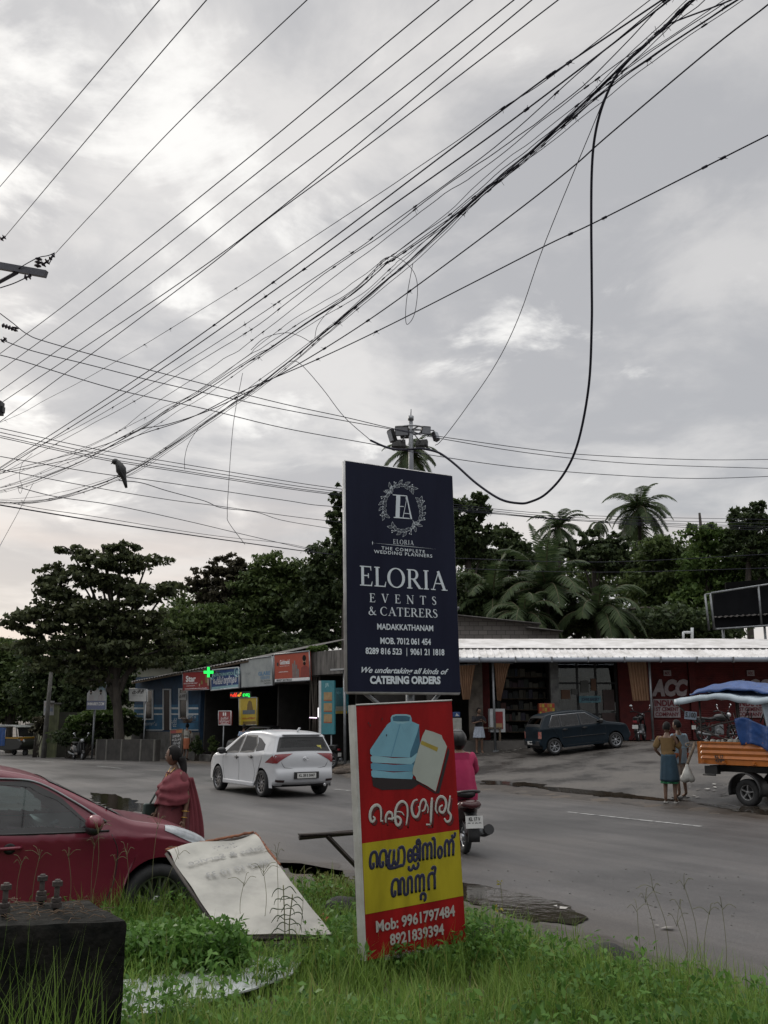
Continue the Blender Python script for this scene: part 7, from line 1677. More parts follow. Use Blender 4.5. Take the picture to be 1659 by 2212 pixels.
q = at(166, 47.3); motorbike('scooter', 'dark scooter parked on the dirt below the bank, left of the poster post', q + V((0, 0, 0)), R(-55) , pm_, scooter=True)
q = P(1388, 1590, 34.1); motorbike('motorcycle', 'dark motorcycle parked in front of the first red shutter', V((q.x - .2, 34.0, g(q.x, 34.0))), R(65), pm_)
q = P(1530, 1590, 32.5); motorbike('motorcycle', 'dark motorcycle seen through the open frame of the cargo pickup', V((q.x - .2, 32.4, g(q.x, 32.4))), R(20), pm_)
q = lp(716, 1600, .9); motorbike('motorcycle', 'dark motorcycle beside the shop awning post, behind the white hatchback', V((q.x, q.y, 0)), R(150), pm_)
# the scooter being ridden along the road
sp_pt = G(1004, 1846); sc_loc = sp_pt; yawS = math.atan2(.97, -.22)
sct = motorbike('scooter', 'dark red scooter ridden away from the viewer, half hidden by the red board', V((sc_loc.x, sc_loc.y, .006)), yawS, paintmat('dark_maroon_paint', (.02, .006, .007), .3), scooter=True); sct['category'] = 'scooter'
bpy.data.objects.remove([c for c in sct.children if c.name.startswith('number_plate')][0])
mb = MB(); mb.tube(catmull([(.05, .14, .8), (-.3, .13, .84), (-.42, 0, .86), (-.3, -.13, .84), (.05, -.14, .8)], 6), .018, 8); lpart(mb, 'grab_rail', K['black'], sct)
mb = MB(); mb.loft([[V((x, w * math.cos(t), z + h * math.sin(t))) for t in np.linspace(0, 6.283, 13)[:-1]] for x, w, z, h in ((-.42, .05, .66, .03), (-.36, .13, .68, .06), (-.25, .17, .66, .08))]); lpart(mb, 'tail_light_panel', mat('dark_red_lamp', (.05, .006, .008), .25), sct)
mb = MB(); mb.grid([[V((x, y, z)) for y in (-.08, 0, .08)] for x, z in ((-.2, .6), (-.36, .52), (-.42, .4), (-.44, .28), (-.43, .2))]); q = lpart(mb, 'rear_flap', K['black'], sct); q.modifiers.new('thick', 'SOLIDIFY').thickness = .02
mb = MB(); mb.box((-.455, 0, .46), (.015, .24, .16), Matrix.Rotation(R(8), 3, 'Y')); np_ = lpart(mb, 'number_plate', platem, sct)
mb = MB(); put_text(mb, 'KL 17 V', V((-.47, .08, .48)), V((-.47, -.08, .48)), .045, V((-1, 0, 0)), up=V((0, 0, 1)), bold=.03, off=.0); put_text(mb, '2608', V((-.465, .1, .41)), V((-.465, -.1, .41)), .045, V((-1, 0, 0)), up=V((0, 0, 1)), bold=.03, off=.0); mb.build('plate_lettering', K['black'], np_)
mb = MB(); mb.tube([(.45, -.2, .22), (-.2, -.22, .3), (-.42, -.22, .36)], [.04, .065, .07], 12); lpart(mb, 'silencer', K['black'], sct)
# ================================================================== people
def skin_geo(nodes, edges, levels=1, sx=.8):
	"""nodes: list of (x, y, z, r); a skin grown over the edges; x is squashed by sx so that trunks are wider than deep"""
	me = bpy.data.meshes.new('tmp'); me.from_pydata([(n[0] / sx, n[1], n[2]) for n in nodes], edges, []); o = bpy.data.objects.new('tmp', me); col.objects.link(o)
	md = o.modifiers.new('skin', 'SKIN'); md.use_smooth_shade = True; md.branch_smoothing = .4
	for v, n in zip(me.skin_vertices[0].data, nodes): v.radius = (n[3], n[3]); v.use_root = False
	me.skin_vertices[0].data[0].use_root = True
	if levels: s = o.modifiers.new('s', 'SUBSURF'); s.levels = levels; s.render_levels = levels
	e = bpy.data.meshes.new_from_object(o.evaluated_get(bpy.context.evaluated_depsgraph_get()))
	vs = [(v.co.x * sx, v.co.y, v.co.z) for v in e.vertices]; fs = [list(p.vertices) for p in e.polygons]
	bpy.data.objects.remove(o); bpy.data.meshes.remove(me); bpy.data.meshes.remove(e); return vs, fs
def person(label, loc, yaw, J=None, H=1.65, head_yaw=0, bend=0, group=None, skinm=None, hair='short', sit=False, hands='hang'):
	"""joints in a frame facing +x, left = +y, for a 1.65 m figure; returns the thing and the joints"""
	o = thing('person', label, 'person', loc, yaw, group); k = H / 1.65; o.scale = (k, k, k)
	D = dict(pelvis=(0, 0, .90), spine=(-.01, 0, 1.02), chest=(0, 0, 1.20), top=(-.01, 0, 1.33), neck=(.0, 0, 1.405), head=(.02, 0, 1.47))
	for s, n in ((1, 'L'), (-1, 'R')):
		D.update({'sh' + n: (-.01, s * .165, 1.34), 'el' + n: (-.03, s * .215, 1.07), 'wr' + n: (.03, s * .225, .83), 'hip' + n: (0, s * .085, .86), 'kn' + n: (.015, s * .095, .47), 'an' + n: (-.02, s * .1, .09), 'to' + n: (.12, s * .115, .035)})
	D.update(J or {})
	r = dict(pelvis=.125, spine=.115, chest=.128, top=.10, neck=.052, head=.055, sh=.056, el=.04, wr=.027, hip=.088, kn=.056, an=.036, to=.034)
	names = list(D); idx = {n: i for i, n in enumerate(names)}; nodes = [(*D[n], r[n.rstrip('LR')] if n not in r else r[n]) for n in names]
	E = [('pelvis', 'spine'), ('spine', 'chest'), ('chest', 'top'), ('top', 'neck'), ('neck', 'head')]
	for n in 'LR': E += [('top', 'sh' + n), ('sh' + n, 'el' + n), ('el' + n, 'wr' + n), ('pelvis', 'hip' + n), ('hip' + n, 'kn' + n), ('kn' + n, 'an' + n), ('an' + n, 'to' + n)]
	E = [(idx[a], idx[b]) for a, b in E]
	for n, s in (('L', 1), ('R', -1)):      # hands: palm, four fingers, thumb
		w = V(D['wr' + n]); d = (w - V(D['el' + n])).normalized(); side = V((1, 0, 0)) if abs(d.x) < .8 else V((0, 0, 1)); side = (side - d * side.dot(d)).normalized(); nm = d.cross(side)
		p = w + d * .055; ip = len(nodes); nodes.append((*p, .027)); E.append((idx['wr' + n], ip))
		for i, (off, ln) in enumerate(((.027, .068), (.009, .078), (-.009, .072), (-.026, .056))):
			a = p + d * .035 + side * off; b = a + d * ln * .55 + nm * (-s) * .012; c = b + d * ln * .4 + nm * (-s) * .025
			for q_, rr in ((a, .0095), (b, .0085), (c, .007)): nodes.append((*q_, rr))
			E += [(ip, len(nodes) - 3), (len(nodes) - 3, len(nodes) - 2), (len(nodes) - 2, len(nodes) - 1)]
		a = w + d * .03 + side * .03; b = a + d * .035 + side * .018; nodes += [(*a, .012), (*b, .009)]; E += [(ip, len(nodes) - 2), (len(nodes) - 2, len(nodes) - 1)]
	vs, fs = skin_geo(nodes, E)
	mb = MB(); mb.add(vs, fs, 0, True)
	hc = V(D['head']) + V((.015, 0, .085)); Rz = Matrix.Rotation(head_yaw, 3, 'Z') @ Matrix.Rotation(bend, 3, 'Y')
	rows = []; n, m = 24, 18
	for i in range(m + 1):
		t = math.pi * i / m; row = []
		for kk in range(n):
			a = 2 * math.pi * kk / n; x, y, z = math.sin(t) * math.cos(a), math.sin(t) * math.sin(a), -math.cos(t)
			px, py, pz = x * .092, y * .073, z * .118
			if z < -.2: px *= 1 + .18 * (z + .2); py *= 1 + .42 * (z + .2); px += .016 * (-z - .2)
			front = max(0, x) ** 6
			px += front * (.026 * math.exp(-((z + .12) / .13) ** 2) * math.exp(-(y / .2) ** 2) + .008 * math.exp(-((z + .48) / .09) ** 2) + .006 * math.exp(-((z - .17) / .1) ** 2) - .008 * math.exp(-((z - .02) / .08) ** 2) * (1 - math.exp(-(y / .2) ** 2)) + .008 * math.exp(-((z + .8) / .12) ** 2))
			row.append(hc + Rz @ V((px, py, pz)))
		rows.append(row)
	mb.grid(rows, 0, True, True)
	for s in (1, -1):
		mb.ball(hc + Rz @ V((-.005, s * .073, -.01)), (.022, .012, .034), 8, 6)
		mb.ball(hc + Rz @ V((.079, s * .03, .006)), (.009, .014, .009), 8, 6, 1)
		mb.tube([hc + Rz @ V((.086, s * .014, .03)), hc + Rz @ V((.082, s * .045, .028))], .005, 5, 2)
	mb.tube([hc + Rz @ V((.083, .024, -.057)), hc + Rz @ V((.091, 0, -.055)), hc + Rz @ V((.083, -.024, -.057))], .006, 6, 3)
	b = mb.build('body', [skinm or K['skin'], K['eye'], K['hair'], K['lip']], o)
	if hair:
		mb = MB(); rows = []
		for i in range(11):
			t = math.pi * (.5 + .5 * i / 10); row = []
			for kk in range(n):
				a = 2 * math.pi * kk / n; tt = t if math.cos(a) < .35 else math.pi * (.74 + .26 * i / 10)
				if math.cos(a) < -.2: tt = math.pi * (.36 + .64 * i / 10)
				x, y, z = math.sin(tt) * math.cos(a), math.sin(tt) * math.sin(a), -math.cos(tt); q = 1.07 + .02 * noise.noise(V((x * 9, y * 9, z * 9)))
				row.append(hc + Rz @ V((x * .096 * q - .004, y * .079 * q, z * .122 * q)))
			rows.append(row)
		mb.grid(rows, 0, True, True); mb.build('hair', K['hair'], o)
	return o, D, hc, Rz
K['eye'] = mat('eye_dark', (.03, .025, .02), .3, var=.2); K['lip'] = mat('lip_brown', (.13, .055, .045), .5, var=.1)
def shirt(o, D, m, name='shirt', sleeve=.75, fat=.022, low=True, cuff=0):
	r = dict(spine=.125, chest=.142, top=.112, neck=.066, sh=.066, el=.056); nodes, E = [], []
	def nd(p, rr): nodes.append((*p, rr + fat * .4)); return len(nodes) - 1
	a = nd(D['chest'], r['chest']); b = nd(D['spine'], r['spine'] + .01); E.append((a, b))
	if low: p = V(D['spine']).lerp(V(D['pelvis']), 1.2); c = nd(p, .135); E.append((b, c));
	t = nd(D['top'], r['top']); E.append((a, t)); n = nd(V(D['top']).lerp(V(D['neck']), .6), r['neck']); E.append((t, n))
	for s in 'LR':
		i = nd(D['sh' + s], r['sh']); E.append((t, i)); e = V(D['sh' + s]).lerp(V(D['el' + s]), min(1, sleeve)); j = nd(e, r['el']); E.append((i, j))
		if cuff: w = V(D['el' + s]).lerp(V(D['wr' + s]), cuff); kk = nd(w, .042); E.append((j, kk))
	vs, fs = skin_geo(nodes, E, 2); mb = MB()
	vs = [tuple(V(v) + V((noise.noise(V(v) * 9), noise.noise(V(v) * 9 + V((5, 0, 0))), 0)) * .010) for v in vs]
	mb.add(vs, fs, 0, True); return mb.build(name, m, o)
def wrapcloth(o, name, m, z0, z1, r0, r1, c0=(0, 0), c1=(0, 0), fold=.012, nf=9, dep=.8, gap=0, extra=None):
	rows = []; n = 48
	for i in range(15):
		t = i / 14; z = z0 + (z1 - z0) * t; row = []
		for k in range(n):
			a = 2 * math.pi * k / n; r = (r0 + (r1 - r0) * t ** .8) + fold * (.3 + t) * math.sin(a * nf + 2 * math.sin(a * 2 + t)) ; zz = z
			if i == 14 and extra: zz += extra * math.sin(a + 1)
			row.append(V((c0[0] + (c1[0] - c0[0]) * t + r * dep * math.cos(a), c0[1] + (c1[1] - c0[1]) * t + r * math.sin(a), zz)))
		rows.append(row)
	mb = MB(); mb.grid(rows, 0, True, True); q = mb.build(name, m, o); q.modifiers.new('thick', 'SOLIDIFY').thickness = .008; return q
def trousers(o, D, m, name='trousers', to=1.0):
	nodes, E = [(*D['pelvis'], .14)], []
	for s in 'LR':
		nodes.append((*D['hip' + s], .10)); h = len(nodes) - 1; E.append((0, h)); kn = V(D['hip' + s]).lerp(V(D['kn' + s]), min(1, to)); nodes.append((*kn, .08)); E.append((h, h + 1))
		if to >= 1: nodes.append((*V(D['kn' + s]).lerp(V(D['an' + s]), .93), .062)); E.append((h + 1, h + 2))
	vs, fs = skin_geo(nodes, E); mb = MB(); mb.add(vs, fs, 0, True); return mb.build(name, m, o)
def shoes(o, D, m, name='sandals'):
	for s in 'LR':
		a, t = V(D['an' + s]), V(D['to' + s]); d = V((t.x - a.x, t.y - a.y, 0)).normalized(); mb = MB(); c = a.lerp(t, .45); c.z = .012 if abs(a.z - .09) < .05 else t.z - .035
		mb.box(c, (.25, .085, .024), Matrix.Rotation(math.atan2(d.y, d.x), 3, 'Z')); mb.tube([c + V((-d.y, d.x, 0)) * .045, c + d * .05 + V((0, 0, .06)), c - V((-d.y, d.x, 0)) * .045], .012, 5); mb.build(name, m, o, bevel=.008)
def at3(px, Y): p = at(px, Y); return (p.x, p.y, p.z + .006)
def cl(name, c, **k): return mat(name, c, .85, var=k.pop('var', .2), scale=k.pop('scale', 5), bump=.25, **k)
maroon = cl('maroon_cotton', (.13, .028, .035)); maroon2 = cl('maroon_dupatta', (.17, .034, .045))
# woman in maroon, crossing behind the red car
yawW = math.atan2(-.62, -.78)
wp_ = at(384, 10.95); wo, D, hc, Rz = person('woman in a maroon dress and draped shawl, standing behind the red car, looking left', (wp_.x, wp_.y, .006), yawW, H=1.50, head_yaw=R(-48), hair='tied',
	J=dict(elL=(-.06, .235, 1.06), wrL=(-.02, .25, .82), elR=(.02, -.24, 1.08), wrR=(.13, -.2, .88), pelvis=(0, 0, .91)))
wrapcloth(wo, 'tunic', maroon, 1.22, .42, .165, .25, fold=.012, nf=8, dep=.86); trousers(wo, D, cl('dark_maroon_trousers', (.06, .015, .02)))
shirt(wo, D, maroon, 'bodice', .8, .02); shoes(wo, D, K['black'])
rows = []; n = 72                          # shawl over both shoulders and upper arms
for i in range(22):
	t = i / 21; row = []
	for k in range(n):
		a = 2 * math.pi * k / n; fr = .5 + .5 * math.cos(a)          # front factor
		z = 1.395 - .06 * fr * (1 - t) - t * (.40 - .04 * math.sin(a) + .03 * fr); r0 = .085 + .125 * min(1, t * 2.4) ** .6 + .035 * t
		r = r0 * (1 + .14 * abs(math.sin(a)) ** 2) + .011 * math.sin(t * 19 + 5.5 * math.cos((a - .9) * .5) + 2.2 * noise.noise(V((math.cos(a), math.sin(a), t * 2)))) * (.3 + fr) * min(1, t * 4) + .006 * math.sin(a * 11)
		zz = z - .03 * math.sin(2 * (a - .5)) * t + .035 * math.sin(a) * (1 - t)
		row.append(V((r * .80 * math.cos(a) + .012, r * 1.02 * math.sin(a), zz)))
	rows.append(row)
mb = MB(); mb.grid(rows, 0, True, True); q = mb.build('shawl', maroon2, wo); q.modifiers.new('thick', 'SOLIDIFY').thickness = .008
rows = []
for i in range(24):
	t = i / 23; row = []
	for k in range(14):
		s = k / 13; w = .09 + .07 * t; row.append(V((-.09 - .08 * t + (s - .5) * w * 1.0 - .03 * math.sin(t * 3), .20 + .10 * math.sin(t * 1.6) + .02 * math.sin(s * 17 + t * 2) - .04 * (s - .5), 1.30 - t * .82 - .05 * s * t)))
	rows.append(row)
mb = MB(); mb.grid(rows, 0, True); q = mb.build('shawl_tail', maroon2, wo); q.modifiers.new('thick', 'SOLIDIFY').thickness = .01
mb = MB(); mb.tube(catmull([hc + Rz @ V((-.095, .0, -.02)), hc + Rz @ V((-.13, 0, -.10)), hc + Rz @ V((-.16, .03, -.2)), hc + Rz @ V((-.17, .05, -.3))], 5), [.045, .048, .05, .05, .048, .046, .044, .042, .04, .036, .033, .03, .028, .025, .02, .014], 10); mb.build('ponytail', K['hair'], wo)
mb = MB()
for zf in (.62, .92):
	c = V(D['elL']).lerp(V(D['wrL']), zf); d = (V(D['wrL']) - V(D['elL'])).normalized(); a1, a2 = frame_from(d); mb.tube([c + (a1 * math.cos(t) + a2 * math.sin(t)) * (.046 if zf < .8 else .036) for t in np.linspace(0, 6.283, 17)[:-1]], .005, 6, closed=True)
mb.build('bangle', mat('gold', (.55, .32, .08), .3, .9, var=.1), wo)
mb = MB(); mb.tube(catmull([(.03, .06, 1.42), (.10, .03, 1.33), (.115, 0, 1.29), (.10, -.03, 1.33), (.03, -.06, 1.42)], 5), .004, 5); mb.build('necklace', mat('gold_chain', (.5, .3, .08), .3, .9, var=.1), wo)
bag = thing('handbag', 'dark green handbag carried at the far side of the woman in maroon', 'bag', toworld(wo, (.16, -.2, .8))); w_ = lambda x, y, z: toworld(wo, (x * .91, y * .91, z * .91))
mb = MB(); q = [w_(.05, -.27, .98), w_(.26, -.25, .98), w_(.28, -.25, .70), w_(.03, -.27, .70)]; s_ = (q[1] - q[0]).cross(V((0, 0, 1))).normalized() * .06; mb.add(q + [p + s_ for p in q], [(0, 1, 2, 3), (7, 6, 5, 4), (0, 4, 5, 1), (1, 5, 6, 2), (2, 6, 7, 3), (3, 7, 4, 0)]); part(mb, 'pouch', mat('dark_green_leather', (.03, .05, .045), .5), bag, bevel=.015)
mb = MB(); mb.tube(catmull([w_(.1, -.26, .98), w_(.06, -.25, 1.2), w_(-.01, -.2, 1.37), w_(.08, -.22, 1.2), w_(.2, -.24, .98)], 5), .012, 6); part(mb, 'strap', mat('green_strap', (.04, .07, .06), .6), bag)
# scooter rider
rd_loc = V((sc_loc.x, sc_loc.y, .006)); JS = dict(pelvis=(.16, 0, .86), spine=(.13, 0, .98), chest=(.15, 0, 1.16), top=(.17, 0, 1.29), neck=(.2, 0, 1.37), head=(.23, 0, 1.42))
for s, n in ((1, 'L'), (-1, 'R')): JS.update({'sh' + n: (.17, s * .18, 1.30), 'el' + n: (.36, s * .28, 1.1), 'wr' + n: (.66, s * .34, 1.03), 'hip' + n: (.2, s * .1, .86), 'kn' + n: (.62, s * .17, .80), 'an' + n: (.66, s * .15, .40), 'to' + n: (.80, s * .15, .36)})
ro, D, hc, Rz = person('person in a pink tunic and black helmet riding the dark scooter away', rd_loc, yawS, JS, 1.65, hair=None)
pink = cl('pink_cotton', (.33, .016, .075), scale=3); shirt(ro, D, pink, 'tunic', 1.0, .05, True, .85); trousers(ro, D, cl('dark_trousers', (.03, .02, .03))); shoes(ro, D, K['black'])
rows = [[V((.16 + r * .85 * math.cos(a) + .012 * math.sin(a * 7), r * math.sin(a) * 1.02, z)) for a in np.linspace(0, 6.283, 41)[:-1]] for z, r in ((1.25, .15), (1.1, .2), (.95, .215), (.85, .235), (.76, .245), (.70, .24))]
mb = MB(); mb.grid(rows, 0, True, True); mb.build('tunic_skirt', pink, ro)
mb = MB(); rows = []
for i in range(17):
	t = math.pi * (.16 + .84 * i / 16)
	rows.append([hc + V((.145 * math.sin(t) * math.cos(a) - .012, .128 * math.sin(t) * math.sin(a), -.15 * math.cos(t) + .012)) for a in np.linspace(0, 6.283, 29)[:-1]])
mb.grid(rows, 0, True, True); hm = mb.build('helmet', mat('black_helmet_shell', (.006, .006, .006), .3, var=.2), ro)
mb = MB(); rows = [[hc + V((.149 * math.sin(t) * math.cos(a) - .012, .132 * math.sin(t) * math.sin(a), -.154 * math.cos(t) + .012)) for a in np.linspace(0, 6.283, 29)[:-1]] for t in np.linspace(math.pi * .8, math.pi, 6)]; mb.grid(rows, 0, True, True); mb.build('helmet_top', mat('grey_helmet_top', (.035, .035, .036), .35), hm)
# two men on the road edge
lung = cl('blue_lungi', (.02, .05, .075), scale=9); brown = cl('brown_shirt', (.17, .105, .04))
fx = R(62)
oA, D, hc, Rz = person('man in a brown shirt and blue lungi seen from behind at the road edge', at3(1438, 20.9), fx, dict(elL=(-.0, .27, 1.10), wrL=(.14, .2, .98), elR=(.02, -.26, 1.1), wrR=(.1, -.22, .88), knL=(.01, .09, .47), knR=(.02, -.1, .47)), 1.66, head_yaw=R(-12), bend=R(10))
shirt(oA, D, brown, 'shirt', .95, .05, True); wrapcloth(oA, 'lungi', lung, 1.0, .46, .15, .205, fold=.008, nf=7, dep=.82, extra=.02); wrapcloth(oA, 'shorts', cl('green_shorts', (.02, .16, .07)), .6, .40, .16, .185, fold=.01, nf=8); shoes(oA, D, mat('pale_sandal', (.3, .29, .27), .6))
oB, D, hc, Rz = person('man in a pale blue shirt standing beside the man in the brown shirt', at3(1463, 21.35), R(118), dict(elL=(.05, .25, 1.1), wrL=(.2, .2, 1.0)), 1.64, head_yaw=R(20), bend=R(8))
pblue = cl('pale_blue_shirt', (.22, .31, .38)); shirt(oB, D, pblue, 'shirt', .95, .05, True); wrapcloth(oB, 'shirt_tail', pblue, 1.1, .74, .165, .185, fold=.008); wrapcloth(oB, 'lungi', cl('checked_lungi', (.24, .2, .17), scale=16), .82, .5, .15, .18, fold=.01); trousers(oB, D, cl('orange_shorts', (.3, .08, .03)), 'shorts', .9); shoes(oB, D, K['black'])
# man on the veranda
dn = P(1034, 1548, 34.45); zf = g(dn.x, 34.45)
oC, D, hc, Rz = person('man in a dark shirt and white folded lungi standing before the bakery pillar', (dn.x, 34.45, zf), R(-80), dict(elL=(.06, .25, 1.1), wrL=(.2, .1, 1.2), elR=(.06, -.25, 1.1), wrR=(.2, -.08, 1.16)), 1.58, head_yaw=R(25), bend=R(12))
shirt(oC, D, cl('dark_shirt', (.012, .012, .016)), 'shirt', .95, .04); wrapcloth(oC, 'lungi', cl('white_blue_lungi', (.34, .38, .45), scale=9), .98, .58, .155, .21, fold=.02, nf=6); shoes(oC, D, K['black'])
# man with a load by the blue house
oD, D, hc, Rz = person('man in a pale shirt and orange lungi walking with a bundle on his head', at3(405, 44.6), R(75), dict(knL=(.06, .09, .47), anR=(-.1, -.1, .1), toR=(.03, -.11, .035), elR=(.05, -.25, 1.1), wrR=(.15, -.2, .95)), 1.62)
shirt(oD, D, cl('cream_shirt', (.38, .36, .32)), 'shirt', .95, .04, True, .6); wrapcloth(oD, 'lungi', cl('orange_lungi', (.36, .115, .055)), 1.0, .5, .15, .2, fold=.01); shoes(oD, D, K['black'])
hd = toworld(oD, (.02, 0, 1.66)); o = thing('twig_bundle', 'bundle of dry twigs carried on the head of the man in the orange lungi', 'bundle', hd); mb = MB()
for i in range(90):
	a = rnd.uniform(0, 6.28); r = rnd.uniform(.1, .5); z = rnd.uniform(-.02, .34); p = hd + V((rnd.uniform(-.15, .15), rnd.uniform(-.15, .15), rnd.uniform(0, .1))); mb.tube([p, hd + V((r * math.cos(a), r * math.sin(a), z))], [.012, .004], 4)
part(mb, 'twigs', mat('dry_twigs', (.11, .075, .055), .9), o)
# customer behind the white car, vendor behind the pickup
p = lp(526, 1600, 1.2); oE, D, hc, Rz = person('person in a blue and white shirt standing before the yellow board', (p.x, p.y, g(p.x, p.y)), R(80), None, 1.56, bend=R(15)); shirt(oE, D, cl('blue_white_shirt', (.1, .2, .38), c2=(.45, .48, .52), scale=12)); trousers(oE, D, cl('grey_trousers', (.05, .05, .05))); shoes(oE, D, K['black'])
p = toworld(pk, (1.0, 1.75, 0)); oF, D, hc, Rz = person('vendor in a pale shirt standing on the far side of the cargo pickup', (p.x, p.y, g(p.x, p.y)), R(-110), dict(elL=(.1, .24, 1.1), wrL=(.3, .18, 1.08), elR=(.1, -.24, 1.1), wrR=(.3, -.16, 1.08)), 1.72, bend=R(15)); shirt(oF, D, cl('pale_shirt', (.36, .37, .38))); wrapcloth(oF, 'lungi', cl('grey_lungi', (.12, .13, .15)), 1.0, .3, .15, .2); shoes(oF, D, K['black'])
# ================================================================== vegetation
rg = np.random.default_rng(11)
def unit(n):
	v = rg.normal(size=(n, 3)); return v / np.linalg.norm(v, axis=1, keepdims=True)
def leaf_quads(c, size, up=.3, aspect=.55, droop=0.0):
	"""diamond leaves at centres c, slightly folded; returns verts, faces"""
	n = len(c); d = unit(n); d[:, 2] -= droop; d /= np.linalg.norm(d, axis=1, keepdims=True)
	nn = unit(n); nn[:, 2] = np.abs(nn[:, 2]) + up; s = np.cross(d, nn); s /= np.linalg.norm(s, axis=1, keepdims=True) + 1e-9
	L = size * rg.uniform(.4, 1.35, (n, 1)); f = np.cross(s, d) * L * .12
	v = np.stack([c - d * L * .5, c + s * L * aspect * .5 + f, c + d * L * .5, c - s * L * aspect * .5 + f], 1).reshape(-1, 3)
	return v, np.arange(4 * n).reshape(n, 4)
def fill(blobs, n, clump, spread=.55):
	"""n points gathered into clumps inside ellipsoids (cx, cy, cz, rx, ry, rz), denser towards the skin"""
	vol = np.array([b[3] * b[5] for b in blobs]); vol = vol / vol.sum(); out = []
	for b, w in zip(blobs, vol):
		m = int(n * w); k = max(8, m // clump); u = unit(k); u[:, 2] = np.where(u[:, 2] < -.5, u[:, 2] * .6, u[:, 2]); r = rg.uniform(.25, 1, (k, 1)) ** .45; cc = u * r * rg.uniform(.86, 1.12, (k, 1))
		cl_ = rg.integers(0, k, m); sc_ = spread * rg.uniform(.55, 1.2, (k, 1))[cl_]
		p = cc[cl_] + rg.normal(size=(m, 3)) * (sc_ * .22) * np.array([1, 1, .6]); out.append(p * np.array(b[3:6]) + np.array(b[:3]))
	return np.concatenate(out)
LM = {'dark': leafmat('dark_foliage', (.034, .052, .026), (.085, .115, .045), .35), 'mid': leafmat('mid_foliage', (.045, .072, .026), (.115, .155, .05), .38), 'lush': leafmat('lush_foliage', (.055, .10, .028), (.125, .185, .05), .38),
	  'almond': leafmat('almond_leaves', (.040, .052, .027), (.10, .115, .05), .35), 'palm': leafmat('palm_leaflets', (.03, .05, .022), (.07, .10, .04), .3, .6), 'bronze': leafmat('bronze_foliage', (.038, .036, .025), (.095, .088, .055), .35)}
bark = mat('grey_bark', (.075, .062, .05), .9, c2=(.03, .026, .022), scale=8, bump=.6, stretch=(1, 1, .25))
def wblob(px, py, rx_, ry_, Y, dep=.8):
	s = 1 / 2080.0 * Y; p = P(px, py, Y); return (p.x, p.y, p.z, rx_ * s, rx_ * s * dep, ry_ * s)
def limbs(mb, base, blobs, r, n_sub=5, lean=0):
	zc = [b[2] for b in blobs]; tx = np.mean([b[0] for b in blobs]); ty = np.mean([b[1] for b in blobs]); zt = max(zc); z0 = min(b[2] - b[5] * .5 for b in blobs)
	top = V((tx, ty, zt)); fork = V((base[0] * .7 + tx * .3, base[1] * .7 + ty * .3, max(base[2] + .6, min(z0, zt)))); tr = catmull([V(base) - V((0, 0, .3)), fork, fork.lerp(top, .5) + V((.2, 0, 0)), top], 5)
	mb.tube(tr, [r * (1 - .8 * i / (len(tr) - 1)) for i in range(len(tr))], 10)
	for b in blobs:
		c = V(b[:3]); t0 = tr[min(len(tr) - 2, 3 + int(rnd.random() * 6))]
		br = catmull([t0, t0.lerp(c, .5) + V((0, 0, .15 * (c - t0).length)), c], 4); mb.tube(br, [r * .42 * (1 - .75 * i / (len(br) - 1)) for i in range(len(br))], 7)
		for _ in range(n_sub):
			e = c + V((rnd.uniform(-.75, .75) * b[3], rnd.uniform(-.75, .75) * b[4], rnd.uniform(-.5, .8) * b[5])); mb.tube([c, c.lerp(e, .5) + V((0, 0, .1)), e], [r * .14, r * .1, r * .03], 5)
def tree(name, label, base, blobs, n, size, m, r=.2, clump=26, spread=.55, cat='tree', group=None, aspect=.55, droop=.1):
	o = thing(name, label, cat, base, 0, group); mb = MB(); limbs(mb, base, blobs, r); part(mb, 'trunk', bark, o)
	pts = fill(blobs, n, clump, spread); v, f = leaf_quads(pts, size, aspect=aspect, droop=droop); q = fast_mesh('crown', v, f, m, parent=o); q.matrix_parent_inverse = Matrix.Translation(-o.location); return o
# --- the big spreading almond tree, in flat tiers
YA = 46.0; bA = at(268, YA)
B = [wblob(b[0], b[1], b[2], b[3] * 1.15, YA, .9) for b in ((150, 1188, 40, 10), (205, 1210, 50, 16), (262, 1182, 38, 13), (320, 1212, 50, 11), (255, 1222, 60, 20), (115, 1242, 35, 22), (120, 1280, 55, 28), (170, 1245, 45, 20), (230, 1262, 60, 22), (330, 1276, 70, 15), (365, 1268, 36, 9), (290, 1300, 50, 14), (60, 1335, 46, 18), (120, 1325, 55, 24), (200, 1320, 70, 26), (300, 1335, 70, 16), (255, 1360, 75, 22), (85, 1365, 45, 12), (170, 1385, 70, 20), (250, 1400, 80, 22), (330, 1370, 60, 14), (200, 1430, 60, 18), (290, 1432, 70, 16), (365, 1400, 40, 16), (60, 1400, 50, 20), (120, 1440, 60, 20), (200, 1470, 55, 18), (150, 1350, 60, 22), (340, 1430, 50, 18), (30, 1350, 30, 12), (255, 1200, 30, 14))]
tree('almond_tree', 'big spreading tree with flat tiers of broad leaves left of the shops', bA, B, 22000, .29, LM['almond'], .26, 22, .8, aspect=.62)
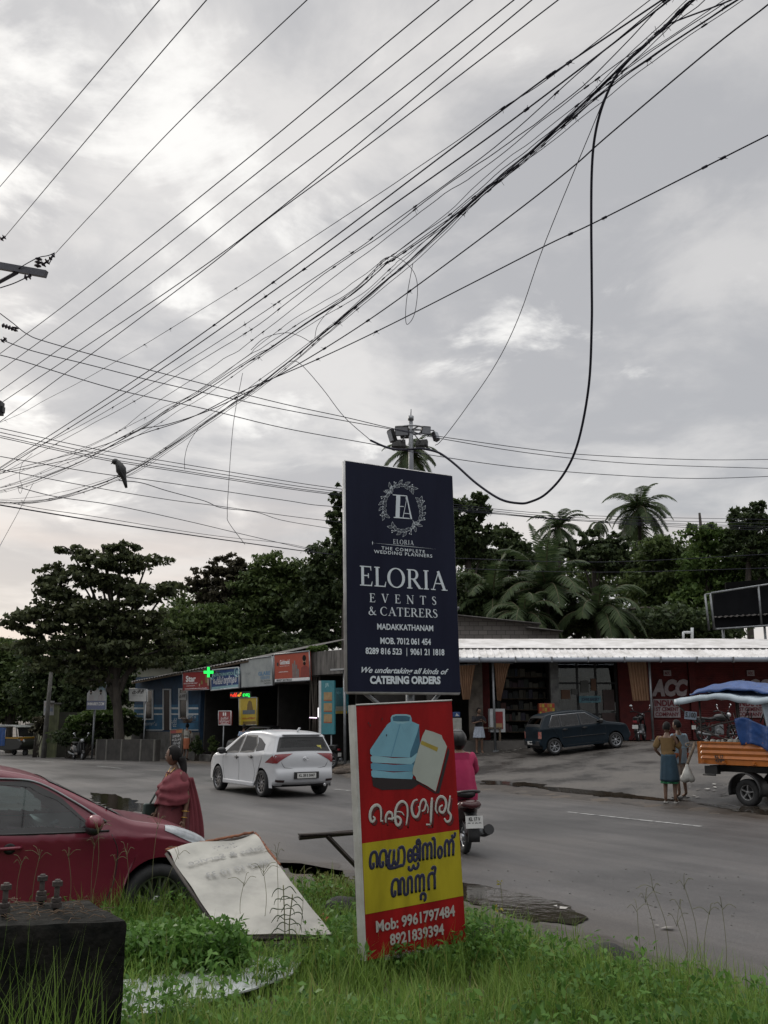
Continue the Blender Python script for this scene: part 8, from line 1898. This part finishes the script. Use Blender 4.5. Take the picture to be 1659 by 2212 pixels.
# --- trees left of it and behind the row
def bgtree(name, label, px, Y, blobs, n, size, m, group='trees behind the shops', r=.22, clump=24, **k):
	b = at(px, Y); return tree(name, label, b, [wblob(q[0], q[1], q[2] * 1.06, q[3] * 1.22, Y) for q in blobs], int(n * 1.3), size, LM[m], r, clump, group=group, **{'spread': .72, **k})
bgtree('leafy_tree', 'dark leafy tree at the far left behind the auto rickshaw', 25, 60, ((20, 1440, 60, 50), (60, 1480, 60, 50), (-20, 1480, 60, 60), (20, 1520, 50, 40)), 7500, .34, 'mid')
bgtree('leafy_tree', 'dark leafy tree rising behind the roadside utility pole', 110, 56, ((110, 1440, 60, 45), (150, 1480, 60, 50), (80, 1490, 55, 45), (130, 1540, 55, 35)), 7500, .32, 'dark')
bgtree('leafy_tree', 'shadowy tree between the poster board and the blue house', 215, 54, ((200, 1470, 55, 40), (240, 1500, 50, 40), (180, 1530, 50, 35), (250, 1460, 50, 30)), 6500, .3, 'dark')
bgtree('hazy_tree', 'distant pale tree line at the left edge below the almond tree', 10, 110, ((0, 1400, 50, 18), (40, 1410, 40, 16), (-30, 1410, 40, 20), (15, 1440, 60, 25)), 4500, .5, 'mid')
bgtree('leafy_tree', 'tall open bronze leaved tree behind the red and dark blue boards', 470, 58, ((495, 1225, 40, 22), (450, 1250, 45, 22), (520, 1260, 42, 24), (480, 1290, 55, 22), (425, 1270, 28, 14), (540, 1240, 20, 26)), 6500, .3, 'bronze', clump=30, spread=.5)
bgtree('leafy_tree', 'dense dark tree behind the tin roof of the blue house', 420, 56, ((410, 1345, 70, 35), (470, 1350, 70, 40), (380, 1400, 70, 32), (450, 1410, 80, 36), (520, 1395, 60, 32)), 9000, .32, 'mid')
bgtree('leafy_tree', 'round green tree behind the faded white board', 580, 57, ((590, 1225, 50, 28), (560, 1270, 55, 32), (640, 1240, 48, 30), (610, 1300, 70, 38), (540, 1330, 60, 36), (650, 1330, 60, 40), (590, 1380, 70, 34)), 10500, .32, 'mid')
bgtree('leafy_tree', 'dark tree behind the orange board, left of the blue board', 690, 55, ((700, 1200, 36, 26), (690, 1250, 40, 32), (720, 1290, 45, 40), (670, 1330, 50, 36), (720, 1370, 50, 36), (660, 1390, 50, 26)), 9000, .32, 'dark')
bgtree('tall_tree', 'tall dark tree rising just left of the blue board', 745, 50, ((738, 1075, 20, 30), (728, 1125, 24, 26), (750, 1165, 34, 34), (735, 1215, 34, 34), (770, 1260, 40, 50)), 6000, .3, 'dark', clump=30, spread=.5)
bgtree('low_shrub', 'row of low dark shrubs behind the parapet of the shops', 560, 48, ((440, 1440, 60, 18), (520, 1425, 60, 20), (600, 1410, 60, 18), (660, 1400, 40, 14)), 4500, .3, 'dark')
bgtree('leafy_tree', 'low dark tree mass at the foot of the far left trees', 20, 66, ((-30, 1530, 60, 40), (40, 1535, 60, 36), (110, 1530, 60, 36)), 5500, .4, 'dark')
bgtree('leafy_tree', 'deep background tree filling the gaps above the tin roof', 470, 74, ((330, 1380, 70, 50), (420, 1330, 70, 50), (510, 1330, 70, 55), (600, 1310, 70, 60), (690, 1300, 60, 70)), 9000, .42, 'mid')
# --- right-hand trees
bgtree('leafy_tree', 'dark double topped tree right of the blue board', 1015, 52, ((1000, 1120, 34, 40), (1036, 1098, 24, 32), (1020, 1160, 44, 34), (990, 1190, 40, 40), (1040, 1195, 30, 24)), 7500, .3, 'dark', 'trees behind the bakery', clump=30, spread=.5)
bgtree('leafy_tree', 'round dark tree between the two front palms', 1090, 62, ((1088, 1165, 34, 26), (1110, 1210, 50, 40), (1060, 1230, 50, 40)), 5500, .34, 'dark', 'trees behind the bakery')
bgtree('leafy_tree', 'open crowned tree below the small drooping palm', 1290, 64, ((1280, 1165, 26, 20), (1330, 1175, 30, 22), (1240, 1190, 34, 24), (1300, 1210, 60, 34), (1350, 1220, 50, 34)), 6500, .34, 'dark', 'trees behind the bakery', clump=30, spread=.45)
bgtree('leafy_tree', 'broad mid green tree right of the tall palm trunk', 1430, 58, ((1430, 1190, 55, 34), (1470, 1230, 60, 42), (1410, 1260, 60, 46), (1440, 1310, 70, 46), (1400, 1350, 60, 36)), 10500, .32, 'mid', 'trees behind the bakery')
bgtree('leafy_tree', 'leafy tree with pale shoots above the billboard', 1530, 55, ((1510, 1150, 40, 24), (1560, 1175, 50, 34), (1530, 1225, 60, 36), (1590, 1245, 55, 34), (1560, 1290, 70, 34), (1500, 1310, 50, 50)), 10500, .3, 'lush', 'trees behind the bakery')
bgtree('tall_tree', 'tall dark tree at the right edge of the view', 1630, 53, ((1635, 1110, 28, 26), (1600, 1135, 34, 34), (1650, 1160, 44, 40), (1615, 1190, 50, 30), (1670, 1220, 50, 50)), 8000, .3, 'dark', 'trees behind the bakery', clump=30, spread=.5)
bgtree('low_shrub', 'dark undergrowth behind the ridge of the white roof', 1250, 47, ((1060, 1320, 70, 40), (1160, 1340, 70, 34), (1260, 1345, 80, 36), (1360, 1350, 80, 36), (1450, 1350, 70, 40), (1540, 1360, 60, 40), (1010, 1300, 50, 50)), 11000, .32, 'dark', 'trees behind the bakery')
bgtree('leafy_tree', 'deep background tree filling the gap behind the palms', 1180, 75, ((1120, 1260, 90, 60), (1220, 1250, 90, 60), (1320, 1250, 80, 60), (1010, 1250, 60, 70), (1420, 1250, 80, 60), (1520, 1250, 80, 70), (1620, 1250, 80, 70)), 14000, .42, 'mid', 'trees behind the bakery')
# --- palms
def palm(label, px, py, Y, fl, nf, base_px=None, tilt0=-.3, tilt1=1.0, rt=.14, m='palm', droop=1.0, leaf=.5, trunk=True, py_base=None, seed=0, ls=60):
	top = P(px, py, Y); b = at(base_px or px, Y); rr = random.Random(seed); o = thing('palm_tree', label, 'palm', b)
	mb = MB(); tr = catmull([b - V((0, 0, .3)), V(b).lerp(top, .5) + V((.15, 0, 0)), top], 8); mb.tube(tr, [rt * (1.25 - .55 * i / (len(tr) - 1)) for i in range(len(tr))], 10); part(mb, 'trunk', bark, o)
	vs, fs = [], []; rb_ = MB()
	for i in range(nf):
		a = i * 2.39996 + rr.uniform(-.2, .2); el = tilt1 + (tilt0 - tilt1) * ((i + .5) / nf) ** 1.0 + rr.uniform(-.12, .12); L = fl * rr.uniform(.85, 1.12); n = 15
		p = V(top); d = V((math.cos(a) * math.cos(el), math.sin(a) * math.cos(el), math.sin(el))); pts = [V(p)]
		for k in range(n):
			p = p + d * (L / n); pts.append(V(p)); d = (d + V((0, 0, -.085 * droop * (1 + 1.5 * k / n)))).normalized()
		rb_.tube(pts, [.035 * (1 - .8 * k / n) * fl / 3 for k in range(n + 1)], 5)
		q = catmull(pts, 3); m_ = len(q)
		for k in range(3, m_):
			d = (q[k] - q[k - 1]).normalized(); sd = d.cross(V((0, 0, 1)));
			if sd.length < 1e-4: continue
			sd.normalize(); u = k / m_; l = leaf * fl / 3 * (math.sin(math.pi * min(1, .12 + .9 * u)) ** .6) * rr.uniform(.8, 1.1)
			for s in (1, -1):
				e = q[k] + (sd * s * .82 + d * .55 + V((0, 0, -.25 - .25 * rr.random() * droop))) * l; mid_ = q[k].lerp(e, .5) + V((0, 0, .05 * l)); w = d * .026 * fl / 3 * 1.6
				b0 = len(vs); vs += [q[k] - w * .6, q[k] + w * .6, mid_ + w, mid_ - w, e]; fs += [(b0, b0 + 1, b0 + 2, b0 + 3), (b0 + 3, b0 + 2, b0 + 4, b0 + 4)]
	part(rb_, 'rachis', mat('palm_rib', (.10, .09, .045), .7, var=.2) if 'rib' not in K else K['rib'], o)
	me = MB(); me.v = [tuple(v) for v in vs]; me.f = [[x for j, x in enumerate(f) if j == 0 or x != f[j - 1]] for f in fs]; me.m = [0] * len(fs); me.s = [False] * len(fs); part(me, 'fronds', LM[m], o, recalc=False); return o
K['rib'] = mat('palm_rib', (.10, .09, .045), .7, var=.2)
palm('coconut palm seen behind the floodlight mast', 886, 978, 75, 3.0, 24, tilt0=-.75, tilt1=1.1, leaf=.62, seed=1)
palm('tall coconut palm with a full head standing above the trees on the right', 1381, 1098, 66, 3.1, 28, base_px=1377, tilt0=-.8, tilt1=1.25, leaf=.66, rt=.16, seed=2)
palm('small drooping palm left of the tall coconut palm', 1293, 1128, 95, 1.9, 14, tilt0=-.9, tilt1=.6, leaf=.6, droop=1.5, seed=3)
palm('slim palm with raised fronds behind the front palms', 1206, 1140, 60, 2.3, 22, tilt0=-.6, tilt1=1.3, leaf=.7, seed=4)
palm('large young palm with long arching fronds right of the blue board', 1065, 1300, 47, 3.0, 20, tilt0=-.2, tilt1=1.45, leaf=.72, droop=1.1, seed=5)
palm('large young palm with a tall sheaf of fronds in the middle of the palm group', 1180, 1275, 46, 3.4, 22, tilt0=-.2, tilt1=1.5, leaf=.72, droop=1.0, seed=6)
palm('large young palm with fronds arching over the white roof', 1290, 1330, 45, 3.2, 20, tilt0=0, tilt1=1.3, leaf=.75, droop=1.3, seed=7)
palm('young palm in shade just behind the white roof ridge', 1130, 1330, 44, 2.4, 16, tilt0=0, tilt1=1.2, leaf=.7, droop=1.3, seed=8)
palm('slim far palm half hidden by the tall coconut palm', 1372, 1150, 90, 2.4, 16, tilt0=-.7, tilt1=.9, leaf=.6, seed=9)
o = thing('bare_trunk', 'bare leaning dead trunk above the trees right of the tall palm', 'tree', at(1528, 62)); mb = MB(); mb.tube([P(1520, 1260, 62), P(1516, 1160, 62), P(1511, 1108, 62)], [.16, .13, .08], 8); mb.tube([(P(1520, 1260, 62).x, 62, 0), P(1520, 1260, 62)], [.2, .16], 8); part(mb, 'trunk', bark, o)
# --- bank with creepers left of the blue house, bushes, plants
def bush(name, label, blobs, Y, n, size, m, cat='bush', group=None):
	bb = [wblob(*q, Y) for q in blobs]; c = bb[0]; b = V((c[0], c[1], g(c[0], c[1]))); o = thing(name, label, cat, b, 0, group)
	pts = fill(bb, n, 16, .6); v, f = leaf_quads(pts, size); q = fast_mesh('foliage', v, f, LM[m], parent=o); q.matrix_parent_inverse = Matrix.Translation(-o.location)
	mb = MB()
	for x in bb:
		for _ in range(3): mb.tube([b + V((rnd.uniform(-.2, .2), 0, -.1)), V(x[:3]) + V((rnd.uniform(-.5, .5) * x[3], 0, rnd.uniform(-.3, .3) * x[5]))], [.04, .012], 5)
	part(mb, 'stems', bark, o); return o
bush('creeper_bank', 'bright green creeper spilling over the bank below the poster board', ((180, 1555, 34, 10), (215, 1545, 40, 10), (255, 1540, 36, 9), (160, 1570, 22, 8), (235, 1552, 40, 8)), 48.3, 3600, .24, 'lush')
bush('shady_bush', 'dark overgrown bank behind the parked scooter', ((150, 1595, 40, 22), (200, 1590, 45, 26), (250, 1575, 45, 25), (290, 1570, 25, 22)), 48.6, 4500, .24, 'dark')
bush('dry_bush', 'brown dry bush beside the roadside utility pole', ((84, 1560, 18, 14), (92, 1580, 12, 16), (74, 1575, 12, 10)), 50.5, 1000, .22, 'bronze')
bush('banana_plant', 'small banana plant with broad leaves behind the creeper bank', ((232, 1525, 10, 14), (245, 1520, 12, 10)), 49, 90, .7, 'lush', 'plant')
bush('potted_shrub', 'small dark shrub in front of the medicine shop', ((462, 1612, 11, 16), (458, 1600, 8, 9)), 43, 700, .16, 'mid')
bush('potted_shrub', 'dark shrub beside the black menu board and the man with the bundle', ((424, 1608, 12, 18), (430, 1622, 10, 10)), 43.6, 800, .16, 'dark')
bush('roof_plant', 'bright green plant growing on the stained parapet above the shops', ((683, 1402, 16, 5), (694, 1399, 10, 5), (672, 1405, 8, 4)), 37.6, 420, .22, 'lush', 'plant')
# rubble and dirt heap by the far verge behind the white car
mb = MB()
for i in range(150):
	q = G(rnd.uniform(724, 768), rnd.uniform(1630, 1672)); r = rnd.uniform(.05, .22); mb.ball((q.x, q.y, q.z + r * .2), (r, r * rnd.uniform(.6, 1), r * .5), 6, 4)
for i in range(120):
	q = G(rnd.uniform(140, 215), rnd.uniform(1610, 1634)); r = rnd.uniform(.06, .25); mb.ball((q.x, q.y, q.z + r * .2), (r, r * rnd.uniform(.6, 1), r * .5), 6, 4)
stuff(mb.build('rubble', mat('brown_rubble', (.10, .075, .055), .9, island=True, c2=(.04, .03, .024))))

# --- grass and weeds in the foreground
gm = leafmat('grass_blades', (.09, .165, .03), (.21, .32, .065), .44, .5); gm2 = leafmat('weed_leaves', (.055, .13, .027), (.13, .25, .05), .4, .42); gm3 = leafmat('dry_grass', (.24, .23, .08), (.18, .27, .06), .4)
def verge_points(n, y0, y1, nmax, pw=1.0, test=None):
	out = []
	while len(out) < n:
		Y = y0 + (y1 - y0) * rg.random() ** pw; X = rg.uniform(-.62, .48) * Y
		nn = ND.x * X + ND.y * Y
		lim = nmax + .25 * noise.noise(V((X * 1.3, Y * 1.3, 0))) + .12 * noise.noise(V((X * 5, Y * 5, 2)))
		if nn > lim: continue
		if rg.random() < sm(lim - .9, lim, nn) * .75: continue
		if test and not test(X, Y): continue
		out.append((X, Y, g(X, Y)))
	return np.array(out)
cB = V((-1.45, 4.25, 0)); red_c = V((c2.location.x, c2.location.y, 0)); fw2 = V((math.cos(YAW2), math.sin(YAW2), 0)); lf2 = V((-fw2.y, fw2.x, 0)); lo = [min(p.x for p in q) for q in ()]
blkq = [zp(-150, 2003, 1.0), zp(274, 1982, 1.0), zp(193, 1937, 1.0), zp(-190, 1950, 1.0)]
def in_block(X, Y): return inpoly(X, Y, [(p.x, p.y) for p in blkq])
def in_car(X, Y): d = V((X, Y, 0)) - red_c; a, b = d.dot(fw2), d.dot(lf2); return -.1 < a < 3.95 and -.80 < b < .9
fbp = [(p.x, p.y) for p in (FT[0], FT[1], FB[0], FB[1])]
flat_c = zp(470, 2120, .3)
def ok(X, Y):
	if in_block(X, Y) or in_car(X, Y): return False
	if inpoly(X, Y, fbp): return rg.random() < .06
	d = ((X - flat_c.x) / .50) ** 2 + ((Y - flat_c.y) / .30) ** 2
	if d < 1: return noise.noise(V((X * 7, Y * 7, 3))) > .12 - .3 * d or rg.random() < .06
	return True
def blades(pts, h0, h1, w, bend=.5, seg=3, m=None, name='grass', lean=None, hmul=None):
	n = len(pts); h = rg.uniform(h0, h1, n) * (hmul if hmul is not None else 1); a = rg.uniform(0, 2 * math.pi, n); dx, dy = np.cos(a), np.sin(a); b = rg.uniform(.1, 1, n) * bend; ww = w * rg.uniform(.6, 1.4, n)
	V_ = []
	for k in range(seg + 1):
		t = k / seg; off = b * h * t * t; z = h * t * (1 - .35 * b * t); wt = ww * (1 - t) ** .7 + 1e-4
		cx = pts[:, 0] + dx * off; cy = pts[:, 1] + dy * off; cz = pts[:, 2] + z - .02
		V_.append(np.stack([cx - dy * wt, cy + dx * wt, cz], 1)); V_.append(np.stack([cx + dy * wt, cy - dx * wt, cz], 1))
	v = np.stack(V_, 1); k = 2 * (seg + 1); base = np.arange(n)[:, None] * k
	f = np.concatenate([base + np.array([2 * i, 2 * i + 1, 2 * i + 3, 2 * i + 2]) for i in range(seg)], 1).reshape(-1, 4); return v.reshape(-1, 3), f
hfield = lambda p: np.array([.75 + .55 * noise.noise(V((x * 1.1, y * 1.1, 5))) + .35 * noise.noise(V((x * 3.3, y * 3.3, 7))) for x, y, z in p]).clip(.35, 1.6)
p1_ = verge_points(46000, 4.3, 9.5, 5.9, 1.0, ok); v, f = blades(p1_, .14, .42, .0042, .8, 3, hmul=hfield(p1_)); stuff(fast_mesh('grass', v, f, gm))
p2_ = verge_points(2600, 4.3, 11, 5.9, 1.1, ok); v, f = blades(p2_, .18, .46, .006, .6, 3, hmul=hfield(p2_)); stuff(fast_mesh('grass', v, f, gm3))
def weeds(pts, h0, h1, nl, size, m, name='weeds'):
	C = [];
	for x, y, z in pts:
		h = rg.uniform(h0, h1) * max(.5, .9 + .6 * noise.noise(V((x * 1.2, y * 1.2, 9)))); k = rg.integers(nl // 2, nl); t = rg.uniform(.15, 1, k); a = rg.uniform(0, 6.28, k); r = rg.uniform(.02, .11, k) * (1.1 - .5 * t)
		C.append(np.stack([x + r * np.cos(a), y + r * np.sin(a), z + h * t], 1))
	C = np.concatenate(C); v, f = leaf_quads(C, size, up=1.2, aspect=.5, droop=-.1); stuff(fast_mesh(name, v, f, m))
def lushzone(X, Y): return ok(X, Y) and noise.noise(V((X * .9 + 3, Y * .9, 1))) > -.25
weeds(verge_points(2300, 4.3, 9.5, 5.6, 1.15, lushzone), .08, .34, 18, .055, gm2)
pL = [];
while len(pL) < 620:      # thick weeds between the block, the car and the fallen board
	q = zp(rg.uniform(255, 520), rg.uniform(1935, 2110), .25)
	if ok(q.x, q.y) and q.y < (8.6 if q.x > -1.35 else 7.3): pL.append((q.x, q.y, g(q.x, q.y)))
weeds(np.array(pL), .16, .40, 24, .06, gm2)
pF = []
while len(pF) < 360:      # along the foot of the signs, hiding their lower edges
	q = zp(rg.uniform(690, 1120), rg.uniform(2040, 2110), .2)
	if ok(q.x, q.y): pF.append((q.x, q.y, g(q.x, q.y)))
weeds(np.array(pF), .12, .3, 22, .05, gm2)
pW = []
while len(pW) < 260:      # yellowish weeds on the wet verge behind the stand
	q = zp(rg.uniform(690, 790), rg.uniform(1900, 1990), .1)
	pW.append((q.x, q.y, g(q.x, q.y)))
weeds(np.array(pW), .1, .3, 16, .05, leafmat('yellowish_weeds', (.11, .11, .03), (.07, .10, .025), .3))
# flowering grass stalks, fern-like weed, yellow flowers, tall seed heads
strawm = mat('grass_stalk', (.13, .13, .06), .7, var=.3)
def stalk(px, py, z0, h, lean, heads, label, name='grass_stalk', group='flowering grass stalks'):
	d = ray(px, py); p = CAMP + d * ((z0 - EYE) / d.z); p.z = g(p.x, p.y); top = p + V((lean * h, .03, z0 - p.z + h)); o = thing(name, label, 'grass plant', p, 0, group); mb = MB(); q = catmull([p, p.lerp(top, .55) + V((rnd.uniform(-.05, .05), 0, .04)), top], 5); mb.tube(q, .0018, 5); part(mb, 'stem', strawm, o)
	mb = MB()
	for i in range(heads):
		a = R(25 + 130 * i / max(1, heads - 1) + rnd.uniform(-22, 22)); l = rnd.uniform(.05, .13); e = top + V((math.cos(a) * l, rnd.uniform(-.05, .05), math.sin(a) * l * .8)); mb.tube(catmull([top - V((0, 0, rnd.uniform(0, .05))), top.lerp(e, .5) + V((0, 0, .014)), e - V((0, 0, .012))], 3), .0017, 4)
	part(mb, 'seed_spike', strawm, o)
for i, (px, py, h, ln, k) in enumerate(((45, 1950, .30, -.1, 4), (70, 1955, .36, .05, 5), (185, 1945, .55, .1, 5), (200, 1940, .42, -.05, 4), (150, 1948, .34, -.12, 4), (230, 1942, .30, .18, 4), (330, 1960, .62, .0, 4), (355, 1962, .40, .22, 3), (255, 1950, .38, .1, 4), (560, 1990, .34, .05, 5), (600, 1992, .46, -.05, 4), (640, 1995, .30, .1, 4), (535, 1990, .26, -.15, 3))):
	stalk(px, py, .42, h, ln, k, 'thin grass stalk with spread seed spikes before the red car and the fallen board')
for i, (px, py, h, ln) in enumerate(((1395, 2075, .32, -.1), (1420, 2078, .4, -.12), (1445, 2080, .46, -.15), (1470, 2085, .36, .08), (1500, 2090, .5, -.05), (1530, 2095, .34, .12), (1560, 2100, .38, .1), (1490, 2092, .28, -.2))):
	stalk(px, py, .28, h, ln, 3, 'thin brown grass stalk with seed spikes at the right against the road', group='seeding grass stalks by the road')
o = thing('fern_weed', 'tall weed with drooping narrow fronds in front of the fallen board', 'plant', zp(618, 2040, .2)); b = zp(618, 2088, .2); mb = MB(); lf_ = MB()
for bx_, ty, dxs in ((612, 1912, 0), (632, 1932, 1)):
	d = ray(bx_, ty); top = CAMP + d * ((b.y - .05) / d.y); q = catmull([b + V((.05 * dxs, 0, -.1)), b.lerp(top, .5), top], 8); mb.tube(q, .004, 5)
	for i in range(3, len(q), 2):
		for s in (1, -1):
			L = rnd.uniform(.09, .14) * (1 - .35 * i / len(q)); e = [q[i], q[i] + V((s * L * .5, 0, rnd.uniform(.0, .03))), q[i] + V((s * L * .85, 0, rnd.uniform(-.02, .01))), q[i] + V((s * L, 0, rnd.uniform(-.05, -.01)))]; c = catmull(e, 3)
			lf_.tube(c, [.002, .003, .0035, .004, .004, .0035, .003, .003, .002, .0015][:len(c)], 5, flat=(V((0, 1, 0)), .5))
part(mb, 'stem', strawm, o); part(lf_, 'frond', mat('dark_frond', (.05, .075, .03), .7), o)
for px, py, h, lab in ((1083, 1990, .42, 'thin weed with a yellow flower head against the road'), (1078, 2010, .22, 'short weed with a yellow flower right of the red board')):
	d = ray(px, py); p = CAMP + d * ((.25 - EYE) / d.z); p.z = g(p.x, p.y); o = thing('flowering_weed', lab, 'plant', p); mb = MB(); top = p + V((0, 0, h + .1)); mb.tube(catmull([p, p.lerp(top, .5) + V((.015, 0, 0)), top], 5), .0025, 5); part(mb, 'stem', strawm, o)
	v, f = leaf_quads(np.array([tuple(top + V((rnd.uniform(-.025, .025), 0, rnd.uniform(-.02, .02)))) for _ in range(7)]), .03); q = fast_mesh('flower', v, f, LM['yl'] if 'yl' in LM else LM.setdefault('yl', leafmat('yellow_petals', (.4, .34, .06), (.3, .3, .05), .3)), parent=o); q.matrix_parent_inverse = Matrix.Translation(-o.location)
# grass growing against the block's near face
pB = []
while len(pB) < 500:
	t = rg.random(); q = blkq[0].lerp(blkq[1], t); pB.append((q.x + rg.normal() * .03, q.y - abs(rg.normal()) * .3 - .05, g(q.x, q.y)))
v, f = blades(np.array(pB), .35, .95, .0036, .45, 4); stuff(fast_mesh('grass', v, f, gm))
weeds(np.array(pB)[:90], .35, .78, 26, .06, gm2)
